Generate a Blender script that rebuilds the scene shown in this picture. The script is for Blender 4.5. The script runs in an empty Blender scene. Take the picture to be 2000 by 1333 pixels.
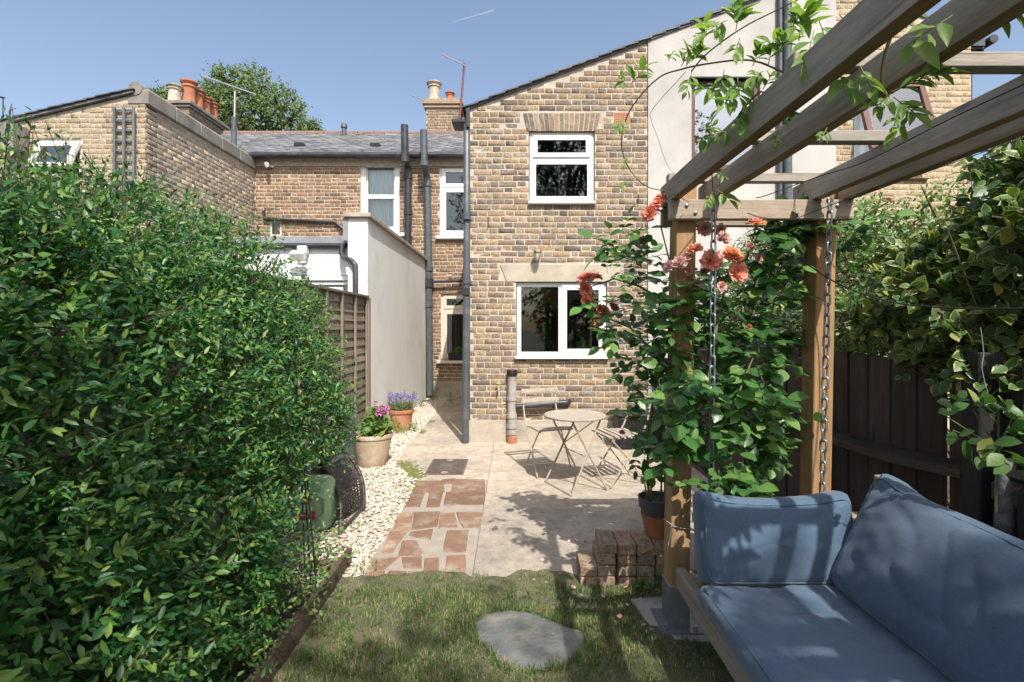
import bpy, math, random
import numpy as np
from mathutils import Vector, Matrix, Euler, noise

# ------------------------------------------------------------------ camera, sky, sun, exposure
S = bpy.context.scene
COL = S.collection
random.seed(7)
RS = np.random.RandomState(11)
FPX, CX, CY, CAMH = 1000.0, 1003.0, 636.0, 1.507      # focal length and vanishing point in photo pixels, eye height
cam = bpy.data.cameras.new('camera')
cam.sensor_width = 36.0
cam.lens = 18.0
cam.shift_x = -0.0015
cam.shift_y = -0.01525
cam.clip_start = 0.02
cam.clip_end = 9000.0
camo = bpy.data.objects.new('camera', cam)
camo.location = (0, 0, CAMH)
camo.rotation_euler = (math.radians(90), 0, 0)
COL.objects.link(camo)
S.camera = camo

SUN = Vector((0.24, -0.80, 1.0)).normalized()            # towards the sun
SUN_EL = math.asin(SUN.z)
w = bpy.data.worlds.new('World')
S.world = w
w.use_nodes = True
nt = w.node_tree
bg = nt.nodes['Background']
sky = nt.nodes.new('ShaderNodeTexSky')
sky.sky_type = 'NISHITA'
sky.sun_disc = False
sky.sun_elevation = SUN_EL
sky.sun_rotation = math.atan2(SUN.x, SUN.y)
sky.altitude = 30
sky.air_density = 1.0
sky.dust_density = 3.2
sky.ozone_density = 0.8
hs = nt.nodes.new('ShaderNodeHueSaturation')
hs.inputs['Saturation'].default_value = 0.92
hs.inputs['Value'].default_value = 0.96
nt.links.new(sky.outputs[0], hs.inputs['Color'])
nt.links.new(hs.outputs[0], bg.inputs[0])
bg.inputs[1].default_value = 0.132

sl = bpy.data.lights.new('sun', 'SUN')
sl.energy = 3.4
sl.angle = math.radians(0.53)
sl.color = (1.0, 0.95, 0.885)
so = bpy.data.objects.new('sun', sl)
so.rotation_euler = (-SUN).to_track_quat('-Z', 'Y').to_euler()
so.location = (3, -10, 14)
COL.objects.link(so)

S.view_settings.view_transform = 'Standard'
S.view_settings.look = 'None'
S.view_settings.exposure = 0.80
S.view_settings.gamma = 1.0
S.view_settings.use_curve_mapping = False
S.cycles.max_bounces = 7
S.cycles.transparent_max_bounces = 12
S.cycles.sample_clamp_indirect = 6.0

# ------------------------------------------------------------------ helpers
def P(px, py, Y):
    return Vector(((px - CX) / FPX * Y, Y, CAMH - (py - CY) / FPX * Y))
def G(px, py, z=0.0):
    Y = (CAMH - z) * FPX / (py - CY)
    return Vector(((px - CX) / FPX * Y, Y, z))

WL = {}                                                    # world location of each linked object
def link(name, data, loc=(0, 0, 0), parent=None):
    o = bpy.data.objects.new(name, data)
    COL.objects.link(o)
    loc = Vector(loc)
    if parent is not None:
        o.parent = parent
        o.location = loc - WL[parent.name]
    else:
        o.location = loc
    WL[o.name] = loc
    return o
def tag(o, label=None, cat=None, group=None, kind=None):
    if label: o['label'] = label
    if cat: o['category'] = cat
    if group: o['group'] = group
    if kind: o['kind'] = kind
    return o
def thing(name, label, cat, loc, group=None):
    return tag(link(name, None, loc), label, cat, group)

def mesh_np(name, V, quads=None, tris=None, smooth=False, face_rnd=None, vert_edge=None):
    me = bpy.data.meshes.new(name)
    V = np.asarray(V, dtype=np.float32).reshape(-1, 3)
    q = np.zeros((0, 4), np.int32) if quads is None or len(quads) == 0 else np.asarray(quads, np.int32)
    t = np.zeros((0, 3), np.int32) if tris is None or len(tris) == 0 else np.asarray(tris, np.int32)
    me.vertices.add(len(V))
    me.vertices.foreach_set('co', V.ravel())
    nl = q.size + t.size
    me.loops.add(nl)
    me.loops.foreach_set('vertex_index', np.concatenate([q.ravel(), t.ravel()]).astype(np.int32))
    npol = len(q) + len(t)
    me.polygons.add(npol)
    ls = np.concatenate([np.arange(len(q)) * 4, len(q) * 4 + np.arange(len(t)) * 3]).astype(np.int32)
    me.polygons.foreach_set('loop_start', ls)
    me.update(calc_edges=True)
    me.validate(verbose=False)
    if smooth:
        me.polygons.foreach_set('use_smooth', np.ones(len(me.polygons), bool))
    if face_rnd is not None:
        a = me.attributes.new('rnd', 'FLOAT', 'FACE')
        a.data.foreach_set('value', np.asarray(face_rnd, np.float32))
    if vert_edge is not None:
        a = me.attributes.new('edge', 'FLOAT', 'POINT')
        a.data.foreach_set('value', np.asarray(vert_edge, np.float32))
    return me

class MB:
    def __init__(s):
        s.v = []; s.f = []
    def add(s, V, F):
        b = len(s.v)
        s.v += [tuple(p) for p in V]
        s.f += [tuple(b + i for i in f) for f in F]
        return s
    def box(s, x0, x1, y0, y1, z0, z1, M=None):
        V = [Vector(p) for p in ((x0,y0,z0),(x1,y0,z0),(x1,y1,z0),(x0,y1,z0),(x0,y0,z1),(x1,y0,z1),(x1,y1,z1),(x0,y1,z1))]
        if M is not None: V = [M @ p for p in V]
        return s.add(V, ((3,2,1,0),(4,5,6,7),(0,1,5,4),(1,2,6,5),(2,3,7,6),(3,0,4,7)))
    def bbox(s, x0, x1, y0, y1, z0, z1, c=0.004, M=None):
        # box with chamfered edges
        V = []; F = []
        xs, ys, zs = (x0, x1), (y0, y1), (z0, z1)
        idx = {}
        for i in (0, 1):
            for j in (0, 1):
                for k in (0, 1):
                    dx, dy, dz = (c if i == 0 else -c), (c if j == 0 else -c), (c if k == 0 else -c)
                    for a, p in (('x', (xs[i], ys[j]+dy, zs[k]+dz)), ('y', (xs[i]+dx, ys[j], zs[k]+dz)), ('z', (xs[i]+dx, ys[j]+dy, zs[k]))):
                        idx[(i, j, k, a)] = len(V); V.append(Vector(p))
        g = lambda i, j, k, a: idx[(i, j, k, a)]
        F.append((g(0,0,0,'x'), g(0,0,1,'x'), g(0,1,1,'x'), g(0,1,0,'x')))
        F.append((g(1,0,0,'x'), g(1,1,0,'x'), g(1,1,1,'x'), g(1,0,1,'x')))
        F.append((g(0,0,0,'y'), g(1,0,0,'y'), g(1,0,1,'y'), g(0,0,1,'y')))
        F.append((g(0,1,0,'y'), g(0,1,1,'y'), g(1,1,1,'y'), g(1,1,0,'y')))
        F.append((g(0,0,0,'z'), g(0,1,0,'z'), g(1,1,0,'z'), g(1,0,0,'z')))
        F.append((g(0,0,1,'z'), g(1,0,1,'z'), g(1,1,1,'z'), g(0,1,1,'z')))
        for j in (0, 1):
            for k in (0, 1):
                F.append((g(0,j,k,'y'), g(1,j,k,'y'), g(1,j,k,'z'), g(0,j,k,'z')))
        for i in (0, 1):
            for k in (0, 1):
                F.append((g(i,0,k,'x'), g(i,1,k,'x'), g(i,1,k,'z'), g(i,0,k,'z')))
            for j in (0, 1):
                F.append((g(i,j,0,'x'), g(i,j,1,'x'), g(i,j,1,'y'), g(i,j,0,'y')))
            for j in (0, 1):
                for k in (0, 1):
                    F.append((g(i,j,k,'x'), g(i,j,k,'y'), g(i,j,k,'z')))
        if M is not None: V = [M @ p for p in V]
        return s.add(V, F)
    def bar(s, a, b, w, h, up=(0, 0, 1)):
        a, b = Vector(a), Vector(b)
        d = (b - a).normalized(); u = Vector(up)
        sx = d.cross(u)
        if sx.length < 1e-5: sx = d.cross(Vector((1, 0, 0)))
        sx.normalize(); u = sx.cross(d).normalized()
        V = []
        for p in (a, b):
            for i, j in ((-1,-1),(1,-1),(1,1),(-1,1)):
                V.append(p + sx * (i * w / 2) + u * (j * h / 2))
        return s.add(V, ((0,1,2,3),(7,6,5,4),(0,4,5,1),(1,5,6,2),(2,6,7,3),(3,7,4,0)))
    def tube(s, pts, r, n=8, cap=True):
        pts = [Vector(p) for p in pts]
        rr = r if isinstance(r, (list, tuple)) else [r] * len(pts)
        V = []; F = []
        prev = None
        for i, p in enumerate(pts):
            d = (pts[min(i+1, len(pts)-1)] - pts[max(i-1, 0)])
            if d.length < 1e-9: d = Vector((0, 0, 1))
            d.normalize()
            if prev is None:
                prev = d.orthogonal().normalized()
            prev = (prev - d * prev.dot(d))
            if prev.length < 1e-6: prev = d.orthogonal()
            prev.normalize()
            q = d.cross(prev)
            for k in range(n):
                a = 2 * math.pi * k / n
                V.append(p + (prev * math.cos(a) + q * math.sin(a)) * rr[i])
        for i in range(len(pts) - 1):
            for k in range(n):
                F.append((i*n+k, i*n+(k+1) % n, (i+1)*n+(k+1) % n, (i+1)*n+k))
        if cap:
            F.append(tuple(reversed(range(n))))
            F.append(tuple((len(pts)-1)*n + k for k in range(n)))
        return s.add(V, F)
    def lathe(s, prof, c=(0, 0, 0), n=28, jit=0.0):
        c = Vector(c); V = []; F = []
        for (r, z) in prof:
            for k in range(n):
                a = 2 * math.pi * k / n
                V.append(c + Vector((r * math.cos(a), r * math.sin(a), z)))
        m = len(prof)
        for i in range(m - 1):
            for k in range(n):
                F.append((i*n+k, i*n+(k+1) % n, (i+1)*n+(k+1) % n, (i+1)*n+k))
        if prof[0][0] > 1e-4: F.append(tuple(reversed(range(n))))
        if prof[-1][0] > 1e-4: F.append(tuple((m-1)*n + k for k in range(n)))
        return s.add(V, F)
    def prism(s, poly, z0, z1, inset=0.0):
        # polygon in the ground plane, raised, with an optional chamfered top
        n = len(poly)
        c = sum((Vector((p[0], p[1], 0)) for p in poly), Vector()) / n
        V = [Vector((p[0], p[1], z0)) for p in poly]
        if inset:
            V += [Vector((p[0], p[1], z1 - inset * .6)) for p in poly]
            for p in poly:
                d = c - Vector((p[0], p[1], 0)); d.normalize()
                V.append(Vector((p[0], p[1], z1)) + d * inset)
            L = 3
        else:
            V += [Vector((p[0], p[1], z1)) for p in poly]; L = 2
        F = []
        for l in range(L - 1):
            for k in range(n):
                F.append((l*n+k, l*n+(k+1) % n, (l+1)*n+(k+1) % n, (l+1)*n+k))
        F.append(tuple((L-1)*n + k for k in range(n)))
        area = sum(poly[i][0]*poly[(i+1) % n][1] - poly[(i+1) % n][0]*poly[i][1] for i in range(n))
        if area < 0: F = [tuple(reversed(f)) for f in F]
        return s.add(V, F)
    def frame(s, x0, x1, z0, z1, t, y0, y1, tb=None):
        tb = tb or t
        s.box(x0, x1, y0, y1, z0, z0 + tb)
        s.box(x0, x1, y0, y1, z1 - t, z1)
        s.box(x0, x0 + t, y0, y1, z0 + tb, z1 - t)
        s.box(x1 - t, x1, y0, y1, z0 + tb, z1 - t)
        return s
    def quad(s, a, b, c, d):
        return s.add((a, b, c, d), ((0, 1, 2, 3),))
    def build(s, name, mat, parent=None, smooth=False, loc=None):
        me = bpy.data.meshes.new(name)
        V = np.array([tuple(p) for p in s.v], dtype=np.float64)
        lo, hi = V.min(0), V.max(0)
        c = Vector(((lo[0]+hi[0])/2, (lo[1]+hi[1])/2, lo[2])) if loc is None else Vector(loc)
        V = V - np.array(c)
        me.from_pydata(V.tolist(), [], s.f)
        me.update()
        me.materials.append(MT[mat])
        if smooth:
            me.polygons.foreach_set('use_smooth', np.ones(len(me.polygons), bool))
            me.set_sharp_from_angle(angle=math.radians(40))
        return link(name, me, c, parent)

# ------------------------------------------------------------------ materials
MT = {}
def nodes(name):
    m = bpy.data.materials.new(name); m.use_nodes = True
    t = m.node_tree; t.nodes.clear()
    MT[name] = m
    N = lambda k, **kw: _n(t, k, kw)
    return m, t, N
def _n(t, k, kw):
    n = t.nodes.new(k)
    for a, b in kw.items(): setattr(n, a, b)
    return n
def rgba(c): return (c[0], c[1], c[2], 1.0)
def ramp(t, stops, interp='LINEAR'):
    r = t.nodes.new('ShaderNodeValToRGB')
    r.color_ramp.interpolation = interp
    e = r.color_ramp.elements
    while len(e) < len(stops): e.new(0.5)
    for k, (p, c) in enumerate(stops):
        e[k].position = p; e[k].color = rgba(c)
    return r
def rndval(t):
    at = t.nodes.new('ShaderNodeAttribute'); at.attribute_name = 'rnd'
    oi = t.nodes.new('ShaderNodeObjectInfo')
    a = t.nodes.new('ShaderNodeMath'); a.operation = 'ADD'
    t.links.new(at.outputs['Fac'], a.inputs[0]); t.links.new(oi.outputs['Random'], a.inputs[1])
    f = t.nodes.new('ShaderNodeMath'); f.operation = 'FRACT'
    t.links.new(a.outputs[0], f.inputs[0])
    return f.outputs[0]
def nz(t, scale, detail=5, rough=.55, stretch=(1, 1, 1), src='pos', dist=0.0, off=0.0):
    if src == 'pos':
        g = t.nodes.new('ShaderNodeNewGeometry').outputs['Position']
    else:
        g = t.nodes.new('ShaderNodeTexCoord').outputs['Object']
    mp = t.nodes.new('ShaderNodeMapping')
    mp.inputs['Scale'].default_value = stretch
    mp.inputs['Location'].default_value = (off, off * .7, off * 1.3)
    t.links.new(g, mp.inputs['Vector'])
    n = t.nodes.new('ShaderNodeTexNoise')
    n.inputs['Scale'].default_value = scale; n.inputs['Detail'].default_value = detail
    n.inputs['Roughness'].default_value = rough; n.inputs['Distortion'].default_value = dist
    t.links.new(mp.outputs[0], n.inputs['Vector'])
    return n.outputs['Fac']
def mixc(t, fac, a, b, mode='MIX'):
    m = t.nodes.new('ShaderNodeMix'); m.data_type = 'RGBA'; m.blend_type = mode
    for s, v in ((m.inputs[0], fac), (m.inputs[6], a), (m.inputs[7], b)):
        if isinstance(v, (int, float)): s.default_value = v
        elif isinstance(v, tuple): s.default_value = rgba(v)
        else: t.links.new(v, s)
    return m.outputs[2]
def rng(t, v, a, b, c=0.0, d=1.0):
    m = t.nodes.new('ShaderNodeMapRange')
    m.inputs[1].default_value = a; m.inputs[2].default_value = b; m.inputs[3].default_value = c; m.inputs[4].default_value = d
    t.links.new(v, m.inputs[0])
    return m.outputs[0]
def finish(m, t, color, rough=.8, bump=None, bstr=.3, bdist=.01, metallic=0.0, spec=.4, sheen=0.0):
    b = t.nodes.new('ShaderNodeBsdfPrincipled')
    if isinstance(color, tuple): b.inputs['Base Color'].default_value = rgba(color)
    else: t.links.new(color, b.inputs['Base Color'])
    if isinstance(rough, (int, float)): b.inputs['Roughness'].default_value = rough
    else: t.links.new(rough, b.inputs['Roughness'])
    b.inputs['Metallic'].default_value = metallic
    b.inputs['Specular IOR Level'].default_value = spec
    if sheen: b.inputs['Sheen Weight'].default_value = sheen
    if bump is not None:
        bn = t.nodes.new('ShaderNodeBump')
        bn.inputs['Strength'].default_value = bstr; bn.inputs['Distance'].default_value = bdist
        t.links.new(bump, bn.inputs['Height']); t.links.new(bn.outputs[0], b.inputs['Normal'])
    o = t.nodes.new('ShaderNodeOutputMaterial')
    t.links.new(b.outputs[0], o.inputs[0])
    return b

def m_plain(name, c1, c2=None, scale=8, rough=.7, metallic=0, bump=.15, bscale=40, spec=.4, stretch=(1, 1, 1), c3=None, s3=1.2, lo=.35, hi=.65, bdist=.01, var=0.0):
    m, t, N = nodes(name)
    c2 = c2 or tuple(x * .85 for x in c1)
    col = mixc(t, rng(t, nz(t, scale, stretch=stretch), lo, hi), c1, c2)
    if c3:
        col = mixc(t, rng(t, nz(t, s3, 6, .65, off=3.7), .5, .68), col, c3)
    if var:
        col = mixc(t, 1.0, col, mixc(t, rndval(t), (1-var,)*3, (1+var*.6,)*3), 'MULTIPLY')
    finish(m, t, col, rough, nz(t, bscale, 6, .6, stretch) if bump else None, bump, bdist, metallic, spec)
def m_brick(name, stops, dirt=(.08, .07, .06), dirt_amt=.5, bump=.6, bloom=(.5, .46, .4)):
    m, t, N = nodes(name)
    r = ramp(t, stops); t.links.new(rndval(t), r.inputs[0])
    col = r.outputs[0]
    n1 = nz(t, 38, 6, .65)
    col = mixc(t, 1.0, col, mixc(t, rng(t, n1, .3, .7), (.5, .48, .46), (1.4, 1.36, 1.28)), 'MULTIPLY')
    col = mixc(t, rng(t, nz(t, 17, 6, .7, off=5), .56, .72, 0, dirt_amt), col, dirt)
    col = mixc(t, rng(t, nz(t, 13, 7, .75, off=9), .54, .72, 0, .7), col, bloom)
    finish(m, t, col, .92, nz(t, 60, 6, .65), bump, .012, 0, .2)
def m_wood(name, c1, c2, c3, axis='Y', rough=.75, knots=True, bump=.35, sc=1.0, var=.15):
    m, t, N = nodes(name)
    st = {'X': (.10, 1, 1), 'Y': (1, .10, 1), 'Z': (1, 1, .10)}[axis]
    grain = nz(t, 55 * sc, 5, .6, st, dist=.4)
    fine = nz(t, 160 * sc, 3, .5, st)
    patch = nz(t, 3.2, 5, .6, tuple(max(.35, x) for x in st), off=2.2)
    col = mixc(t, rng(t, grain, .35, .65), c1, c2)
    col = mixc(t, rng(t, patch, .42, .66, 0, .8), col, c3)
    col = mixc(t, rng(t, fine, .5, .75, 0, .4), col, tuple(x * .45 for x in c2))
    st2 = tuple((.035 if x < .5 else 1) for x in st)
    col = mixc(t, rng(t, nz(t, 34 * sc, 4, .6, st2, off=6.1, dist=.3), .62, .68, 0, .7), col, tuple(x * .3 for x in c2))
    col = mixc(t, rng(t, nz(t, 20 * sc, 4, .6, st, off=1.7, dist=.8), .38, .62, .55, 0), col, tuple(x * .68 for x in c2))
    if knots:
        g = t.nodes.new('ShaderNodeNewGeometry').outputs['Position']
        mp = t.nodes.new('ShaderNodeMapping'); mp.inputs['Scale'].default_value = tuple((.42 if x < .5 else 1.6) for x in st)
        t.links.new(g, mp.inputs[0])
        v = t.nodes.new('ShaderNodeTexVoronoi'); v.inputs['Scale'].default_value = 7.0
        t.links.new(mp.outputs[0], v.inputs['Vector'])
        col = mixc(t, rng(t, v.outputs['Distance'], .05, .16, .75, 0), col, tuple(x * .32 for x in c2))
    col = mixc(t, 1.0, col, mixc(t, rndval(t), (1-var,)*3, (1+var,)*3), 'MULTIPLY')
    finish(m, t, col, rough, grain, bump, .006, 0, .25)
def m_leaf(name, stops, rough=.42, trans=.32, edgecol=None, edge_lo=.55, edge_hi=.8, vein=True, spec=.4, tcol=(1.25, 1.35, .55)):
    m, t, N = nodes(name)
    r = ramp(t, stops); t.links.new(rndval(t), r.inputs[0])
    col = r.outputs[0]
    at = t.nodes.new('ShaderNodeAttribute'); at.attribute_name = 'edge'
    if edgecol:
        d = nz(t, 30, 4); 
        a2 = t.nodes.new('ShaderNodeMath'); a2.operation = 'ADD'
        t.links.new(at.outputs['Fac'], a2.inputs[0]); t.links.new(rng(t, d, .3, .7, -.25, .25), a2.inputs[1])
        col = mixc(t, rng(t, a2.outputs[0], edge_lo, edge_hi), col, edgecol)
    elif vein:
        col = mixc(t, rng(t, at.outputs['Fac'], 0.0, .16, .35, 0), col, (.22, .30, .09))
    col = mixc(t, 1.0, col, mixc(t, rng(t, nz(t, 5, 4), .3, .7), (.8, .82, .8), (1.18, 1.15, 1.1)), 'MULTIPLY')
    b = t.nodes.new('ShaderNodeBsdfPrincipled')
    t.links.new(col, b.inputs['Base Color']); b.inputs['Roughness'].default_value = rough
    b.inputs['Specular IOR Level'].default_value = spec
    tr = t.nodes.new('ShaderNodeBsdfTranslucent')
    t.links.new(mixc(t, 1.0, col, tcol, 'MULTIPLY'), tr.inputs[0])
    mx = t.nodes.new('ShaderNodeMixShader'); mx.inputs[0].default_value = trans
    t.links.new(b.outputs[0], mx.inputs[1]); t.links.new(tr.outputs[0], mx.inputs[2])
    bn = t.nodes.new('ShaderNodeBump'); bn.inputs['Strength'].default_value = .25; bn.inputs['Distance'].default_value = .004
    t.links.new(nz(t, 120, 3), bn.inputs['Height']); t.links.new(bn.outputs[0], b.inputs['Normal'])
    o = t.nodes.new('ShaderNodeOutputMaterial'); t.links.new(mx.outputs[0], o.inputs[0])
def m_glass(name, tint=(.9, .95, .95), refl=1.0):
    m, t, N = nodes(name)
    f = t.nodes.new('ShaderNodeFresnel'); f.inputs[0].default_value = 1.52
    mu = t.nodes.new('ShaderNodeMath'); mu.operation = 'MULTIPLY_ADD'; mu.inputs[1].default_value = 1.7 * refl; mu.inputs[2].default_value = .02
    t.links.new(f.outputs[0], mu.inputs[0])
    a = t.nodes.new('ShaderNodeBsdfTransparent'); a.inputs[0].default_value = rgba(tint)
    g = t.nodes.new('ShaderNodeBsdfGlossy'); g.inputs['Roughness'].default_value = .015
    bn = t.nodes.new('ShaderNodeBump'); bn.inputs['Strength'].default_value = .03; bn.inputs['Distance'].default_value = .02
    t.links.new(nz(t, 2.5, 2), bn.inputs['Height']); t.links.new(bn.outputs[0], g.inputs['Normal'])
    mx = t.nodes.new('ShaderNodeMixShader')
    t.links.new(mu.outputs[0], mx.inputs[0]); t.links.new(a.outputs[0], mx.inputs[1]); t.links.new(g.outputs[0], mx.inputs[2])
    o = t.nodes.new('ShaderNodeOutputMaterial'); t.links.new(mx.outputs[0], o.inputs[0])

m_brick('brick_stock', [(0, (.27, .195, .13)), (.16, (.35, .262, .165)), (.3, (.215, .165, .125)), (.45, (.37, .285, .185)), (.58, (.27, .205, .15)), (.7, (.135, .112, .098)), (.8, (.30, .22, .17)), (.9, (.135, .115, .105)), (1, (.36, .30, .23))], dirt_amt=.7, bloom=(.46, .41, .345))
m_brick('brick_orange', [(0, (.28, .19, .125)), (.25, (.23, .155, .105)), (.5, (.32, .225, .15)), (.72, (.19, .13, .095)), (.86, (.13, .097, .078)), (1, (.30, .205, .135))], dirt_amt=.55, bloom=(.46, .38, .30))
m_brick('brick_yellow', [(0, (.44, .35, .225)), (.3, (.40, .315, .205)), (.6, (.49, .40, .27)), (.85, (.35, .265, .17)), (1, (.46, .375, .26))], dirt_amt=.2, bloom=(.62, .52, .38))
m_brick('brick_cream', [(0, (.38, .315, .225)), (.3, (.33, .27, .185)), (.6, (.43, .365, .27)), (.85, (.30, .24, .17)), (1, (.40, .33, .24))], dirt_amt=.22, bloom=(.6, .54, .43))
m_brick('brick_grey', [(0, (.44, .365, .27)), (.3, (.38, .32, .25)), (.55, (.50, .42, .32)), (.8, (.34, .30, .26)), (1, (.45, .37, .27))], dirt_amt=.2, bump=.5)
m_brick('brick_loose', [(0, (.42, .34, .26)), (.25, (.30, .23, .17)), (.45, (.45, .30, .22)), (.65, (.27, .215, .17)), (.85, (.48, .37, .30)), (1, (.22, .17, .14))], dirt_amt=.45, bump=.9, bloom=(.52, .45, .37))
m_brick('chimney_brick', [(0, (.30, .22, .15)), (.4, (.24, .18, .13)), (.7, (.36, .27, .19)), (1, (.15, .12, .10))], dirt_amt=.6)
m_plain('mortar', (.57, .51, .43), (.48, .43, .36), 14, .95, bump=.7, bscale=90, c3=(.40, .35, .29), s3=2.2, spec=.1)
m_plain('mortar_warm', (.56, .46, .36), (.48, .39, .30), 14, .95, bump=.6, bscale=90, c3=(.45, .36, .27), s3=2.2, spec=.1)
m_plain('mortar_pale', (.52, .465, .38), (.46, .41, .33), 14, .95, bump=.6, bscale=90, spec=.1)
m_plain('plinth_render', (.47, .42, .34), (.40, .35, .28), 5, .95, bump=.5, bscale=50, c3=(.30, .27, .23), s3=2.5, spec=.1)
m_plain('white_render', (.80, .785, .745), (.74, .725, .685), 1.6, .95, bump=.35, bscale=35, c3=(.66, .645, .60), s3=.9, spec=.1, stretch=(1, 1, .45))
m_plain('pale_render', (.52, .505, .475), (.46, .445, .415), 1.3, .95, bump=.3, bscale=30, c3=(.37, .355, .33), s3=.7, spec=.1, stretch=(1, 1, .4))
m_plain('stone', (.48, .43, .34), (.41, .36, .28), 6, .9, bump=.4, bscale=60, c3=(.33, .29, .23), s3=3, spec=.15)
m_plain('coping_stone', (.30, .275, .24), (.22, .205, .18), 5, .95, bump=.6, bscale=50, c3=(.17, .16, .14), s3=2.5, spec=.1)
m_plain('coping_pale', (.46, .41, .33), (.37, .33, .27), 6, .95, bump=.5, bscale=50, c3=(.27, .24, .20), s3=3, spec=.1)
m_plain('slate', (.085, .09, .10), (.13, .13, .14), 9, .6, bump=.4, bscale=30, c3=(.17, .16, .15), s3=2.2, var=.35)
m_plain('slate_terrace', (.13, .135, .145), (.19, .19, .195), 7, .65, bump=.4, bscale=30, c3=(.25, .23, .21), s3=1.2, var=.4)
m_plain('ridge_tile', (.25, .135, .10), (.19, .12, .09), 12, .85, c3=(.2, .17, .14), s3=4)
m_plain('upvc', (.80, .80, .79), (.77, .77, .76), 3, .3, bump=.02, spec=.5)
m_plain('cream_paint', (.66, .60, .50), (.62, .56, .46), 6, .45, bump=.05)
m_plain('white_paint', (.78, .77, .74), (.72, .71, .68), 4, .5, bump=.06, c3=(.62, .60, .56), s3=3)
m_plain('brown_upvc', (.14, .065, .05), (.11, .05, .04), 12, .35, bump=.05, stretch=(1, 1, .2))
m_plain('black_pipe', (.022, .025, .03), (.04, .043, .05), 10, .38, bump=.05, spec=.5, c3=(.07, .075, .08), s3=5)
m_plain('grey_pipe', (.085, .10, .112), (.065, .077, .088), 8, .42, bump=.06, spec=.5, c3=(.12, .13, .14), s3=6)
m_plain('pale_pipe', (.40, .38, .35), (.33, .31, .29), 8, .55, bump=.15, c3=(.25, .22, .18), s3=6)
m_plain('lead', (.27, .29, .31), (.21, .23, .25), 6, .55, bump=.3, bscale=15)
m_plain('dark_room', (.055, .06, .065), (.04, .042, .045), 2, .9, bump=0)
m_plain('curtain', (.80, .80, .74), (.72, .72, .67), 20, .9, bump=.1, stretch=(1, 1, .1))
m_plain('net_curtain', (.70, .75, .80), (.60, .66, .72), 10, .9, bump=.05, stretch=(1, 1, .08))
m_plain('terracotta', (.44, .185, .085), (.36, .15, .075), 9, .85, bump=.25, c3=(.50, .32, .20), s3=5)
m_plain('terracotta_pale', (.50, .40, .29), (.43, .30, .19), 6, .75, bump=.3, c3=(.58, .52, .43), s3=5)
m_plain('chimney_pot_red', (.48, .185, .09), (.38, .14, .075), 7, .85, bump=.2, c3=(.28, .14, .09), s3=4)
m_plain('chimney_pot_buff', (.55, .48, .37), (.44, .38, .29), 7, .85, bump=.2, c3=(.3, .27, .22), s3=4)
m_plain('airbrick', (.50, .19, .10), (.42, .16, .09), 20, .85, bump=.2)
m_plain('galvanised', (.36, .39, .42), (.27, .30, .33), 30, .38, metallic=.75, bump=.1, bscale=90, c3=(.2, .22, .25), s3=9)
m_plain('steel_shoe', (.26, .29, .31), (.20, .22, .24), 14, .45, metallic=.5, bump=.1, bscale=60)
m_plain('brass', (.42, .34, .20), (.30, .25, .15), 20, .4, metallic=.7, bump=.1)
m_plain('lamp_glass', (.50, .48, .42), (.42, .40, .35), 15, .25, bump=.05)
m_plain('aerial_metal', (.42, .43, .44), (.34, .35, .36), 20, .45, metallic=.4, bump=0)
m_plain('rusty_pole', (.20, .085, .07), (.14, .07, .06), 20, .7, metallic=.2, bump=.1)
m_plain('bistro_paint', (.44, .385, .315), (.40, .345, .28), 10, .5, bump=.05, c3=(.33, .28, .225), s3=12)
m_plain('black_plastic', (.012, .012, .013), (.02, .02, .021), 10, .5, bump=.15, bscale=60)
m_plain('dark_mesh', (.085, .072, .062), (.06, .052, .046), 20, .5, metallic=.2, bump=.1)
m_plain('grey_cover', (.10, .10, .105), (.075, .075, .08), 5, .7, bump=.5, bscale=12)
m_plain('green_plastic', (.42, .62, .36), (.38, .57, .33), 4, .45, bump=.1, c3=(.36, .54, .31), s3=3)
m_plain('red_print', (.42, .085, .075), (.34, .10, .08), 12, .6, bump=0)
m_plain('manhole_iron', (.155, .125, .105), (.115, .095, .08), 22, .75, metallic=.2, bump=.4, bscale=80, c3=(.22, .18, .14), s3=6)
m_plain('cable_black', (.02, .02, .022), (.03, .03, .032), 10, .5, bump=0)
m_plain('twine', (.48, .42, .32), (.38, .33, .25), 60, .9, bump=.2)
m_plain('galv_wire', (.45, .46, .46), (.35, .36, .36), 40, .4, metallic=.5, bump=0)
m_plain('slate_stone', (.19, .20, .19), (.135, .15, .145), 9, .6, bump=.7, bscale=22, c3=(.26, .235, .18), s3=6, bdist=.02)
m_plain('soil', (.09, .07, .05), (.055, .042, .03), 12, .95, bump=.8, bscale=60, bdist=.02)
m_plain('dry_ground', (.17, .155, .09), (.09, .095, .05), 9, .95, bump=.8, bscale=70, c3=(.24, .20, .12), s3=3, bdist=.02)
m_plain('gravel_base', (.46, .41, .34), (.36, .31, .25), 20, .95, bump=.8, bscale=80)
m_plain('gravel_stone', (.62, .565, .48), (.53, .47, .385), 30, .85, bump=.3, c3=(.45, .36, .26), s3=14, var=.28)
m_plain('pad_concrete', (.42, .39, .35), (.34, .32, .29), 9, .92, bump=.5, bscale=60, c3=(.27, .25, .23), s3=5)
m_plain('path_tile', (.285, .17, .11), (.225, .135, .09), 8, .9, bump=.6, bscale=45, c3=(.36, .285, .215), s3=7, var=.28, lo=.3, hi=.6)
m_plain('bark', (.10, .075, .055), (.06, .048, .038), 14, .9, bump=.9, bscale=30, stretch=(1, 1, .25))
m_plain('pale_bark', (.16, .15, .14), (.06, .058, .055), 22, .9, bump=.8, bscale=40, c3=(.30, .29, .27), s3=7)
m_plain('green_stem', (.16, .20, .06), (.11, .13, .05), 20, .6, bump=.1)
m_plain('brown_stem', (.15, .11, .07), (.11, .085, .055), 30, .75, bump=.3)
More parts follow.
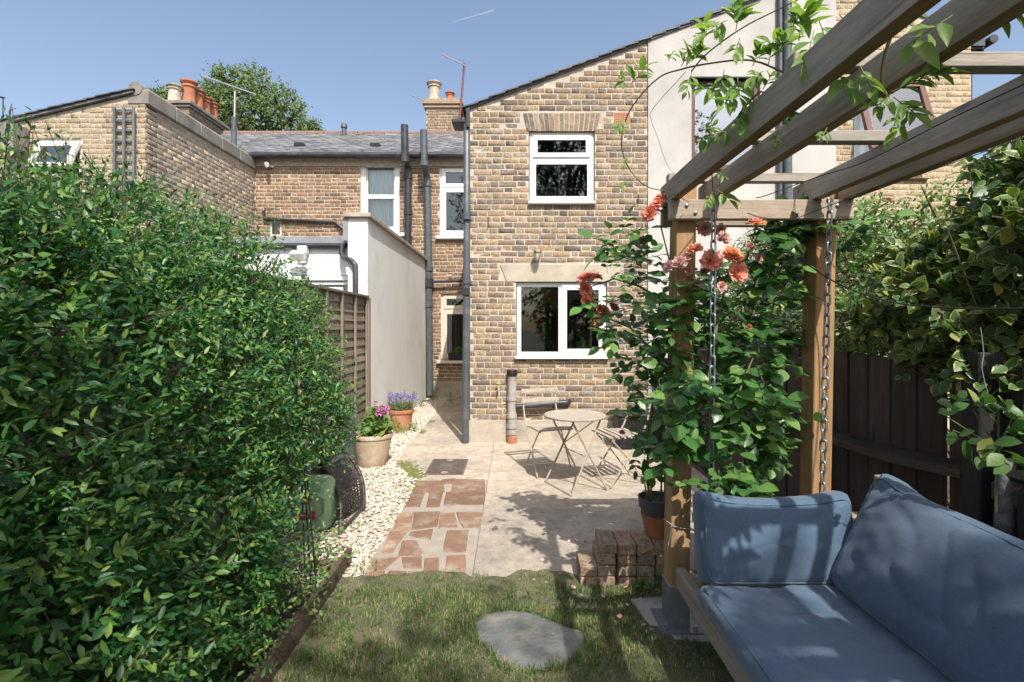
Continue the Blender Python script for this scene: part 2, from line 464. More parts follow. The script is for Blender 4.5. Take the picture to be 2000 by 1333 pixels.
m_plain('lilac_petal', (.22, .17, .48), (.16, .13, .38), 30, .7, bump=0, var=.3)
m_plain('magenta_petal', (.55, .10, .34), (.62, .22, .48), 40, .6, bump=0, var=.3)
m_plain('fallen_petal', (.66, .32, .36), (.72, .48, .48), 30, .6, bump=0, var=.3)
m_plain('plastic_label', (.42, .50, .56), (.36, .44, .50), 20, .5, bump=0)
m_plain('white_plastic', (.70, .70, .68), (.62, .62, .60), 10, .45, bump=.03)
m_plain('indoor_blue', (.03, .075, .14), (.02, .05, .10), 2, .9, bump=0)
m_glass('glass')
m_glass('glass_sky', (.92, .95, .97), 3.2)
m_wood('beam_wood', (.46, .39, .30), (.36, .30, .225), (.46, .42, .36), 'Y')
m_wood('batten_wood', (.40, .345, .285), (.33, .285, .235), (.44, .41, .37), 'X')
m_wood('cross_wood', (.42, .335, .25), (.35, .28, .21), (.45, .39, .32), 'X')
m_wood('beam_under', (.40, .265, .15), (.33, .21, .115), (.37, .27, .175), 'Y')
m_wood('post_wood', (.46, .275, .13), (.38, .22, .10), (.40, .28, .17), 'Z')
m_wood('seat_wood', (.42, .36, .285), (.34, .29, .23), (.45, .40, .34), 'Y')
m_wood('seat_wood_up', (.36, .30, .22), (.29, .24, .175), (.38, .33, .27), 'Z')
m_wood('fence_dark', (.066, .05, .042), (.044, .034, .029), (.085, .068, .058), 'Z', var=.35)
m_plain('black_timber', (.016, .015, .016), (.024, .022, .022), 14, .7, bump=.4, bscale=40, stretch=(1, 1, .15))
m_wood('fence_dark_rail', (.075, .06, .052), (.05, .04, .035), (.13, .11, .098), 'Y', var=.3)
m_wood('fence_lap', (.24, .19, .145), (.17, .137, .105), (.30, .255, .20), 'Y', var=.2)
m_wood('fence_lap_up', (.30, .245, .185), (.23, .185, .14), (.35, .30, .24), 'Z', var=.15)
m_wood('edging_wood', (.15, .11, .08), (.10, .075, .055), (.20, .155, .115), 'Y')
m_wood('trellis_wood', (.17, .19, .205), (.13, .145, .16), (.21, .23, .24), 'Z', knots=False)
m_leaf('leaf_hedge', [(0, (.022, .085, .028)), (.35, (.035, .125, .036)), (.65, (.07, .19, .045)), (.85, (.135, .265, .055)), (1, (.24, .35, .08))], .42, .32, vein=False)
m_leaf('leaf_rose', [(0, (.035, .105, .032)), (.4, (.055, .155, .042)), (.75, (.095, .22, .055)), (1, (.18, .31, .085))], .32, .28, spec=.5)
m_leaf('leaf_privet', [(0, (.055, .135, .035)), (.4, (.09, .19, .048)), (.8, (.15, .26, .07)), (1, (.34, .36, .10))], .38, .3, vein=False)
m_leaf('leaf_variegated', [(0, (.06, .125, .04)), (.5, (.085, .165, .05)), (.85, (.13, .22, .065)), (1, (.42, .40, .08))], .38, .28, edgecol=(.50, .50, .24), edge_lo=.72, edge_hi=1.0)
m_leaf('leaf_vine', [(0, (.12, .23, .045)), (.5, (.17, .30, .065)), (1, (.26, .37, .11))], .42, .45)
m_leaf('leaf_tree', [(0, (.08, .14, .045)), (.5, (.12, .19, .06)), (1, (.18, .24, .09))], .5, .3, vein=False)
m_leaf('leaf_shade_tree', [(0, (.03, .06, .02)), (1, (.06, .10, .03))], .55, .2, vein=False)
m_leaf('leaf_geranium', [(0, (.11, .20, .05)), (.6, (.15, .25, .07)), (1, (.20, .28, .09))], .5, .35)
m_leaf('leaf_grey', [(0, (.16, .20, .10)), (1, (.22, .26, .14))], .6, .3, vein=False)
m_leaf('grass', [(0, (.05, .13, .035)), (.3, (.08, .18, .045)), (.55, (.13, .22, .06)), (.75, (.25, .26, .11)), (1, (.50, .43, .25))], .6, .3, vein=False, tcol=(1.1, 1.1, .7))
m_leaf('rose_petal', [(0, (.84, .42, .18)), (.3, (.84, .40, .22)), (.6, (.80, .32, .25)), (.85, (.82, .42, .36)), (1, (.84, .52, .46))], .55, .35, vein=False, tcol=(1.1, .9, .8))
m_leaf('rose_petal_pale', [(0, (.74, .45, .42)), (.5, (.72, .52, .46)), (1, (.62, .36, .34))], .6, .35, vein=False, tcol=(1.1, .9, .85))
m_leaf('rose_dead', [(0, (.42, .27, .16)), (1, (.50, .34, .24))], .8, .25, vein=False, tcol=(1, .9, .8))
def m_concrete(name):
    m, t, N = nodes(name)
    col = mixc(t, rng(t, nz(t, 3.5, 8, .62), .35, .65), (.50, .435, .355), (.42, .365, .30))
    col = mixc(t, rng(t, nz(t, 1.1, 7, .65, off=4), .46, .66, 0, .8), col, (.29, .265, .23))
    col = mixc(t, rng(t, nz(t, 2.3, 7, .7, off=8), .54, .68, 0, .7), col, (.56, .495, .41))
    col = mixc(t, rng(t, nz(t, 26, 5, .7, off=2), .55, .7, 0, .45), col, (.27, .235, .19))
    col = mixc(t, rng(t, nz(t, 90, 3, .6), .56, .72, 0, .5), col, (.30, .25, .20))
    col = mixc(t, 1.0, col, mixc(t, rng(t, nz(t, 11, 9, .72, off=12), .3, .7), (.72, .70, .67), (1.22, 1.22, 1.2)), 'MULTIPLY')
    v = t.nodes.new('ShaderNodeTexVoronoi'); v.feature = 'DISTANCE_TO_EDGE'; v.inputs['Scale'].default_value = .55
    g = t.nodes.new('ShaderNodeNewGeometry').outputs['Position']
    wv = t.nodes.new('ShaderNodeVectorMath'); wv.operation = 'ADD'
    cn = t.nodes.new('ShaderNodeTexNoise'); cn.inputs['Scale'].default_value = 3.0; cn.inputs['Detail'].default_value = 6
    sc = t.nodes.new('ShaderNodeVectorMath'); sc.operation = 'SCALE'; sc.inputs['Scale'].default_value = .35
    t.links.new(g, cn.inputs['Vector']); t.links.new(cn.outputs['Color'], sc.inputs[0])
    t.links.new(g, wv.inputs[0]); t.links.new(sc.outputs[0], wv.inputs[1]); t.links.new(wv.outputs[0], v.inputs['Vector'])
    col = mixc(t, rng(t, v.outputs['Distance'], .0006, .0026, .4, 0), col, (.22, .19, .15))
    finish(m, t, col, .93, nz(t, 70, 8, .7), .55, .01, 0, .15)
m_concrete('concrete')
m_plain('path_mortar', (.39, .34, .28), (.32, .28, .23), 12, .95, bump=.7, bscale=60, c3=(.33, .30, .24), s3=4)
m_plain('moss', (.20, .21, .06), (.14, .16, .04), 25, .95, bump=.8, bscale=90)
def m_fabric(name, c1, c2):
    m, t, N = nodes(name)
    col = mixc(t, rng(t, nz(t, 6, 5, off=1), .3, .7), c1, c2)
    wv = nz(t, 420, 2, .5); w2 = nz(t, 300, 2, .5, (1, .15, .15)); w3 = nz(t, 300, 2, .5, (.15, 1, 1))
    col = mixc(t, rng(t, w2, .4, .7, 0, .25), col, tuple(x * 1.5 for x in c1))
    col = mixc(t, rng(t, w3, .45, .7, 0, .25), col, tuple(x * .6 for x in c2))
    finish(m, t, col, .88, wv, .35, .002, 0, .15, .25)
m_fabric('cushion_fabric', (.084, .132, .192), (.073, .117, .172))
# ------------------------------------------------------------------ scattering and brick helpers
def assemble(T, F, M, R=None, edge=None):
    # T (k,3) template, F (m,4|3) faces, M (n,3,4) transforms -> verts, faces, per-face random, per-vertex edge
    n, k = len(M), len(T)
    if len(F) == 0: F = np.zeros((0, 4), np.int32)
    Vh = np.concatenate([T, np.ones((k, 1))], 1)
    V = np.einsum('nij,kj->nki', M, Vh).reshape(-1, 3)
    FF = (F[None] + (np.arange(n) * k)[:, None, None]).reshape(-1, F.shape[1])
    rr = np.repeat(R if R is not None else RS.rand(n), len(F))
    ee = np.tile(edge, n) if edge is not None else None
    return V, FF, rr, ee

BR_F = np.array([(0,1,5,4),(1,2,6,5),(2,3,7,6),(3,0,4,7),(4,5,9,8),(5,6,10,9),(6,7,11,10),(7,4,8,11),(8,9,10,11)], np.int32)
BRT = []
for k in range(6):
    L, H, c = .215, .0625, .006
    r = random.Random(k)
    j = lambda a=.0035: r.uniform(-a, a)
    T = []
    c = .0045
    for d, ins in ((-.05, 0), (-.003, 0), (0, c)):
        for sx, sz in ((-1,-1),(1,-1),(1,1),(-1,1)):
            e = 0 if d < -.01 else 1
            T.append((sx*(L/2-ins)+j()*e, -d + (j(.0025) if d == 0 else 0), sz*(H/2-ins)+j(.0028)*e))
    BRT.append(np.array(T))                                # local x along the wall, y into the wall, z up
BRM = {}
def brick_mesh(mat, k):
    if (mat, k) not in BRM:
        me = mesh_np('brick', BRT[k], quads=BR_F)
        me.materials.append(MT[mat]); BRM[(mat, k)] = me
    return BRM[(mat, k)]
def brick_wall(parent, org, ux, nrm, U0, U1, z0, ztop, holes, mat, seed=1, nparts=300, course=.075, bond='flemish', score=None, rot=0.0):
    rd = random.Random(seed)
    org, ux, nrm = Vector(org), Vector(ux), Vector(nrm)
    items = []
    zmax = max(ztop(U0 + (U1-U0)*i/40) for i in range(41))
    k = 0
    while z0 + k*course < zmax:
        zb = z0 + k*course; zm = zb + .0325
        iv = [(U0, U1)]
        for (a, b, c, d) in holes:
            if c < zm < d:
                n = []
                for (s, e) in iv:
                    if b <= s or a >= e: n.append((s, e))
                    else:
                        if a > s: n.append((s, a))
                        if b < e: n.append((b, e))
                iv = n
        for (s, e) in iv:
            if bond == 'flemish':
                u = U0 - .3 + (0.1694 if k % 2 else 0) + rd.uniform(-.02, .02); h = 0
            else:
                u = U0 - .3 + (0.1125 if k % 2 else 0) + rd.uniform(-.015, .015); h = 0
            while u < e:
                ln = .215 if (h % 2 == 0 or bond != 'flemish') else .1025
                ln += rd.uniform(-.007, .007)
                a, b = max(u, s + .004), min(u + ln, e - .004)
                u += ln + .012; h += 1
                if b - a < .035: continue
                if min(ztop(a), ztop(b)) < zb + .055: continue
                items.append(((a+b)/2, zm + rd.uniform(-.0015, .0015), b-a, rd.uniform(-.0028, .003), rd.uniform(-.009, .009)))
        k += 1
    sc = score or (lambda it: it[2])
    order = sorted(range(len(items)), key=lambda i: -sc(items[i]) + rd.uniform(0, .004))
    pick = set(order[:nparts])
    Rb = Matrix((ux, -nrm, Vector((0, 0, 1)))).transposed()
    Ms = {q: [] for q in range(6)}
    for i, (u, z, ln, dp, ro) in enumerate(items):
        q = rd.randrange(6)
        loc = org + ux*u + Vector((0, 0, z)) + nrm*dp
        R3 = Rb @ Matrix.Rotation(ro, 3, 'Y')
        M4 = Matrix.Translation(loc) @ R3.to_4x4() @ Matrix.Diagonal((ln/.215, 1, rd.uniform(.95, 1.03), 1))
        if i in pick:
            o = bpy.data.objects.new('brick', brick_mesh(mat, q))
            COL.objects.link(o); o.parent = parent
            o.matrix_basis = Matrix.Translation(-WL[parent.name]) @ M4
        else:
            Ms[q].append([list(r) for r in M4[:3]])
    VV, FF, RR, base = [], [], [], 0
    for q in range(6):
        if not Ms[q]: continue
        V, F, R, _ = assemble(BRT[q], BR_F, np.array(Ms[q]))
        VV.append(V); FF.append(F + base); RR.append(R); base += len(V)
    if VV:
        V = np.concatenate(VV); c = Vector(V.mean(0))
        me = mesh_np('brickwork', V - np.array(c), quads=np.concatenate(FF), face_rnd=np.concatenate(RR))
        me.materials.append(MT[mat])
        o = link('brickwork', me, c, parent); o['kind'] = 'stuff'
    return items
def slab(mb, org, ux, nrm, th, U0, U1, z0, ztop, holes, breaks=()):
    # wall backing with openings: vertical strips, cut at the holes
    org, ux, nrm = Vector(org), Vector(ux), Vector(nrm)
    us = sorted(set([U0, U1] + [x for h in holes for x in h[:2] if U0 < x < U1] + [b for b in breaks if U0 < b < U1]))
    W = lambda u, z, d: org + ux*u + Vector((0, 0, z)) - nrm*d
    for a, b in zip(us[:-1], us[1:]):
        m = (a+b)/2
        cuts = sorted((h[2], h[3]) for h in holes if h[0] < m < h[1])
        z = z0; segs = []
        for (c, d) in cuts:
            if c > z: segs.append((z, c, False))
            z = d
        segs.append((z, None, True))
        for (lo, hi, topp) in segs:
            za, zb = (ztop(a), ztop(b)) if topp else (hi, hi)
            V = [W(a, lo, 0), W(b, lo, 0), W(b, zb, 0), W(a, za, 0), W(a, lo, th), W(b, lo, th), W(b, zb, th), W(a, za, th)]
            mb.add(V, ((0,1,2,3),(7,6,5,4),(0,4,5,1),(3,2,6,7)))
    for (a, b, c, d) in holes:                             # reveals
        mb.quad(W(a,c,0), W(a,d,0), W(a,d,th), W(a,c,th))
        mb.quad(W(b,c,0), W(b,c,th), W(b,d,th), W(b,d,0))
        mb.quad(W(a,d,0), W(b,d,0), W(b,d,th), W(a,d,th))
        mb.quad(W(a,c,0), W(a,c,th), W(b,c,th), W(b,c,0))
    return mb

# leaf template: 8 vertices, midrib folded
def leaf_template(w=.5, fold=.10, droop=.12, tip=1.0):
    T = np.array([(0,0,0),(1,0,-droop*1.0),(.28,-.42*w,fold*.6-droop*.1),(.66,-.36*w,fold*.7-droop*.42),(.28,.42*w,fold*.6-droop*.1),(.66,.36*w,fold*.7-droop*.42),(.28,0,-droop*.1),(.66,0,-droop*.42)], float)
    q = np.array([(6,7,3,2),(4,5,7,6)], np.int32)
    t = np.array([(0,6,2),(0,4,6),(3,7,1),(7,5,1)], np.int32)
    e = np.array([.5,1,1,1,1,1,0,0], float)
    return T, q, t, e
def leaf_frames(pos, d, nrm, L):
    d = d / np.linalg.norm(d, axis=1, keepdims=True)
    s = np.cross(nrm, d); s /= np.linalg.norm(s, axis=1, keepdims=True) + 1e-9
    n = np.cross(d, s)
    M = np.zeros((len(pos), 3, 4))
    M[:, :, 0] = d * L[:, None]; M[:, :, 1] = s * L[:, None]; M[:, :, 2] = n * L[:, None]; M[:, :, 3] = pos
    return M
def foliage(parent, M, mat, nparts=300, tmpl=None, name='leaf', rest='foliage', inframe=True, smooth=False, rnd=None):
    tmpl = tmpl or leaf_template()
    T, q, t, e = tmpl
    M = np.asarray(M)
    pos = M[:, :, 3]; L = np.linalg.norm(M[:, :, 0], axis=1)
    px = CX + FPX * pos[:, 0] / np.maximum(pos[:, 1], .05); py = CY - FPX * (pos[:, 2] - CAMH) / np.maximum(pos[:, 1], .05)
    sc = L / np.maximum(pos[:, 1], .3) * ((px > 0) & (px < 2000) & (py > 0) & (py < 1333) & (pos[:, 1] > .2))
    idx = np.argsort(-sc)
    pick = idx[:nparts]
    me = mesh_np(name, T, quads=q, tris=t, vert_edge=e, smooth=smooth); me.materials.append(MT[mat])
    off = Matrix.Translation(-WL[parent.name])
    for i in pick:
        o = bpy.data.objects.new(name, me); COL.objects.link(o); o.parent = parent
        m = Matrix([list(M[i][0]), list(M[i][1]), list(M[i][2]), [0, 0, 0, 1]])
        o.matrix_basis = off @ m
    keep = np.ones(len(M), bool); keep[pick] = False
    if keep.any():
        R = RS.rand(keep.sum()) if rnd is None else rnd[keep]
        V, Q, rq, ee = assemble(T, q, M[keep], R, e)
        _, TT, rt, _ = assemble(T, t, M[keep], R)
        c = Vector(V.mean(0))
        me = mesh_np(rest, V - np.array(c), quads=Q, tris=TT, face_rnd=np.concatenate([rq, rt]), vert_edge=ee, smooth=smooth)
        me.materials.append(MT[mat])
        o = link(rest, me, c, parent); o['kind'] = 'stuff'
def unit(n):
    v = RS.normal(size=(n, 3)); return v / np.linalg.norm(v, axis=1, keepdims=True)
def twig_leaves(base, dirs, length, per, L0, L1, up=.5, spread=.9):
    # leaves set alternately along many twigs; returns frames and twig end points
    n = len(base)
    P_, D_, N_, L_ = [], [], [], []
    dirs = dirs / np.linalg.norm(dirs, axis=1, keepdims=True)
    side0 = np.cross(dirs, unit(n)); side0 /= np.linalg.norm(side0, axis=1, keepdims=True)
    for k in range(per):
        tt = (k + .6 + RS.uniform(-.25, .25, n)) / per
        p = base + dirs * (length * tt)[:, None] + np.array([0, 0, -.10]) * (length * tt * tt)[:, None]
        sg = 1 if k % 2 else -1
        side = side0 * sg + np.cross(dirs, side0) * RS.uniform(-.5, .5, n)[:, None]
        d = dirs * RS.uniform(.35, .9, n)[:, None] + side * spread + RS.normal(size=(n, 3)) * .18
        nn = np.array([.08, -.25, 1.0]) * up + RS.normal(size=(n, 3)) * .42 + dirs * .1 + np.array([.05, -.38, 0])
        P_.append(p); D_.append(d); N_.append(nn); L_.append(RS.uniform(L0, L1, n) * (1 - .35 * tt))
    return leaf_frames(np.concatenate(P_), np.concatenate(D_), np.concatenate(N_), np.concatenate(L_))

# ------------------------------------------------------------------ ground
YH = 6.58                                                  # plane of the brick, rendered and yellow houses
YT = 10.6                                                  # plane of the terrace behind
mb = MB(); mb.quad((-300, -150, -.02), (300, -150, -.02), (300, 400, -.02), (-300, 400, -.02))
tag(mb.build('ground', 'soil'), kind='structure')
edgeL = [(-.93, 3.02), (-.91, 4.2), (-.95, 4.95), (-1.1, 5.2), (-1.29, 5.55), (-1.33, 6.4), (-1.34, YT)]
# concrete patio, path slab along the house and the strip that carries the tiles
mb = MB(); mb.prism([(-.245, 3.0), (1.9, 3.0), (1.9, YH), (-.245, YH)], -.018, .010)
pat = tag(mb.build('patio', 'concrete'), kind='structure')
mb = MB(); mb.prism([(-.95, 4.97), (-.249, 4.97), (-.249, 6.58), (-.56, 6.60), (-.56, YT), (-1.34, YT), (-1.33, 6.4), (-1.29, 5.55), (-1.1, 5.2)], -.018, .006)
pth = tag(mb.build('garden_path', 'concrete'), kind='structure')
mb = MB(); mb.prism([(-.93, 2.98), (-.249, 2.98), (-.249, 4.962), (-.95, 4.962), (-.91, 4.2)], -.018, .004)
stp = tag(mb.build('tiled_path', 'path_mortar'), kind='structure')
Z5 = lambda x, y: G(560 + x/3.175, 740 + y/3.175)
tiles = [[(800,640),(962,640),(968,705),(772,708)],[(967,632),(1038,627),(1030,655),(962,658)],[(1048,632),(1213,632),(1218,702),(1032,705)],
 [(757,716),(850,716),(820,795),(727,795)],[(885,714),(965,714),(945,795),(870,795)],[(1005,713),(1213,713),(1209,780),(990,785)],
 [(692,846),(780,841),(765,940),(662,945)],[(800,839),(940,836),(925,915),(785,935)],[(960,839),(1035,841),(1055,920),(948,930)],[(1062,841),(1210,841),(1195,918),(1100,926),(1075,890)],
 [(640,951),(750,949),(655,1080),(594,1080)],[(775,957),(898,942),(885,1000),(765,977)],[(722,1016),(800,1016),(833,1075),(820,1104),(697,1100)],[(1000,951),(1119,951),(1105,1075),(977,1070)],
 [(527,1126),(688,1116),(600,1190),(507,1190)],[(717,1116),(833,1111),(835,1178),(732,1180)],[(860,1126),(935,1121),(935,1213),(852,1215)],[(1000,1111),(1099,1106),(1099,1203),(992,1200)],
 [(495,1212),(600,1202),(590,1262),(485,1258)],[(760,1202),(838,1202),(830,1254),(752,1252)],[(852,1228),(935,1228),(930,1272),(850,1272)],[(1000,1220),(1095,1220),(1090,1275),(990,1272)],[(640,1205),(735,1205),(720,1262),(615,1262)]]
for k, tl in enumerate(tiles):
    poly = []
    mx_, my_ = sum(q[0] for q in tl)/len(tl), sum(q[1] for q in tl)/len(tl)
    tl = [(mx_+(q[0]-mx_)*1.15, my_+(q[1]-my_)*1.16) for q in tl]
    for i in range(len(tl)):
        a, b = Z5(*tl[i]), Z5(*tl[(i+1) % len(tl)])
        poly.append(a)
        m = (a+b)/2; m = m + Vector((random.uniform(-.006, .006), random.uniform(-.006, .006), 0)); poly.append(m)
    mb = MB(); mb.prism([(p.x, p.y) for p in poly], -.01, .010 + random.uniform(-.003, .003), .009)
    mb.build('paving_tile', 'path_tile', stp)
# pebble bed
mb = MB(); mb.prism([(-1.78, 3.0)] + [(x-.003, y) for x, y in edgeL] + [(-1.78, YT)], -.018, -.002)
grv = tag(mb.build('pebble_bed', 'gravel_base'), kind='structure')
ST = np.array([(1,0,0),(-1,0,0),(0,1,0),(0,-1,0),(0,0,1),(0,0,-1),(.6,.6,.55),(-.6,.55,.6),(-.55,-.6,.55),(.6,-.6,.5)], float)
SF = np.array([(0,6,9),(6,2,7),(7,1,8),(8,3,9),(6,7,4),(7,8,4),(8,9,4),(9,6,4),(0,2,6),(2,1,7),(1,3,8),(3,0,9)], np.int32)
ex = np.array(edgeL)
n = 11500
ys = 3.05 + (YT - 3.05) * RS.rand(n) ** 1.35
xe = np.interp(ys, ex[:, 1], ex[:, 0])
xs = -1.78 + (xe + .01 - (-1.78)) * RS.rand(n)
sz = RS.uniform(.008, .019, n)
M = np.zeros((n, 3, 4))
a = RS.rand(n) * 6.28
M[:, 0, 0] = np.cos(a) * sz * 1.3; M[:, 1, 0] = np.sin(a) * sz * 1.3
M[:, 0, 1] = -np.sin(a) * sz; M[:, 1, 1] = np.cos(a) * sz
M[:, 2, 2] = sz * .7
M[:, 0, 3] = xs; M[:, 1, 3] = ys; M[:, 2, 3] = RS.uniform(.0, .016, n)
M[:, 0, 2] = sz * RS.uniform(-.4, .4, n)
V, F, R, _ = assemble(ST, SF, M)
V += RS.normal(size=V.shape) * .0016
me = mesh_np('pebbles', V, tris=F, face_rnd=R); me.materials.append(MT['gravel_stone'])
tag(link('pebbles', me), 'loose pale pebbles spread between the path and the fence', 'pebbles', kind='stuff')
# moss at the edge of the path
n = 900; k = RS.randint(0, 6, n)
mc_ = np.array([(-1.0, 5.12, .10), (-1.1, 5.28, .11), (-1.2, 5.5, .09), (-.97, 4.75, .05), (-1.31, 7.2, .06), (-1.32, 8.0, .06)])[k]
M = np.zeros((n, 3, 4)); s_ = RS.uniform(.006, .016, n)
M[:, 0, 0] = s_*1.4; M[:, 1, 1] = s_*1.4; M[:, 2, 2] = s_*.35
M[:, 0, 3] = mc_[:, 0]+RS.normal(size=n)*mc_[:, 2]*.55; M[:, 1, 3] = mc_[:, 1]+RS.normal(size=n)*mc_[:, 2]*.9; M[:, 2, 3] = .006
V, F, R, _ = assemble(ST, SF, M); me = mesh_np('moss', V, tris=F, face_rnd=R); me.materials.append(MT['moss'])
tag(link('moss', me), 'green-yellow moss growing along the path edge', 'moss', kind='stuff')
# lawn
mb = MB()
nx, ny = 120, 40
L0x, L1x, L0y, L1y = -1.02, 1.9, .2, 3.04
for j in range(ny + 1):
    for i in range(nx + 1):
        x = L0x + (L1x-L0x)*i/nx; y = L0y + (L1y-L0y)*j/ny
        if j == ny: y += .05+.10*noise.noise(Vector((x*3.1, 0, 0)))+.05*noise.noise(Vector((x*11, 0, 0)))
        mb.v.append((x, y, .004 + .012*noise.noise(Vector((x*2.2, y*2.2, 1)))*(1 - (j/ny)**6) + (.0095 if j >= ny-1 else 0)))
for j in range(ny):
    for i in range(nx):
        b = j*(nx+1)+i; mb.f.append((b, b+1, b+nx+2, b+nx+1))
lawn = tag(mb.build('lawn', 'dry_ground', smooth=True), kind='structure')
mb = MB(); mb.quad((-3.6, .0, -.006), (-1.03, .0, -.006), (-1.03, 3.3, -.006), (-3.6, 3.3, -.006))
tag(mb.build('flower_bed', 'soil'), kind='structure')
STONE = [(1170,400),(1215,368),(1260,351),(1330,347),(1420,360),(1500,390),(1570,418),(1640,440),(1650,475),(1640,510),(1560,580),(1460,603),(1330,602),(1290,580),(1240,520),(1185,475)]
stone_poly = [G(400 + x/2.222, 1040 + y/2.222) for x, y in STONE]
def inpoly(x, y, poly):
    r = np.zeros(len(x), bool); j = len(poly) - 1
    for i in range(len(poly)):
        xi, yi, xj, yj = poly[i][0], poly[i][1], poly[j][0], poly[j][1]
        c = ((yi > y) != (yj > y)) & (x < (xj-xi)*(y-yi)/(yj-yi+1e-12)+xi)
        r ^= c; j = i
    return r
pad_poly = [G(1228,1172), G(1300,1166), G(1420,1172), G(1450,1240), G(1420,1262), G(1285,1252)]
n = 120000
gx = RS.uniform(L0x + .01, 1.6, n); gy = RS.uniform(1.9, 3.19, n)
dens = np.array([noise.noise(Vector((x*3, y*3, 0))) + .55*noise.noise(Vector((x*9, y*9, 4))) for x, y in zip(gx, gy)])
ej = np.array([.05*noise.noise(Vector((x*4, 0, 3)))+.03*noise.noise(Vector((x*13, 0, 3))) for x in gx])
ej = np.array([.05+.10*noise.noise(Vector((x*3.1, 0, 0)))+.05*noise.noise(Vector((x*11, 0, 0))) for x in gx])
edge_thin = np.clip((3.05 + ej - gy) / .12, .0, 1)
keep = (RS.rand(n) < np.clip(.62 + dens*.7, .12, 1) * edge_thin) & ~inpoly(gx, gy, stone_poly) & ~inpoly(gx, gy, pad_poly) & (gx > L0x + .02)
keep &= ~((gx < -.55) & (RS.rand(n) < .45)) & ~((gx > .72) & (gy > 2.62))
gx, gy, dens = gx[keep], gy[keep], dens[keep]
tx_, ty_ = RS.uniform(L0x+.05, 1.35, 260), RS.uniform(1.95, 3.08, 260)
sp2 = [stone_poly[i].lerp(stone_poly[(i+1) % len(stone_poly)], t) for i in range(len(stone_poly)) for t in (0, .33, .66)]
scx = np.mean([q.x for q in sp2]); scy = np.mean([q.y for q in sp2])
tx_ = np.concatenate([tx_, [q.x+(q.x-scx)*.05 for q in sp2]]); ty_ = np.concatenate([ty_, [q.y+(q.y-scy)*.05 for q in sp2]])
okt = ~inpoly(tx_, ty_, stone_poly) & ~inpoly(tx_, ty_, pad_poly); tx_, ty_ = tx_[okt], ty_[okt]
tn = np.repeat(np.arange(len(tx_)), 34)
ux_, uy_ = tx_[tn]+RS.normal(size=len(tn))*.013, ty_[tn]+RS.normal(size=len(tn))*.013
nt_ = len(gx); gx = np.concatenate([gx, ux_]); gy = np.concatenate([gy, uy_]); dens = np.concatenate([dens, np.repeat(RS.uniform(-.3, .5, len(tx_)), 34)]); n = len(gx)
GT = np.array([(-.5,0,0),(.5,0,0),(.36,.18,.55),(-.36,.18,.55),(0,.55,.95)], float)
GQ = np.array([(0,1,2,3)], np.int32); GTr = np.array([(3,2,4)], np.int32)
a = RS.rand(n)*6.28; hgt = RS.uniform(.012, .045, n) * np.clip(.9 + dens*.4, .6, 1.4); wd = RS.uniform(.002, .0044, n); ln = RS.uniform(.1, 1.7, n); hgt[nt_:] *= 1.35
M = np.zeros((n, 3, 4))
M[:, 0, 0] = np.cos(a)*wd; M[:, 1, 0] = np.sin(a)*wd
M[:, 0, 1] = -np.sin(a)*hgt*ln; M[:, 1, 1] = np.cos(a)*hgt*ln
M[:, 2, 2] = hgt * np.clip(1.2 - ln*.45, .3, 1); M[:, 0, 3] = gx; M[:, 1, 3] = gy; M[:, 2, 3] = .002
R = np.clip(RS.beta(1.3, 1.7, n) - dens*.45 + .08, 0, .999)
R = np.where(RS.rand(n) < .12, RS.uniform(.8, .999, n), R)
V, Q, rq, ee = assemble(GT, GQ, M, R, np.full(5, .6))
_, T3, rt, _ = assemble(GT, GTr, M, R)
me = mesh_np('grass', V, quads=Q, tris=T3, face_rnd=np.concatenate([rq, rt]), vert_edge=ee); me.materials.append(MT['grass'])
tag(link('grass', me), 'short dry green and straw coloured grass of the lawn', 'grass', kind='stuff')

# ------------------------------------------------------------------ windows
def pane(par, x0, x1, z0, z1, y, mat='glass'):
    mb = MB(); mb.box(x0, x1, y, y+.006, z0, z1); return mb.build('pane', mat, par)
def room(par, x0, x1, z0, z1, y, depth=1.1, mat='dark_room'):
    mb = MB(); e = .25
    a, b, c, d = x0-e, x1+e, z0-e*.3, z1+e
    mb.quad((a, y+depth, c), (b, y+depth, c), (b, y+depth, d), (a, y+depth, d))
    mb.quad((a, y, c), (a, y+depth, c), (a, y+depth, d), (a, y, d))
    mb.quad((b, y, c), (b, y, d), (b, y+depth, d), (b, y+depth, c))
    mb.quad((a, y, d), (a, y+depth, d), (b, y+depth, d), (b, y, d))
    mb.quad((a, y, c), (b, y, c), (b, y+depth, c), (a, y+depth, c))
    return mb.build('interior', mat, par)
def curtain(par, x0, x1, z0f, z1, y, mat, waves=9, amp=.02):
    mb = MB(); n = 60
    for i in range(n+1):
        u = i/n; x = x0+(x1-x0)*u; yy = y + amp*math.sin(u*waves*6.28 + .8*math.sin(u*9))
        mb.v += [(x, yy, z0f(u)), (x, yy + .004, z1)]
    for i in range(n): mb.f.append((2*i, 2*i+2, 2*i+3, 2*i+1))
    return mb.build('curtain', mat, par, smooth=True)

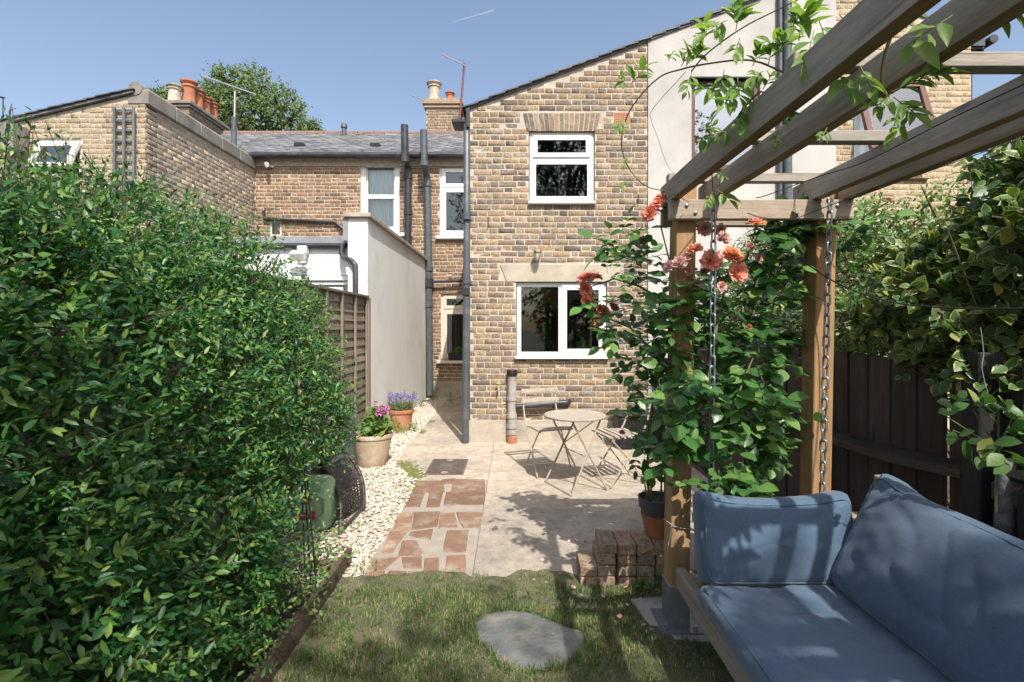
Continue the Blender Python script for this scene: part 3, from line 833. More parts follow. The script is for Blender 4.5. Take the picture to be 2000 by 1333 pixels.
# ------------------------------------------------------------------ our brick house
hx = lambda p: (p - CX)/FPX*YH
hz = lambda p: CAMH - (p - CY)/FPX*YH
XA, XB, XC, XD = hx(918), hx(1265), hx(1632), hx(1897)
ZA, ZB = hz(213), hz(82)
sl1 = (ZB-ZA)/(XB-XA)
XAP = 3.836; ZAP = ZB + sl1*(XAP-XB); ZDD = hz(66); sl2 = (ZDD-ZAP)/(XD-XAP)
ztop = lambda x: ZA + sl1*(x-XA) if x < XAP else ZAP + sl2*(x-XAP)
house = thing('brick_house', 'weathered yellow and brown stock brick house with two white windows behind the patio', 'house', ((XA+XB)/2, YH, 0))
h1 = (hx(1033), hx(1162), hz(400), hz(256))
h2 = (hx(1008), hx(1186), hz(701), hz(551))
lin = (hx(976), hx(1218), hz(551), hz(518))
arch = (hx(1016), hx(1178), hz(257), hz(220))
air = (hx(1199), hx(1231), hz(242), hz(220))
ZPL = hz(822)
mb = MB()
slab(mb, (0, YH+.0042, 0), (1, 0, 0), (0, -1, 0), .22, XA, XB-.002, -.02, ztop, [h1, h2])
wall = mb.build('wall', 'mortar', house)
brick_wall(wall, (0, YH, 0), (1, 0, 0), (0, -1, 0), XA, XB, ZPL + .008, ztop, [h1, h2, lin, arch, air], 'brick_stock', 3, 300, score=lambda it: it[2] - (.2 if it[0] > 1.35 and it[1] < 2.6 else 0) - (.08 if .3 < it[0] < 1.3 and it[1] < .7 else 0))
mb = MB()
for i in range(24):
    x0 = XA - .012 + (XB - XA + .012)*i/24; x1 = XA - .012 + (XB - XA + .012)*(i+1)/24
    mb.box(x0, x1, YH-.012+.003*math.sin(i*1.7), YH+.009, -.02, ZPL + .006*math.sin(i*2.1))
mb.build('plinth', 'plinth_render', house)
mb = MB(); mb.box(XA+.002, XA+.2, YH+.23, YT, -.02, ZA-.05)
mb.build('side_wall', 'mortar', house)
# soldier arch
ns = 15
for i in range(ns):
    u = (i+.5)/ns; xb = h1[0]-.03 + (h1[1]-h1[0]+.06)*u; xt = arch[0]+.03 + (arch[1]-arch[0]-.06)*u
    mb = MB(); ww = .024
    y0 = YH-.003+random.uniform(-.003, .002)
    V = [(xb-ww, y0, arch[2]+.004), (xb+ww, y0, arch[2]+.004), (xt+ww*1.12, y0, arch[3]-.012), (xt-ww*1.12, y0, arch[3]-.012)]
    V += [(x, YH+.05, z) for x, _, z in V]
    mb.add(V, ((0,1,2,3),(0,4,5,1),(1,5,6,2),(2,6,7,3),(3,7,4,0)))
    mb.build('brick', 'brick_stock', wall)
mb = MB()
zl0, zl1 = lin[2], lin[3]
V = [(hx(990), YH-.008, zl0+.003), (hx(1204), YH-.008, zl0+.003), (hx(1218), YH-.008, zl1), (hx(977), YH-.008, zl1)]
V += [(x, YH+.05, z) for x, _, z in V]
mb.add(V, ((0,1,2,3),(0,4,5,1),(1,5,6,2),(2,6,7,3),(3,7,4,0)))
mb.build('lintel', 'stone', house)
mb = MB(); c0, c1, d0, d1 = air[0]+.004, air[1]-.004, air[2]+.004, air[3]-.004
mb.box(c0, c1, YH-.002, YH+.010, d0, d0+.012); mb.box(c0, c1, YH-.002, YH+.010, d1-.012, d1)
for i in range(9): 
    x = c0 + (c1-c0-.010)*i/8; mb.box(x, x+.010, YH-.002, YH+.010, d0+.012, d1-.012)
for i in range(1, 5):
    z = d0 + (d1-d0)*i/5; mb.box(c0+.011, c1-.011, YH-.001, YH+.009, z-.005, z+.005)
mb.build('air_vent', 'airbrick', house)
# upper window
def win_upper(par):
    x0, x1, z0, z1 = h1[0]+.012, h1[1]-.012, h1[2]+.035, h1[3]-.006
    yf = YH+.045
    zt = hz(309)
    mb = MB(); mb.frame(x0, x1, z0, z1, .055, yf, yf+.07); mb.box(x0+.055, x1-.055, yf, yf+.07, zt-.03, zt+.03)
    o = mb.build('window', 'upvc', par)
    mb = MB(); mb.frame(x0+.045, x1-.045, zt+.022, z1-.045, .055, yf-.02, yf-.002)
    mb.frame(x0+.03, x1-.03, z0+.03, zt-.02, .05, yf-.012, yf-.001)
    mb.build('sash', 'upvc', o)
    pane(o, x0+.09, x1-.09, zt+.07, z1-.09, yf+.01); pane(o, x0+.055, x1-.055, z0+.06, zt-.06, yf+.012)
    mb = MB(); mb.bbox(x0-.02, x1+.02, YH-.055, YH+.05, z0-.035, z0-.001, .006); mb.build('sill', 'upvc', o)
    room(o, x0, x1, z0, z1, YH+.24)
    mb = MB(); mb.box(x0+.44, x0+.47, YH+.9, YH+.93, z0, z0+.75); mb.box(x0+.2, x0+.9, YH+.9, YH+.93, z0+.72, z0+.75); mb.box(x0+.2, x0+.9, YH+.9, YH+.93, z0+.4, z0+.42)
    mb.build('clothes_rail', 'white_plastic', o)
win_upper(house)
def win_lower(par):
    x0, x1, z0, z1 = h2[0]+.01, h2[1]-.01, h2[2]+.03, h2[3]-.006
    yf = YH+.045; xm = hx(1096)
    mb = MB(); mb.frame(x0, x1, z0, z1, .055, yf, yf+.07); mb.box(xm-.03, xm+.03, yf, yf+.07, z0+.055, z1-.055)
    o = mb.build('window', 'upvc', par)
    mb = MB(); mb.frame(xm+.012, x1-.03, z0+.03, z1-.03, .065, yf-.02, yf-.002); mb.build('sash', 'upvc', o)
    pane(o, x0+.055, xm-.03, z0+.055, z1-.055, yf+.012); pane(o, xm+.077, x1-.095, z0+.095, z1-.095, yf+.01)
    mb = MB(); mb.bbox(x0-.025, x1+.025, YH-.06, YH+.05, z0-.032, z0-.001, .006); mb.build('sill', 'upvc', o)
    room(o, x0, x1, z0, z1, YH+.24, 1.6)
    mb = MB(); mb.box(x0+.02, x0+.3, YH+1.2, YH+1.25, z0-.05, z1+.2); mb.build('blind', 'indoor_blue', o)
win_lower(house)
# roof courses over the verge
def verge(par, xa, xb, y1, mat='slate', lap=.17, over=.05):
    n = max(1, int(round(abs(xb-xa)/lap)))
    for i in range(n):
        a = xa + (xb-xa)*i/n; b = xa + (xb-xa)*(i+1.25)/n
        za, zb = ztop(a)+.035, ztop(min(max(b, min(xa, xb)), max(xa, xb)) if False else b)+.015
        mb = MB(); y0 = YH - over - random.uniform(0, .012)
        V = [(a, y0, za), (b, y0, zb), (b, y1, zb), (a, y1, za), (a, y0, za+.016), (b, y0, zb+.016), (b, y1, zb+.016), (a, y1, za+.016)]
        mb.add(V, ((3,2,1,0),(4,5,6,7),(0,1,5,4),(1,2,6,5),(2,3,7,6),(3,0,4,7)))
        yield mb
roof = None
mb = MB()
xa, xb = XA-.06, XB
V = [(xa, YH-.02, ztop(xa)-.005), (xb, YH-.02, ztop(xb)-.005), (xb, YT, ztop(xb)-.005), (xa, YT, ztop(xa)-.005)]
V += [(x, y, z+.03) for x, y, z in V]
mb.add(V, ((3,2,1,0),(4,5,6,7),(0,1,5,4),(1,2,6,5),(2,3,7,6),(3,0,4,7)))
roof = mb.build('roof', 'slate', house)
for m_ in verge(roof, XA-.1, XB, YT): m_.build('slate', 'slate', roof)
mb = MB(); mb.box(XA-.045, XA-.002, YH-.05, YT, ZA-.25, ZA-.01); mb.build('fascia', 'black_pipe', house)

# ------------------------------------------------------------------ rendered house
rh = thing('rendered_house', 'pale rendered house with brown framed window and grey pipe between two brick houses', 'house', ((XB+XC)/2, YH, 0))
hr = (hx(1350), hx(1484), hz(334), hz(156))
mb = MB(); slab(mb, (0, YH-.014, 0), (1, 0, 0), (0, -1, 0), .24, XB+.002, XC, -.02, ztop, [hr], [XAP])
mb.build('wall', 'pale_render', rh)
yf = YH+.03
mb = MB(); mb.frame(hr[0]+.004, hr[1]-.004, hr[2]+.03, hr[3]-.004, .055, yf, yf+.07)
mb.box((hr[0]+hr[1])/2-.0, (hr[0]+hr[1])/2+.001, yf+.02, yf+.03, hr[2]+.09, hr[2]+.0901)
o = mb.build('window', 'brown_upvc', rh)
pane(o, hr[0]+.06, hr[1]-.06, hr[2]+.085, hr[3]-.06, yf+.02, 'glass_sky')
mb = MB(); mb.bbox(hr[0]-.03, hr[1]+.03, YH-.075, YH+.03, hr[2]-.01, hr[2]+.028, .005); mb.build('sill', 'brown_upvc', o)
curtain(o, hr[0], hr[1], lambda u: hr[2]-.1, hr[3]+.1, YH+.16, 'net_curtain', 7)
room(o, hr[0], hr[1], hr[2], hr[3], YH+.24)
mb = MB(); mb.bbox(hr[0]-.03, hr[1]+.03, YH-.05, YH-.015, hr[3], hr[3]+.02, .004); mb.build('drip_edge', 'black_pipe', rh)
mb = MB(); mb.tube([(hx(1532), YH-.075, 0), (hx(1532), YH-.075, ztop(hx(1532))-.05)], .055, 12)
mb.tube([(hx(1519), YH-.06, .3), (hx(1519), YH-.06, ztop(hx(1519))-.05)], .028, 10)
pp = mb.build('soil_pipe', 'grey_pipe', rh, True)
for z in (1.2, 2.6, 4.0):
    mb = MB(); mb.tube([(hx(1532), YH-.075, z), (hx(1532), YH-.075, z+.07)], .064, 12); mb.build('pipe_collar', 'grey_pipe', pp, True)
mb = MB()
for (a, b) in ((XB, XAP), (XAP, XC)):
    V = [(a, YH-.035, ztop(a)-.002), (b, YH-.035, ztop(b)-.002), (b, YT, ztop(b)-.002), (a, YT, ztop(a)-.002)]
    V += [(x, y, z+.03) for x, y, z in V]
    mb.add(V, ((3,2,1,0),(4,5,6,7),(0,1,5,4),(1,2,6,5),(2,3,7,6),(3,0,4,7)))
roof = mb.build('roof', 'slate', rh)
for m_ in verge(roof, XB+.002, XAP, YT): m_.build('slate', 'slate', roof)

# ------------------------------------------------------------------ yellow brick house on the right
yh = thing('yellow_house', 'pale yellow brick house with open brown casement behind the pergola', 'house', ((XC+XD)/2, YH, 0))
hy = (hx(1669), hx(1808), hz(315), hz(156))
mb = MB(); slab(mb, (0, YH+.0042, 0), (1, 0, 0), (0, -1, 0), .24, XC+.004, XD, -.02, ztop, [hy])
wy = mb.build('wall', 'mortar_pale', yh)
brick_wall(wy, (0, YH, 0), (1, 0, 0), (0, -1, 0), XC+.004, XD, 1.3, ztop, [hy], 'brick_yellow', 8, 300, score=lambda it: it[2] + (.3 if it[1] > 2.6 else 0))
mb = MB(); mb.box(XD-.2, XD-.002, YH+.25, YT, -.02, ZDD-.05); mb.build('side_wall', 'mortar_pale', yh)
mb = MB(); mb.frame(hy[0]+.004, hy[1]-.004, hy[2]+.004, hy[3]-.004, .03, YH+.06, YH+.10)
o = mb.build('window', 'white_paint', yh)
tilt = Matrix.Translation((0, YH+.03, hy[3]-.03)) @ Matrix.Rotation(math.radians(-17), 4, 'X')
mb = MB(); hh = hy[3]-hy[2]-.05
for (a, b, c, d) in ((hy[0]+.02, hy[1]-.02, -.075, 0), (hy[0]+.02, hy[1]-.02, -hh, -hh+.075), (hy[0]+.02, hy[0]+.09, -hh+.075, -.075), (hy[1]-.09, hy[1]-.02, -hh+.075, -.075)):
    mb.box(a, b, -.03, .02, c, d, tilt)
ca = mb.build('casement', 'brown_upvc', o)
mb = MB(); mb.box(hy[0]+.09, hy[1]-.09, -.008, -.002, -hh+.075, -.075, tilt); mb.build('pane', 'glass_sky', o)
curtain(o, hy[0], hy[1], lambda u: hy[2]-.1, hy[3]+.1, YH+.18, 'net_curtain', 8)
room(o, hy[0], hy[1], hy[2], hy[3], YH+.24)
mb = MB(); mb.bbox(hx(1700), hx(1812), YH-.05, YH+.02, hy[2]-.24, hy[2]-.10, .01); mb.build('sill', 'brick_yellow', o)
mb = MB(); a, b = XC, XD+.06
V = [(a, YH-.02, ztop(a)+.002), (b, YH-.02, ztop(b)+.002), (b, YT, ztop(b)+.002), (a, YT, ztop(a)+.002)]
V += [(x, y, z+.03) for x, y, z in V]
mb.add(V, ((3,2,1,0),(4,5,6,7),(0,1,5,4),(1,2,6,5),(2,3,7,6),(3,0,4,7)))
roof = mb.build('roof', 'slate', yh)
mb = MB(); mb.box(XD+.004, XD+.19, YH+.02, YT, ZDD-.18, ZDD-.03); mb.box(XD+.01, XD+.17, YH-.01, YH+.018, ZDD-.16, ZDD-.03); mb.build('soffit_box', 'grey_pipe', yh)
mb = MB(); mb.tube([(XD+.25, YH-.05, ZDD-.09), (XD+.25, YT, ZDD-.09)], .055, 10); mb.build('gutter', 'black_pipe', yh, True)
mb = MB(); mb.tube([(XD+.22, YH+.1, ZDD-.16), (XD+.06, YH+.1, ZDD-.42), (XD+.05, YH+.1, .5)], .034, 10); mb.build('downpipe', 'black_pipe', yh, True)

# ------------------------------------------------------------------ terrace behind
tx = lambda p: (p - CX)/FPX*YT
tz = lambda p: CAMH - (p - CY)/FPX*YT
T0, T1 = tx(496), XA+.2
ter = thing('terraced_house', 'orange brown brick terrace with grey slate roof, set back behind the white wall', 'house', ((T0+T1)/2, YT, 0))
w1 = (tx(704), tx(780), tz(458), tz(312)); w2 = (tx(859), tx(922), tz(463), tz(325)); w3 = (tx(861), tx(922), tz(705), tz(573)); w4 = (tx(527), tx(549), tz(461), tz(432))
ZE = tz(305)
mb = MB(); slab(mb, (0, YT+.0042, 0), (1, 0, 0), (0, -1, 0), .25, T0, T1, -.02, lambda x: ZE, [w1, w2, w3, w4])
tw = mb.build('wall', 'mortar_warm', ter)
brick_wall(tw, (0, YT, 0), (1, 0, 0), (0, -1, 0), T0, T1-.2, .36, lambda x: ZE, [w1, w2, w3, w4], 'brick_orange', 5, 300, score=lambda it: it[2] - (.2 if it[0] < -1.85 and it[1] < 3.0 else 0))
mb = MB(); mb.box(-1.78, XA+.15, YT-.014, YT+.008, -.02, .355); mb.build('plinth', 'plinth_render', ter)
# roof
pitch = .5; RT = 3.3
mb = MB(); e = YT-.14
V = [(T0-2.4, e, ZE-.03), (T1+.1, e, ZE-.03), (T1+.1, e+RT, ZE-.03+RT*pitch), (T0-2.4, e+RT, ZE-.03+RT*pitch)]
V += [(x, y, z-.05) for x, y, z in V] 
mb.add(V, ((0,1,2,3),(7,6,5,4),(0,4,5,1),(2,6,7,3)))
mb.quad((T0-2.4, e+RT, ZE-.03+RT*pitch), (T1+.1, e+RT, ZE-.03+RT*pitch), (T1+.1, e+2*RT, ZE-.03), (T0-2.4, e+2*RT, ZE-.03))
tro = mb.build('roof', 'slate_terrace', ter)
rows = 19; Ms = []
for r_ in range(rows):
    x = T0-2.4 + (.13 if r_ % 2 else 0)
    while x < T1:
        wdt = .25
        y = e - .02 + RT*r_/rows; z = ZE-.03 + (y-e)*pitch + .03
        ly = RT/rows*1.25
        Ms.append([[wdt*.98, 0, 0, x+wdt/2], [0, ly, 0, y], [0, ly*pitch*.93, .014, z + random.uniform(-.004, .006)]])
        x += wdt
BT = np.array([(-.5,0,0),(.5,0,0),(.5,1,0),(-.5,1,0),(-.5,0,1),(.5,0,1),(.5,1,1),(-.5,1,1)], float)
BF = np.array([(3,2,1,0),(4,5,6,7),(0,1,5,4),(1,2,6,5),(2,3,7,6),(3,0,4,7)], np.int32)
V, F, R, _ = assemble(BT, BF, np.array(Ms))
me = mesh_np('slates', V, quads=F, face_rnd=R); me.materials.append(MT['slate_terrace'])
o = link('slates', me, (0, 0, 0), tro); o['kind'] = 'stuff'
zr = ZE-.03+RT*pitch; x = T0-2.4
while x < T1:
    mb = MB(); mb.tube([(x+.005, e+RT, zr+.02), (x+.44, e+RT, zr+.02)], .075, 10); mb.build('ridge_tile', 'ridge_tile', tro, True); x += .45
def on_roof(px, py):                                       # point of the terrace roof seen at a pixel
    k = (CY-py)/FPX; Y = (ZE-.03-pitch*e-CAMH)/(k-pitch)
    return P(px, py, Y)
for (px, py) in ((587, 289), (734, 289)):
    p = on_roof(px, py); mb = MB(); mb.box(p.x-.10, p.x+.10, p.y-.12, p.y+.1, p.z-.0, p.z+.075); mb.build('roof_vent', 'black_plastic', tro)
p = on_roof(672, 268); mb = MB(); mb.tube([p, p+Vector((0, 0, .26))], .06, 12); mb.tube([p+Vector((0, 0, .24)), p+Vector((0, 0, .34))], [.085, .07], 12); mb.build('vent_pipe', 'grey_pipe', tro, True)
p = on_roof(764, 267); mb = MB(); mb.bar(p+Vector((-.16, .05, .06)), p+Vector((.16, .05, .06)), .25, .03, (0, -.45, .9)); mb.build('roof_patch', 'lead', tro)
mb = MB(); mb.tube([(T0+.02, e-.05, ZE-.04), (XA-.02, e-.05, ZE-.04)], .06, 12); mb.build('gutter', 'black_pipe', ter, True)
mb = MB(); mb.box(T0, XA, YT-.03, YT-.006, ZE-.22, ZE-.06); mb.build('fascia', 'brick_grey', ter)
# sash window with curtains
x0, x1, z0, z1 = w1; yf = YT+.04
mb = MB(); mb.frame(x0, x1, z0+.02, z1, .10, yf, yf+.10); zm = (tz(384))
mb.box(x0+.10, x1-.10, yf+.02, yf+.06, zm-.03, zm+.03)
o = mb.build('window', 'white_paint', ter)
mb = MB(); mb.frame(x0+.10, x1-.10, z0+.12, zm, .035, yf+.035, yf+.07, .05); mb.frame(x0+.10, x1-.10, zm+.03, z1-.10, .03, yf+.055, yf+.09); mb.build('sash', 'white_paint', o)
pane(o, x0+.13, x1-.13, z0+.17, zm-.035, yf+.06, 'glass'); pane(o, x0+.13, x1-.13, zm+.06, z1-.13, yf+.08, 'glass')
curtain(o, x0+.12, x1-.12, lambda u: zm+.02+.03*abs(math.sin(u*19)), z1-.1, yf+.13, 'curtain', 8, .015)
curtain(o, x0+.12, x1-.12, lambda u: z0+.1, zm+.04, yf+.17, 'curtain', 6, .02)
room(o, x0, x1, z0, z1, YT+.27)
mb = MB(); mb.bbox(x0-.04, x1+.28, YT-.08, YT+.03, z0-.05, z0+.018, .008); mb.build('sill', 'white_paint', o)
def narrow(hole, mat, zt, sillmat, sx):
    x0, x1, z0, z1 = hole; x1 = x0 + .64; yf = YT+.05
    mb = MB(); mb.frame(x0, x1, z0+.01, z1, .075, yf, yf+.08); mb.box(x0+.075, x1-.075, yf, yf+.08, zt-.035, zt+.035)
    o = mb.build('window', mat, ter)
    mb = MB(); mb.frame(x0+.05, x1-.05, zt+.02, z1-.05, .065, yf-.018, yf-.001); mb.frame(x0+.05, x1-.05, z0+.06, zt-.02, .075, yf-.018, yf-.001); mb.build('sash', mat, o)
    pane(o, x0+.115, x1-.115, zt+.085, z1-.115, yf+.01); pane(o, x0+.125, x1-.125, z0+.135, zt-.095, yf+.01)
    mb = MB(); mb.bbox(x0-.08, x1+.05, YT-.09, YT+.04, z0-.055, z0+.008, .01); mb.build('sill', sillmat, o)
    room(o, x0, x1, z0, z1, YT+.27)
    return o
narrow(w2, 'upvc', tz(366), 'white_paint', 0)
narrow(w3, 'cream_paint', tz(605), 'cream_paint', 0)
x0, x1, z0, z1 = w4
mb = MB(); mb.frame(x0, x1, z0, z1, .03, YT+.02, YT+.07); o = mb.build('window', 'white_paint', ter); pane(o, x0+.03, x1-.03, z0+.03, z1-.03, YT+.04)
curtain(o, x0, x1, lambda u: z0, z1, YT+.12, 'curtain', 2); room(o, x0, x1, z0, z1, YT+.27)
# pipes on the terrace
def pipe(name, label, pts, r, mat, collars=(), cat='pipe', extra=None):
    t_ = thing(name, label, cat, Vector(pts[-1]))
    mb = MB(); mb.tube(pts, r, 14); mb.build('pipe', mat, t_, True)
    for c in collars:
        c = Vector(c); mb = MB(); mb.tube([c, c+Vector((0, 0, .09))], r*1.22, 14); mb.build('collar', mat, t_, True)
    return t_
yp = YT-.12
q = lambda px, py, Y=None: P(px, py, Y or yp)
pipe('soil_pipe', 'dark grey soil pipe rising past the roof, right of the curtained window', [q(790, 245, yp-.25), q(791.5, 318, yp-.25), q(797, 330), q(797, 480)], .075, 'black_pipe', [q(797, 350), q(797, 420), q(791.5, 318, yp-.25)])
pipe('soil_pipe', 'long dark grey soil pipe standing against the end of the white wall', [q(827.5, 255, yp-.3), q(829, 325, yp-.3), q(834, 345), q(836, 420), q(838, 600), q(840, 772)], .072, 'grey_pipe', [q(835, 365), q(838, 530), q(838, 600), q(829, 325, yp-.3)])
mb = MB(); mb.tube([q(845, 551), q(880, 549), q(906, 548)], .03, 10); mb.tube([q(838, 545), q(838, 562)], .095, 14)
tag(mb.build('waste_pipe', 'black_pipe', None, True), 'thin black waste pipe running level above the cream window', 'pipe')
pts = [P(914, 236, YH+.12), P(912, 248, YH+.02), P(911.5, 570, YH-.04), P(908.5, 864, YH-.04)]
dp = pipe('downpipe', 'tall grey downpipe with hopper at the corner of the brick house', pts, .044, 'grey_pipe', [P(911.5, 430, YH-.04), P(911.5, 555, YH-.04)])
mb = MB(); c = P(910, 578, YH-.04); mb.bbox(c.x-.05, c.x+.05, c.y-.06, c.y+.06, c.z, c.z+.10, .008); mb.build('hopper', 'black_pipe', dp)
mb = MB(); c = P(898, 243, YH+.1); mb.bbox(c.x-.1, c.x+.1, c.y-.06, c.y+.25, c.z, c.z+.055, .01); mb.build('hopper', 'black_pipe', dp)
mb = MB(); mb.tube([q(515, 412, YT-.05), q(515, 428, YT-.05), q(655, 434, YT-.05), q(668, 446, YT-.05), q(690, 464, YT-.05)], .035, 10)
tag(mb.build('waste_pipe', 'black_pipe', None, True), 'black waste pipe bending down the brick wall above the white extension', 'pipe')
mb = MB(); c = P(522, 322, YT-.12); mb.tube([c+Vector((.08, .1, -.02)), c], .02, 8); mb.tube([c+Vector((.05, -.12, -.05)), c+Vector((-.04, .06, .04))], [.04, .05], 12)
t_ = tag(mb.build('security_camera', 'white_plastic', None, True), 'small white security camera under the terrace gutter', 'camera')

# chimney on the terrace ridge
def pot(mb_, c, r, h, roll=True):
    pr = [(r*1.05, 0), (r*.98, h*.1), (r*.9, h*.6), (r*.92, h*.72), (r*1.1, h*.76), (r*1.1, h*.8), (r*.95, h*.84), (r*1.0, h*.9), (r*1.28, h*.94), (r*1.3, h), (r*1.02, h), (r*.9, h*.8)]
    mb_.lathe(pr, c, 20); return mb_
YC = 14.0
a, b = P(832, 262, YC), P(898, 200, YC)
ch = thing('chimney_stack', 'brown brick chimney with one buff and one squat red pot on the terrace ridge', 'chimney', ((a.x+b.x)/2, YC+.3, a.z))
def stack(par, x0, x1, y0, y1, z0, z1, mat='chimney_brick', n=40):
    mb = MB(); mb.box(x0+.01, x1-.01, y0+.01, y1-.01, z0-.8, z1); st_ = mb.build('stack', 'mortar', par)
    brick_wall(st_, (0, y0, 0), (1, 0, 0), (0, -1, 0), x0, x1, z0-.3, lambda u: z1, [], mat, 21, n)
    brick_wall(st_, (x1, 0, 0), (0, 1, 0), (1, 0, 0), y0, y1, z0-.3, lambda u: z1, [], mat, 22, n)
    return st_
stack(ch, a.x, b.x, YC, YC+.6, a.z, P(0, 212, YC).z)
zc = P(0, 212, YC).z
mb = MB(); mb.bbox(a.x-.05, b.x+.05, YC-.05, YC+.65, zc, zc+.09, .01); mb.bbox(a.x-.09, b.x+.09, YC-.09, YC+.69, zc+.092, zc+.2, .01); mb.bbox(a.x-.02, b.x+.02, YC-.02, YC+.62, zc+.202, zc+.27, .01)
mb.build('corbel', 'chimney_brick', ch)
mb = MB(); pot(mb, P(848, 196, YC+.2)+Vector((0, 0, -.05)), .165, .52); mb.build('chimney_pot', 'chimney_pot_buff', ch, True)
mb = MB(); pot(mb, P(879, 198, YC+.2)+Vector((0, 0, -.05)), .105, .27); mb.build('chimney_pot', 'chimney_pot_red', ch, True)
mb = MB(); mb.box(a.x-.03, b.x+.06, YC-.06, YC+.0-.012, a.z-.22, a.z-.05); mb.build('flashing', 'lead', ch)
def aerial(label, base, top, boom_a, boom_b, n_el, el, mat='aerial_metal', polemat='aerial_metal', r=.02):
    t_ = thing('tv_aerial', label, 'aerial', base)
    mb = MB(); mb.tube([base, top], r, 8); mb.build('mast', polemat, t_, True)
    mb = MB(); mb.tube([boom_a, boom_b], .014, 6); mb.build('boom', mat, t_, True)
    boom_a, boom_b = Vector(boom_a), Vector(boom_b)
    s_ = (boom_b-boom_a).normalized().cross(Vector((0, 0, 1))).normalized()
    mb = MB()
    for i in range(n_el):
        c = boom_a.lerp(boom_b, (i+.3)/n_el); mb.tube([c-s_*el+Vector((0, 0, el*.6)), c+s_*el-Vector((0, 0, el*.6))], .008, 5)
    mb.build('elements', mat, t_, True)
    return t_
aerial('television aerial on a leaning rusty pole beside the terrace chimney', P(897, 243, YC-.1), P(907, 124, YC-.1), P(862, 106, YC-.3), P(911, 130, YC-.1), 14, .09, polemat='rusty_pole', r=.028)
aerial('small aerial sticking out left of the terrace chimney', P(832, 205, YC+.5), P(828, 197, YC+.5), P(803, 186, YC+.3), P(828, 197, YC+.5), 7, .10)

# ------------------------------------------------------------------ white extension and its side wall
XW, YW = -1.80, 6.31
ext = thing('white_extension', 'white rendered single storey extension with long garden wall and stone coping', 'extension', (-2.6, YW, 0))
ZW = 2.83
mb = MB(); mb.box(XW-.24, XW, YW, YT-.01, -.02, ZW); mb.build('side_wall', 'white_render', ext)
L = YT-YW; n = 7
for i in range(n):
    y0 = YW-.05+(L+.03)*i/n; y1 = YW-.05+(L+.03)*(i+1)/n-.006
    mb = MB(); mb.bbox(XW-.29, XW+.05, y0, y1, ZW+.002+random.uniform(0, .004), ZW+.058, .006); mb.build('coping', 'coping_pale', ext)
XF = (512-CX)/FPX*6.5
zf = lambda p, Y=6.45: CAMH-(p-CY)/FPX*Y
mb = MB(); mb.box(-4.2, XW-.242, 6.62, 6.70, -.02, zf(478)); mb.build('front_wall', 'white_paint', ext)
mb = MB(); mb.box(-4.2, XW-.242, 6.54, 6.62, zf(536), zf(482)); mb.build('fascia_panel', 'upvc', ext)
mb = MB(); mb.bbox(-4.2, XW-.244, 6.50, 6.62, zf(548), zf(538), .008); mb.bbox(-4.2, XW-.26, 6.53, 6.62, zf(556), zf(549), .006); mb.build('cornice', 'upvc', ext)
mb = MB(); mb.box(-4.3, XW-.245, 6.49, YT-.02, zf(474), zf(462)); mb.build('flat_roof', 'lead', ext)
mb = MB(); mb.box(XW-.30, XW-.243, 6.30, 6.36, zf(474), ZW); mb.build('flashing', 'lead', ext)
mb = MB(); mb.tube([(-4.2, 6.50, zf(479)), (XW-.33, 6.50, zf(479))], .036, 10); mb.build('gutter', 'black_pipe', ext, True)
g0 = P(668, 480, 6.47); 
mb = MB(); mb.tube([g0, P(668, 497, 6.45), P(671, 503, 6.34), P(688, 511, 6.27), P(694, 518, 6.26), P(694.5, 600, 6.26), P(694.5, 800, 6.26)], .034, 12); mb.build('downpipe', 'black_pipe', ext, True)
for k, (pa, pb) in enumerate(((566, 614), (618, 672))):
    xa_, xb_ = P(pa, 600, 6.6).x, P(pb, 600, 6.6).x
    mb = MB(); mb.frame(xa_, xb_, .05, zf(560), .07, 6.55, 6.615); o = mb.build('door', 'upvc', ext)
    mb = MB(); mb.box(xa_+.07, xb_-.07, 6.58, 6.586, .12, zf(575)); mb.build('pane', 'glass', o)
    mb = MB(); mb.bbox(xb_-.05, xb_-.025, 6.50, 6.545, 1.0, 1.15, .005); mb.build('handle', 'white_plastic', o)
c = P(590, 496, 6.45)
fl = thing('floodlight', 'white outdoor floodlight with sensor under the extension gutter', 'lamp', c)
mb = MB(); mb.bbox(c.x-.06, c.x+.06, c.y-.02, c.y+.08, c.z+.0, c.z+.10, .008, ); mb.build('bracket', 'white_plastic', fl)
mb = MB(); M_ = Matrix.Translation(c+Vector((-.02, -.08, -.03))) @ Matrix.Rotation(.5, 4, 'X'); mb.bbox(-.09, .09, -.05, .05, -.06, .05, .012, M_); mb.build('lamp_head', 'white_plastic', fl)
mb = MB(); mb.tube([c+Vector((.03, -.05, -.09)), c+Vector((.05, -.08, -.14))], [.03, .035], 10); mb.build('sensor', 'white_plastic', fl, True)

# ------------------------------------------------------------------ gabled brick building on the left
YG = 7.445; XG = -5.353
gx_ = lambda p: (p-CX)/FPX*YG
gz_ = lambda p: CAMH-(p-CY)/FPX*YG
gb = thing('gabled_house', 'cream brick lean-to gable with stone parapet and trellis, behind the hedge on the left', 'house', (XG-1, YG, 0))
ga, gbx = gx_(-60), XG
gt = lambda x: gz_(180) + (x-gx_(283))*((gz_(243)-gz_(180))/(gx_(20)-gx_(283)))
hw = (gx_(71), gx_(158), gz_(345), gz_(270))
mb = MB(); slab(mb, (0, YG+.0042, 0), (1, 0, 0), (0, -1, 0), .24, ga, gbx-.01, -.02, gt, [hw]); gw = mb.build('wall', 'mortar_pale', gb)
brick_wall(gw, (0, YG, 0), (1, 0, 0), (0, -1, 0), ga, gbx, 1.6, gt, [hw], 'brick_cream', 31, 220, score=lambda it: it[2]+it[1]*.4)
ZP = gz_(205)
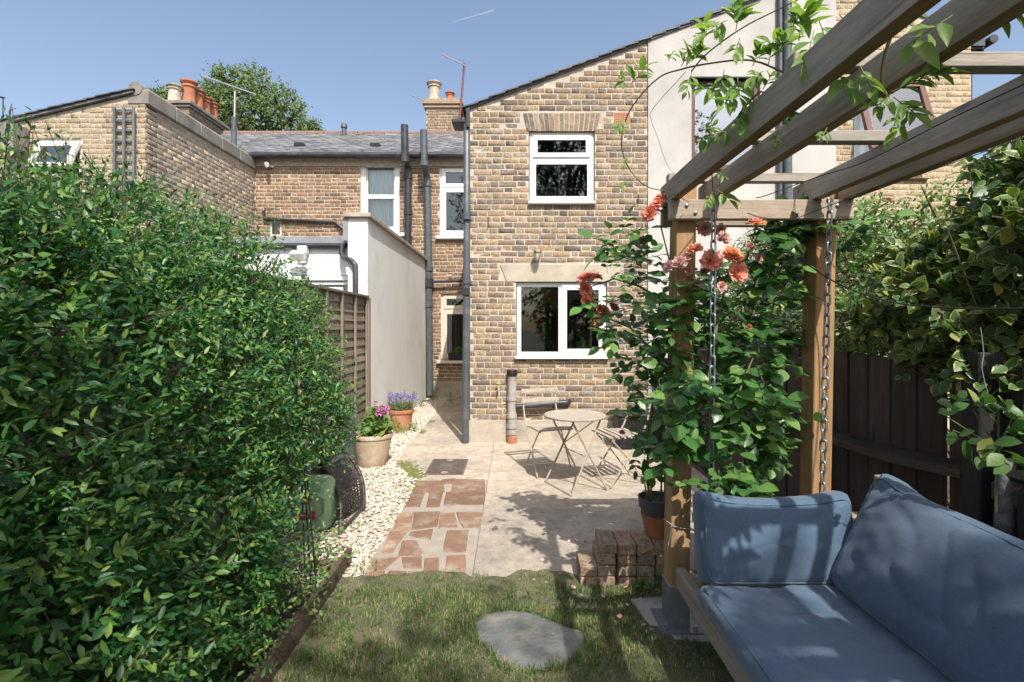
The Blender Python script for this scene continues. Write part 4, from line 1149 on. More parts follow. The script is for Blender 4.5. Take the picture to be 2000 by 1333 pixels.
mb = MB(); mb.box(XG-.23, XG-.0048, YG+.25, YT, -.02, ZP); gs = mb.build('side_wall', 'mortar', gb)
brick_wall(gs, (XG, 0, 0), (0, 1, 0), (1, 0, 0), YG, YT-.01, 2.0, lambda u: ZP, [], 'brick_grey', 33, 300, bond='stretcher', score=lambda it: it[2]+it[1]*.3)
n = 5
for i in range(n):
    y0 = YG-.01+(YT-YG)*i/n; y1 = YG-.01+(YT-YG)*(i+1)/n-.008
    mb = MB(); mb.bbox(XG-.26, XG+.045, y0, y1, ZP+.003, ZP+.22+random.uniform(-.004, .004), .015); mb.build('coping', 'coping_stone', gb)
mb = MB(); mb.tube([(XG-.14, YG-.02, ZP+.23), (XG-.14, YT, ZP+.23)], .10, 14); mb.build('ridge_tile', 'coping_stone', gb, True)
mb = MB(); a, b = ga, XG-.15
V = [(a, YG-.05, gt(a)+.01), (b, YG-.05, gt(b)+.01), (b, YT, gt(b)+.01), (a, YT, gt(a)+.01)]; V += [(x, y, z+.035) for x, y, z in V]
mb.add(V, ((3,2,1,0),(4,5,6,7),(0,1,5,4),(1,2,6,5),(2,3,7,6),(3,0,4,7))); gr_ = mb.build('roof', 'slate', gb)
n = 14
for i in range(n):
    a_ = ga+(XG-.15-ga)*i/n; b_ = ga+(XG-.15-ga)*(i+1.2)/n; b_ = min(b_, XG-.13)
    mb = MB(); y0 = YG-.07-random.uniform(0, .015); V = [(a_, y0, gt(a_)+.06), (b_, y0, gt(b_)+.048), (b_, YT, gt(b_)+.048), (a_, YT, gt(a_)+.06)]; V += [(x, y, z+.014) for x, y, z in V]
    mb.add(V, ((3,2,1,0),(4,5,6,7),(0,1,5,4),(1,2,6,5),(2,3,7,6),(3,0,4,7))); mb.build('slate', 'slate', gr_)
mb = MB(); x0, x1, z0, z1 = hw; mb.frame(x0, x1, z0, z1, .05, YG+.03, YG+.09); o = mb.build('window', 'upvc', gb)
tilt = Matrix.Translation((0, YG+.02, z1-.06)) @ Matrix.Rotation(math.radians(-24), 4, 'X'); hh = z1-z0-.1
mb = MB()
for (a, b, c, d) in ((x0+.02, x1-.02, -.08, 0), (x0+.02, x1-.02, -hh, -hh+.07), (x0+.02, x0+.09, -hh+.07, -.08), (x1-.09, x1-.02, -hh+.07, -.08)): mb.box(a, b, -.03, .02, c, d, tilt)
mb.build('casement', 'upvc', o)
mb = MB(); mb.box(x0+.09, x1-.09, -.006, 0, -hh+.07, -.08, tilt); mb.build('pane', 'glass_sky', o); room(o, x0, x1, z0, z1, YG+.26)
mb = MB(); mb.box(gx_(20), gx_(58), YG-.25, YG-.02, gz_(300), gz_(253)); mb.build('flue_box', 'coping_stone', gb)
tr = thing('wall_trellis', 'tall narrow grey blue trellis fixed to the cream brick gable', 'trellis', P(243, 352, YG))
for px in (224, 242.5, 261.5):
    mb = MB(); c = P(px, 217, YG-.05); mb.bbox(c.x-.017, c.x+.017, YG-.07, YG-.045, gz_(390), gz_(213), .003); mb.build('upright', 'trellis_wood', tr)
for py in (217, 236.5, 256.5, 276, 295.5, 315, 334.5, 354, 373):
    mb = MB(); z = gz_(py); mb.bbox(gx_(222), gx_(264), YG-.043, YG-.022, z-.016, z+.016, .003); mb.build('crosspiece', 'trellis_wood', tr)
aerial('thin dark aerial mast at the far left edge of the roofline', P(6, 250, 12), P(6, 190, 12), P(-12, 187, 12), P(9, 192, 12), 5, .05, 'black_plastic', 'black_plastic', .012)
# chimney with a row of pots behind the parapet
x1c = P(369, 0, 13.0).x; x0c = P(325, 0, 13.0).x; zc = P(0, 203, 13.0).z
c5 = thing('chimney_stack', 'long dark chimney with a row of five pots behind the left parapet', 'chimney', ((x0c+x1c)/2, 13.8, zc-1))
stack(c5, x0c, x1c, 13.0, 14.6, zc-.5, zc-.1, n=60)
mb = MB(); mb.bbox(x0c-.06, x1c+.06, 12.94, 14.66, zc-.098, zc-.03, .01); mb.bbox(x0c-.1, x1c+.1, 12.9, 14.7, zc-.028, zc+.06, .01); mb.build('corbel', 'coping_stone', c5)
for k, (yy, h, r, m_) in enumerate(((13.06, .42, .15, 'chimney_pot_buff'), (13.3, .64, .16, 'chimney_pot_red'), (13.62, .56, .16, 'chimney_pot_red'), (13.95, .50, .16, 'chimney_pot_red'), (14.3, .50, .16, 'chimney_pot_red'))):
    mb = MB(); xx = (x0c+x1c)/2 - (.12 if k == 0 else -.10)
    pot(mb, (xx, yy, zc+.055), r, h); mb.build('chimney_pot', m_, c5, True)
t_ = aerial('television aerial on a grey pole left of the terrace roof', P(457, 290, 10.9), P(459, 178, 10.9), P(394, 148, 10.6), P(500, 185, 11.1), 16, .07)
mb = MB(); mb.tube([P(457, 290, 10.9), P(457, 230, 10.9)], .055, 12); mb.build('sleeve', 'grey_pipe', t_, True)
# ------------------------------------------------------------------ pergola
pg = thing('pergola', 'weathered timber pergola with paired beams and cross battens over the swing seat', 'pergola', (1.2, 1.5, 0))
LEAN = .019
def lean_box(mb, x0, x1, y0, y1, z0, z1, c=.004):
    Msh = Matrix.Identity(4); Msh[0][2] = LEAN; 
    b = MB(); b.bbox(x0, x1, y0, y1, z0, z1, c)
    mb.add([Msh @ Vector(p) for p in b.v], b.f); return mb
ZB0, ZB1 = 2.121, 2.226
YP = 2.54
for (x0, sides) in ((.772, 1), (1.468, 1)):
    mb = MB(); lean_box(mb, x0, x0+.097, YP, YP+.115, .09, 2.245); mb.build('post', 'post_wood', pg)
    mb = MB(); lean_box(mb, x0-.004, x0+.101, YP-.004, YP+.119, .004, .215, .003); mb.box(x0-.05, x0+.15, YP-.06, YP+.16, .008, .016)
    sh = mb.build('post_shoe', 'steel_shoe', pg)
    for (dx, dy) in ((-.03, -.035), (.12, -.035)):
        mb = MB(); mb.lathe([(.012, 0), (.012, .012), (.007, .014), (.007, .022)], (x0+dx, YP+dy, .016), 8); mb.build('bolt', 'galvanised', sh)
for x0 in (.80, 1.50):                                      # frame at the near end, behind the picture's edge
    mb = MB(); mb.bbox(x0, x0+.097, .30, .415, .0, 2.245); mb.build('post', 'post_wood', pg)
def crossbeam(y0, y1, x0=.763, x1=1.657):
    mb = MB(); mb.bbox(x0, x1, y0, y1, 2.024, ZB0-.001); return mb.build('cross_beam', 'cross_wood', pg)
cb = crossbeam(2.49, 2.537); crossbeam(2.66, 2.705, .775, 1.65); crossbeam(.25, .297); crossbeam(.418, .465)
for (px, py) in ((1341, 402), (1358, 416.5), (1635, 402)):
    c = P(px, py, 2.49); mb = MB(); mb.tube([c+Vector((0, .004, 0)), c+Vector((0, -.006, 0)), c+Vector((0, -.009, 0))], [.0095, .0085, .004], 12); mb.build('bolt', 'galvanised', cb, True)
for (x0, x1) in ((.767, .812), (.963, 1.008), (1.456, 1.502), (1.608, 1.655)):
    mb = MB(); n = 26
    for i in range(n+1):                                    # sawn beam, barely wavy
        y = .1 + (2.672-.1)*i/n; o_ = .0018*noise.noise(Vector((x0*9, y*3, 0)))
        for (a, b) in ((x0, ZB0+.002), (x0+.003, ZB0), (x1-.003, ZB0), (x1, ZB0+.003), (x1, ZB1-.003), (x1-.003, ZB1), (x0+.003, ZB1), (x0, ZB1-.003)): mb.v.append((a+o_, y, b+o_))
    for i in range(n):
        for k in range(8): mb.f.append((i*8+k, i*8+(k+1) % 8, (i+1)*8+(k+1) % 8, (i+1)*8+k))
    mb.f.append(tuple(range(7, -1, -1))); mb.f.append(tuple(n*8+k for k in range(8)))
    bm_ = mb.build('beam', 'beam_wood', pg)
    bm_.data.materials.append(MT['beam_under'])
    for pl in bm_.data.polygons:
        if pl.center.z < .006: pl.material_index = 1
    if x0 in (.767, 1.456):
        for (y, z) in ((2.62, 2.195), (2.575, 2.165)):
            mb = MB(); mb.tube([(x0+.003, y, z), (x0-.006, y, z), (x0-.009, y, z)], [.010, .009, .004], 12); mb.build('bolt', 'galvanised', bm_, True)
for y in (2.565, 2.003, 1.426, .86, .30):
    mb = MB(); mb.bbox(.772+random.uniform(-.01, .01), 1.67, y, y+.048, ZB1+.002, ZB1+.045, .003); mb.build('batten', 'batten_wood', pg)
mb = MB(); mb.prism([(p.x, p.y) for p in pad_poly], -.01, .008, .01)
tag(mb.build('concrete_pad', 'pad_concrete'), 'rough concrete footing under the metal shoe of the front post', 'footing')

# chains
def link_mesh():
    mb = MB(); n = 20; pts = []
    for k in range(n):
        a = 2*math.pi*k/n; x = .0125*math.cos(a); z = .0125*math.sin(a) + (.0165 if math.sin(a) > 0 else -.0165)
        pts.append(Vector((x, 0, z)))
    r, m = .0048, 6
    for i, p in enumerate(pts):
        d = (pts[(i+1) % n]-pts[i-1]).normalized(); s_ = Vector((0, 1, 0)); u = d.cross(s_)
        for k in range(m):
            a = 2*math.pi*k/m; mb.v.append(tuple(p + (s_*math.cos(a)+u*math.sin(a))*r))
    for i in range(n):
        for k in range(m): mb.f.append((i*m+k, i*m+(k+1) % m, ((i+1) % n)*m+(k+1) % m, ((i+1) % n)*m+k))
    me = bpy.data.meshes.new('link'); me.from_pydata(mb.v, [], mb.f); me.update(); me.materials.append(MT['galvanised'])
    me.polygons.foreach_set('use_smooth', np.ones(len(me.polygons), bool)); return me
LK = link_mesh()
def chain(label, top, bot):
    top, bot = Vector(top), Vector(bot)
    t_ = thing('chain', label, 'chain', bot, 'galvanised chains holding the swing seat')
    mb = MB(); mb.tube([top+Vector((0, 0, .05)), top+Vector((0, 0, .015))], .006, 8)
    mb.tube([top+Vector((.014*math.sin(a*.7), 0, .002+.014*math.cos(a*.7))) for a in range(10)], .0045, 6); mb.build('eye_bolt', 'galvanised', t_, True)
    n = int((top-bot).length/.0485); d = (bot-top).normalized()
    R0 = Vector((0, 0, -1)).rotation_difference(d).to_matrix().to_4x4()
    for i in range(n):
        c = top.lerp(bot, (i+.5)/n)
        o = bpy.data.objects.new('link', LK); COL.objects.link(o); o.parent = t_
        o.matrix_basis = Matrix.Translation(c-bot) @ R0 @ Matrix.Rotation(math.radians((90 if i % 2 else 0)+25+random.uniform(-14, 14)), 4, 'Z')
chain('galvanised chain hanging beside the roses in front of the left post', P(1394, 390, 2.42), P(1389, 985, 2.40))
chain('galvanised chain hanging in front of the right post by the dark fence', P(1621, 394, 2.44), P(1605, 985, 2.40))

# ------------------------------------------------------------------ swing seat
st = thing('swing_seat', 'low timber swing seat hanging from chains under the pergola', 'swing seat', (1.2, 1.6, .25))
def part(name, mat, a, c=.004, par=None):
    mb = MB(); mb.bbox(*a, c); return mb.build(name, mat, par or st)
part('front_rail', 'seat_wood', (.776, .821, .55, 2.45, .256, .350))
part('back_rail', 'seat_wood', (1.60, 1.645, .55, 2.45, .256, .350))
part('end_rail', 'seat_wood', (.823, 1.598, 2.36, 2.40, .262, .345))
for i in range(13): part('slat', 'seat_wood', (.823, 1.598, .62+i*.138, .72+i*.138, .322, .340), .002)
part('arm_post', 'seat_wood_up', (.832, .925, 2.255, 2.30, .30, .612))
part('arm_post', 'seat_wood_up', (1.50, 1.595, 2.255, 2.30, .30, .612))
part('armrest', 'cross_wood', (.815, 1.66, 2.25, 2.345, .614, .655))
part('back_post', 'seat_wood_up', (1.61, 1.655, 2.20, 2.29, .352, .84))
part('back_post', 'seat_wood_up', (1.61, 1.655, .62, .71, .352, .84))
for z in (.46, .60, .74): part('back_slat', 'seat_wood', (1.585, 1.607, .58, 2.24, z, z+.09), .003)
def rounded(size, r, n, M, bulge=.02, wr=.004, seed=0, sag=None, wsc=6.0):
    sx, sy, sz = size
    seg = lambda L: max(3, int(L/n))
    V, F, idx = [], [], {}
    dims = (seg(sx), seg(sy), seg(sz))
    def vert(i, j, k):
        key = (i, j, k)
        if key in idx: return idx[key]
        p = Vector((sx*(i/dims[0]-.5), sy*(j/dims[1]-.5), sz*(k/dims[2]-.5)))
        inn = Vector((max(-sx/2+r, min(sx/2-r, p.x)), max(-sy/2+r, min(sy/2-r, p.y)), max(-sz/2+r, min(sz/2-r, p.z))))
        d = p-inn
        if d.length > 1e-6: p = inn + d.normalized()*r
        u, v, w_ = 2*p.x/sx, 2*p.y/sy, 2*p.z/sz
        if abs(w_) > .6: p.z += math.copysign(bulge*(1-u*u)*(1-v*v), w_)*((abs(w_)-.6)/.4)
        if abs(u) > .9: p.x += math.copysign(.012*(1-w_*w_), u)
        if abs(v) > .9: p.y += math.copysign(.012*(1-w_*w_), v)
        q_ = Vector((p.x*wsc+seed, p.y*wsc, p.z*wsc))
        nn = noise.noise(q_)*wr + noise.noise(q_*2.7)*wr*.5
        e_ = max(abs(u), abs(v))
        if abs(w_) > .75: nn += math.sin((p.x*1.3+p.y*.6)*70+4*noise.noise(q_*.6))*wr*.32*max(0, e_-.62)*2.2
        if abs(w_) > .75:
            rg = 1-abs(noise.noise(Vector((p.x*3.1+seed, p.y*2.3, 1.7)))*2.4); nn -= wr*1.3*max(0, rg)**6
            rg = 1-abs(noise.noise(Vector((p.x*2.2-p.y*3.8, p.y*1.6+seed, 4.1)))*2.6); nn -= wr*1.0*max(0, rg)**8
        p.z += nn*(1 if w_ > 0 else -1); p.x += noise.noise(q_+Vector((9, 0, 0)))*wr*.6; p.y += noise.noise(q_+Vector((0, 9, 0)))*wr*.6
        if sag: p = sag(p, u, v, w_)
        idx[key] = len(V); V.append(M @ p); return idx[key]
    a, b, c = dims
    for i in range(a):
        for j in range(b): F += [(vert(i,j,0), vert(i,j+1,0), vert(i+1,j+1,0), vert(i+1,j,0)), (vert(i,j,c), vert(i+1,j,c), vert(i+1,j+1,c), vert(i,j+1,c))]
    for i in range(a):
        for k in range(c): F += [(vert(i,0,k), vert(i+1,0,k), vert(i+1,0,k+1), vert(i,0,k+1)), (vert(i,b,k), vert(i,b,k+1), vert(i+1,b,k+1), vert(i+1,b,k))]
    for j in range(b):
        for k in range(c): F += [(vert(0,j,k), vert(0,j,k+1), vert(0,j+1,k+1), vert(0,j+1,k)), (vert(a,j,k), vert(a,j+1,k), vert(a,j+1,k+1), vert(a,j,k+1))]
    mb = MB(); mb.v = [tuple(p) for p in V]; mb.f = F; return mb
def cushion(label, size, M, seed, bulge, wr, sag=None, r=.035):
    t_ = thing('cushion', label, 'cushion', M @ Vector((0, 0, -size[2]/2)))
    rounded(size, r, .014, M, bulge, wr, seed, sag).build('cover', 'cushion_fabric', t_, True)
    for sg in (1,):
        mb = MB(); pts = []; ins = .2929*r-.001; sx, sy = size[0]/2-ins, size[1]/2-ins; rc = r+.004
        for (cx_, cy_, a0) in ((sx-rc, sy-rc, 0), (-sx+rc, sy-rc, 90), (-sx+rc, -sy+rc, 180), (sx-rc, -sy+rc, 270)):
            for k in range(5):
                a = math.radians(a0+k*22.5); pts.append(Vector((cx_+rc*math.cos(a), cy_+rc*math.sin(a), sg*(size[2]/2-ins))))
        dense = []
        for i in range(len(pts)):
            A, B = pts[i], pts[(i+1) % len(pts)]; m = max(1, int((B-A).length/.03))
            for k in range(m): dense.append(A.lerp(B, k/m))
        dense.append(dense[0])
        out = []
        for p in dense:
            u, v, w_ = 2*p.x/size[0], 2*p.y/size[1], 2*p.z/size[2]
            p = p+Vector((.002*math.copysign(1, u)*(abs(u) > .9), .002*math.copysign(1, v)*(abs(v) > .9), 0))
            if sag: p = sag(p.copy(), u, v, w_)
            out.append(M @ p)
        mb.tube(out, .0030, 6, False); mb.build('piping', 'cushion_fabric', t_, True)
cushion('long flat blue grey cushion lying on the swing seat', (.60, 1.55, .105), Matrix.Translation((1.065, 1.325, .402)), 3, .010, .008)
Mp = Matrix.Translation((1.095, 2.165, .610)) @ Matrix.Rotation(math.radians(81), 4, 'X')
def sagp(p, u, v, w_):
    p.y += -.018*(1-u*u)*(v > 0) + (.0 if v < 0 else .02*abs(u)**4); return p
cushion('upright blue grey bolster cushion at the far end of the swing seat', (.62, .335, .145), Mp, 11, .026, .008, sagp)
Mb = Matrix.Translation((1.435, 1.345, .655)) @ Matrix.Rotation(math.radians(-64), 4, 'Y')
# local x runs up the back, y along the seat
def sagb(p, u, v, w_):
    p.x += .05*(max(0, v)**6)*(u > 0) - .030*(1-v*v)*(u > .3)*((u-.3)/.7) + .012*math.sin(v*5)*(u > 0)
    p.z += .010*noise.noise(Vector((p.x*4, p.y*3.2, 2))) ; return p
cushion('big blue grey back cushion leaning along the swing seat', (.46, 1.48, .17), Mb, 23, .045, .006, sagb, .05)

# ------------------------------------------------------------------ fences
fr = thing('board_fence', 'dark stained close board fence with heavy rail behind the swing seat', 'fence', (1.95, 3.5, 0))
y = 6.45; k = 0
while y > .7:
    w_ = .155+random.uniform(-.008, .008); g_ = random.choice((.006, .012, .022))
    top = 1.36+random.uniform(-.02, .015)+.05*(y > 4.2)
    mb = MB(); mb.bbox(1.945+random.uniform(-.006, .006), 1.966, y-w_, y, .02, top, .003); mb.build('board', 'fence_dark', fr)
    y -= w_+g_
mb = MB(); n = 14
for i in range(n+1):
    u = i/n; yy = 3.25-(3.25-2.11)*u; z = .865+.05*u-.06*math.sin(math.pi*u)*.5; tw = .012*math.sin(u*4)
    for (x, dz) in ((1.838, -.035), (1.944, -.055), (1.944, .022), (1.842, .0)): mb.v.append((x, yy, z+dz+tw*.3))
for i in range(n):
    for k in range(4): mb.f.append((i*4+k, i*4+(k+1) % 4, (i+1)*4+(k+1) % 4, (i+1)*4+k))
mb.f += [(3,2,1,0), (n*4, n*4+1, n*4+2, n*4+3)]
mb.build('rail', 'fence_dark_rail', fr)
for (y0, y1) in ((2.0, .7), (6.4, 3.33)):
    mb = MB(); mb.bbox(1.86, 1.943, y1, y0, .83, .90, .006); mb.build('rail', 'fence_dark_rail', fr)
for yy in (3.27, 2.06):
    mb = MB(); mb.bbox(1.835, 1.93, yy-.045, yy+.045, -.02, 1.30 if yy > 2.5 else 1.40, .006); mb.build('post', 'fence_dark' if yy > 2.5 else 'black_timber', fr)
mb = MB(); mb.tube([(1.85, 1.94, -.02), (1.855, 1.935, .5), (1.865, 1.94, 1.0)], [.04, .037, .03], 10); tag(mb.build('black_pole', 'pale_bark', None, True), 'rough dark round pole standing at the right edge by the fence', 'pole')
mb = MB(); mb.bbox(1.74, 1.935, 1.45, 1.80, -.02, .96, .03); o = mb.build('compost_bin', 'black_plastic'); tag(o, 'black plastic bin half hidden at the right edge behind the back cushion', 'bin')
mb = MB(); mb.bbox(1.725, 1.94, 1.435, 1.815, .962, 1.0, .02); mb.build('lid', 'black_plastic', o)

lf = thing('lap_fence', 'sun bleached lap panel fence between the hedge and the white wall', 'fence', (-1.78, 5.2, 0))
def lap_panel(y0, y1):
    n = 19
    for i in range(n):
        z0 = .06+i*.0935
        mb = MB(); m = 22
        for j in range(m+1):
            yy = y0+(y1-y0)*j/m
            wv = .009*noise.noise(Vector((yy*2.2, i*3.3, 0)))+.004*noise.noise(Vector((yy*7, i*2.3, 5)))
            mb.v += [(-1.757+random.uniform(-.0008, .0008), yy, z0+wv), (-1.775, yy, z0+.115), (-1.782, yy, z0+.115), (-1.770, yy, z0+wv)]
        for j in range(m):
            for k in range(4): mb.f.append((j*4+k, (j+1)*4+k, (j+1)*4+(k+1) % 4, j*4+(k+1) % 4))
        mb.f += [(0,1,2,3), (m*4+3, m*4+2, m*4+1, m*4)]
        mb.build('lap_board', 'fence_lap', lf)
    for k in range(5):
        yy = y0+.03+(y1-y0-.06)*k/4
        mb = MB(); mb.bbox(-1.752, -1.728, yy-.017, yy+.017, .04, 1.835, .003); mb.build('batten', 'fence_lap_up', lf)
    mb = MB(); mb.bbox(-1.79, -1.72, y0, y1, 1.837, 1.862, .003); mb.build('cap', 'fence_lap', lf)
lap_panel(4.30, 6.10); lap_panel(2.38, 4.20); lap_panel(.46, 2.28)
for yy in (6.11, 4.21, 2.29):
    mb = MB(); mb.bbox(-1.80, -1.725, yy, yy+.085, -.02, 1.84, .005); mb.build('post', 'fence_lap_up', lf)

# ------------------------------------------------------------------ pipes and fittings at the brick house
c = G(1000, 868)
sv = thing('vent_pipe', 'pale grey soil pipe with black cap standing on the patio against the brick house', 'pipe', c)
zt = P(0, 735, c.y-.0).z
mb = MB(); mb.tube([c+Vector((0, .03, .0)), c+Vector((0, .03, .10))], .062, 16); mb.build('clay_collar', 'terracotta', sv, True)
mb = MB(); mb.tube([c+Vector((0, .03, .10)), Vector((c.x, c.y+.03, zt))], .056, 16); mb.build('pipe', 'pale_pipe', sv, True)
for z in (.12, .20, .33, .55): 
    mb = MB(); mb.tube([Vector((c.x, c.y+.03, z)), Vector((c.x, c.y+.03, z+.05))], .066, 16); mb.build('collar', 'pale_pipe', sv, True)
mb = MB(); mb.lathe([(.058, 0), (.068, .004), (.068, .06), (.062, .075), (.03, .08)], (c.x, c.y+.03, zt), 18); mb.build('cap', 'black_plastic', sv, True)
mb = MB(); a, b = P(1008, 795, YH-.08), P(1108, 786, YH-.08); mb.tube([P(1008, 795, YH-.08), P(1078, 789, YH-.08), b, b+Vector((.03, .06, 0))], .034, 12)
tag(mb.build('waste_pipe', 'black_pipe', None, True), 'short black waste pipe on the brick wall behind the bistro table', 'pipe')
c = P(974, 757, YH-.03); tp = thing('garden_tap', 'small brass garden tap on the brick wall left of the pale pipe', 'tap', c)
mb = MB(); mb.tube([c+Vector((0, .03, .02)), c+Vector((0, -.05, .02)), c+Vector((0, -.065, -.03))], .012, 8); mb.build('spout', 'brass', tp, True)
mb = MB(); mb.tube([c+Vector((0, -.03, .02)), c+Vector((0, -.03, .055))], .007, 8); mb.tube([c+Vector((-.025, -.03, .055)), c+Vector((.025, -.03, .055))], .008, 8); mb.build('handle', 'brass', tp, True)
c = P(1049.5, 492, YH-.02); wl = thing('wall_lamp', 'old brass ship style lamp above the lower window', 'lamp', c)
mb = MB(); mb.lathe([(.04, 0), (.045, .012), (.03, .02)], (0, 0, 0), 16); V = [Vector((v[0]+c.x, YH-.004-v[2], v[1]+c.z)) for v in mb.v]; mb.v = V; mb.build('back_plate', 'brass', wl, True)
mb = MB(); mb.tube([c+Vector((0, 0, .0)), c+Vector((0, -.07, .03)), c+Vector((0, -.085, .0))], .012, 8); mb.build('arm', 'brass', wl, True)
cc = c+Vector((0, -.085, -.05))
mb = MB(); mb.lathe([(.02, .075), (.05, .055), (.055, .035), (.05, .03)], cc, 16); mb.build('lamp_cap', 'brass', wl, True)
mb = MB(); mb.lathe([(.012, -.085), (.03, -.07), (.037, -.03), (.038, .028)], cc, 14); mb.build('lamp_glass', 'lamp_glass', wl, True)
mb = MB()
for k in range(4):
    a = k*math.pi/2+.4; mb.tube([cc+Vector((.045*math.cos(a), .045*math.sin(a), .03)), cc+Vector((.046*math.cos(a), .046*math.sin(a), -.05)), cc+Vector((0, 0, -.095))], .004, 5)
mb.build('cage', 'brass', wl, True)
mb = MB(); c = P(954, 432, YH-.03); mb.tube([c+Vector((0, .04, .06)), c+Vector((0, 0, .05)), c+Vector((0, -.005, -.05))], .007, 6); tag(mb.build('wall_hook', 'rusty_pole', None, True), 'rusty iron hook high on the brick wall left of the windows', 'hook')
mb = MB(); c = P(1248, 388, YH-.03); mb.tube([c+Vector((0, .04, .05)), c+Vector((0, 0, .04)), c+Vector((0, -.005, -.06))], .006, 6); tag(mb.build('wall_hook', 'rusty_pole', None, True), 'small iron hook on the brick wall beside the pale render', 'hook')
# window box plant on the cream window
c = P(895, 703, YT-.02); bx_ = thing('window_box', 'dark planter with a pale green plant on the cream window sill', 'planter', c)
mb = MB(); mb.bbox(c.x-.2, c.x+.14, c.y-.07, c.y+.05, c.z+.012, c.z+.15, .01); mb.build('trough', 'black_plastic', bx_)
n = 160; d = unit(n); d[:, 2] = np.abs(d[:, 2])
foliage(bx_, leaf_frames(np.array(c)+np.array([.03, -.02, .13])+d*np.array([.12, .05, .13])*RS.rand(n, 1)**.4, d+RS.normal(size=(n, 3))*.3, unit(n), RS.uniform(.035, .06, n)), 'leaf_geranium', 0, rest='plant')
# succulent inside the lower window
c = Vector((hx(1147), YH+.16, h2[2]+.04)); sp = thing('potted_plant', 'small potted succulent inside the lower window', 'plant', c)
mb = MB(); mb.lathe([(.04, 0), (.05, .07), (.045, .07), (.0, .06)], c, 14); mb.build('pot', 'white_plastic', sp, True)
n = 16; d = unit(n); d[:, 2] = np.abs(d[:, 2])+.3
foliage(sp, leaf_frames(np.array(c)+np.array([0, 0, .08])+d*.02, d, unit(n), RS.uniform(.08, .14, n)), 'leaf_geranium', 16, leaf_template(.9))

# ------------------------------------------------------------------ manhole cover
mc = thing('manhole_cover', 'rusty iron manhole cover set in the concrete path', 'manhole cover', G(852, 915))
A, B, C_, D = G(806, 933), G(901, 930), G(903, 899), G(819, 899)
mb = MB(); x0, x1, y0, y1 = -.90, -.505, 5.13, 5.74
mb.bbox(x0, x1, y0, y1, -.01, .012, .004); mb.build('plate', 'manhole_iron', mc)
mb = MB()
nx_, ny_ = 19, 24
for i in range(nx_):
    for j in range(ny_):
        u, v = (i+.5)/nx_, (j+.5)/ny_
        if abs(u-.48) < .2 and abs(v-.5) < .26: continue
        cx_, cy_ = x0+.02+(x1-x0-.04)*u, y0+.02+(y1-y0-.04)*v; s_ = .007; a = .78*(1 if (i+j) % 2 else -1)
        mb.box(-s_, s_, -s_*.45, s_*.45, 0, .004, Matrix.Translation((cx_, cy_, .0115)) @ Matrix.Rotation(a, 4, 'Z'))
o = mb.build('tread_studs', 'manhole_iron', mc); o['kind'] = 'stuff'
for yy in (y0+.07, y1-.07):
    mb = MB(); mb.lathe([(.035, 0), (.035, .004), (.028, .0045), (.026, .001)], ((x0+x1)/2, yy, .012), 16); mb.build('key_slot', 'bistro_paint', mc)

# ------------------------------------------------------------------ bistro set
bt = thing('bistro_table', 'round cream metal bistro table with folding crossed legs on the patio', 'table', (.575, 4.75, 0))
tc = Vector((.570, 4.75, 0)); ZT = .678; rt_ = .2875
mb = MB(); mb.lathe([(rt_-.02, -.016), (rt_-.003, -.016), (rt_, -.010), (rt_, .0), (rt_-.006, .005), (rt_-.02, .003), (0.0, .004)], tc+Vector((0, 0, ZT)), 48)
mb.build('table_top', 'bistro_paint', bt, True)
fa, fb, fc, fd = Vector((.30, 4.89, .01)), Vector((.503, 4.474, .01)), Vector((.852, 4.644, .01)), Vector((.658, 5.10, .01))
top = lambda v, k=.62: Vector((tc.x+(v.x-tc.x)*k, tc.y+(v.y-tc.y)*k, ZT-.02))
r_ = .0085
def leg(par, a, b, r=r_, mat='bistro_paint', name='leg'):
    mb = MB(); mb.tube([a, b], r, 8); return mb.build(name, mat, par, True)
for a, b in ((fa, fd), (fd, fa), (fb, fc), (fc, fb)): leg(bt, a, top(b, .80))
for a, b in ((fa, fb), (fd, fc)): leg(bt, a+Vector((0, 0, .015)), b+Vector((0, 0, .015)), .006, name='foot_bar')
ma, md = fa.lerp(top(fd, .8), .5), fb.lerp(top(fc, .8), .5); leg(bt, ma, md, .005, name='stretcher')
leg(bt, top(fa, .8), top(fb, .8), .006, name='top_bar'); leg(bt, top(fc, .8), top(fd, .8), .006, name='top_bar')
leg(bt, fa.lerp(top(fd, .8), .55), top(fc, .7), .005, name='stay')
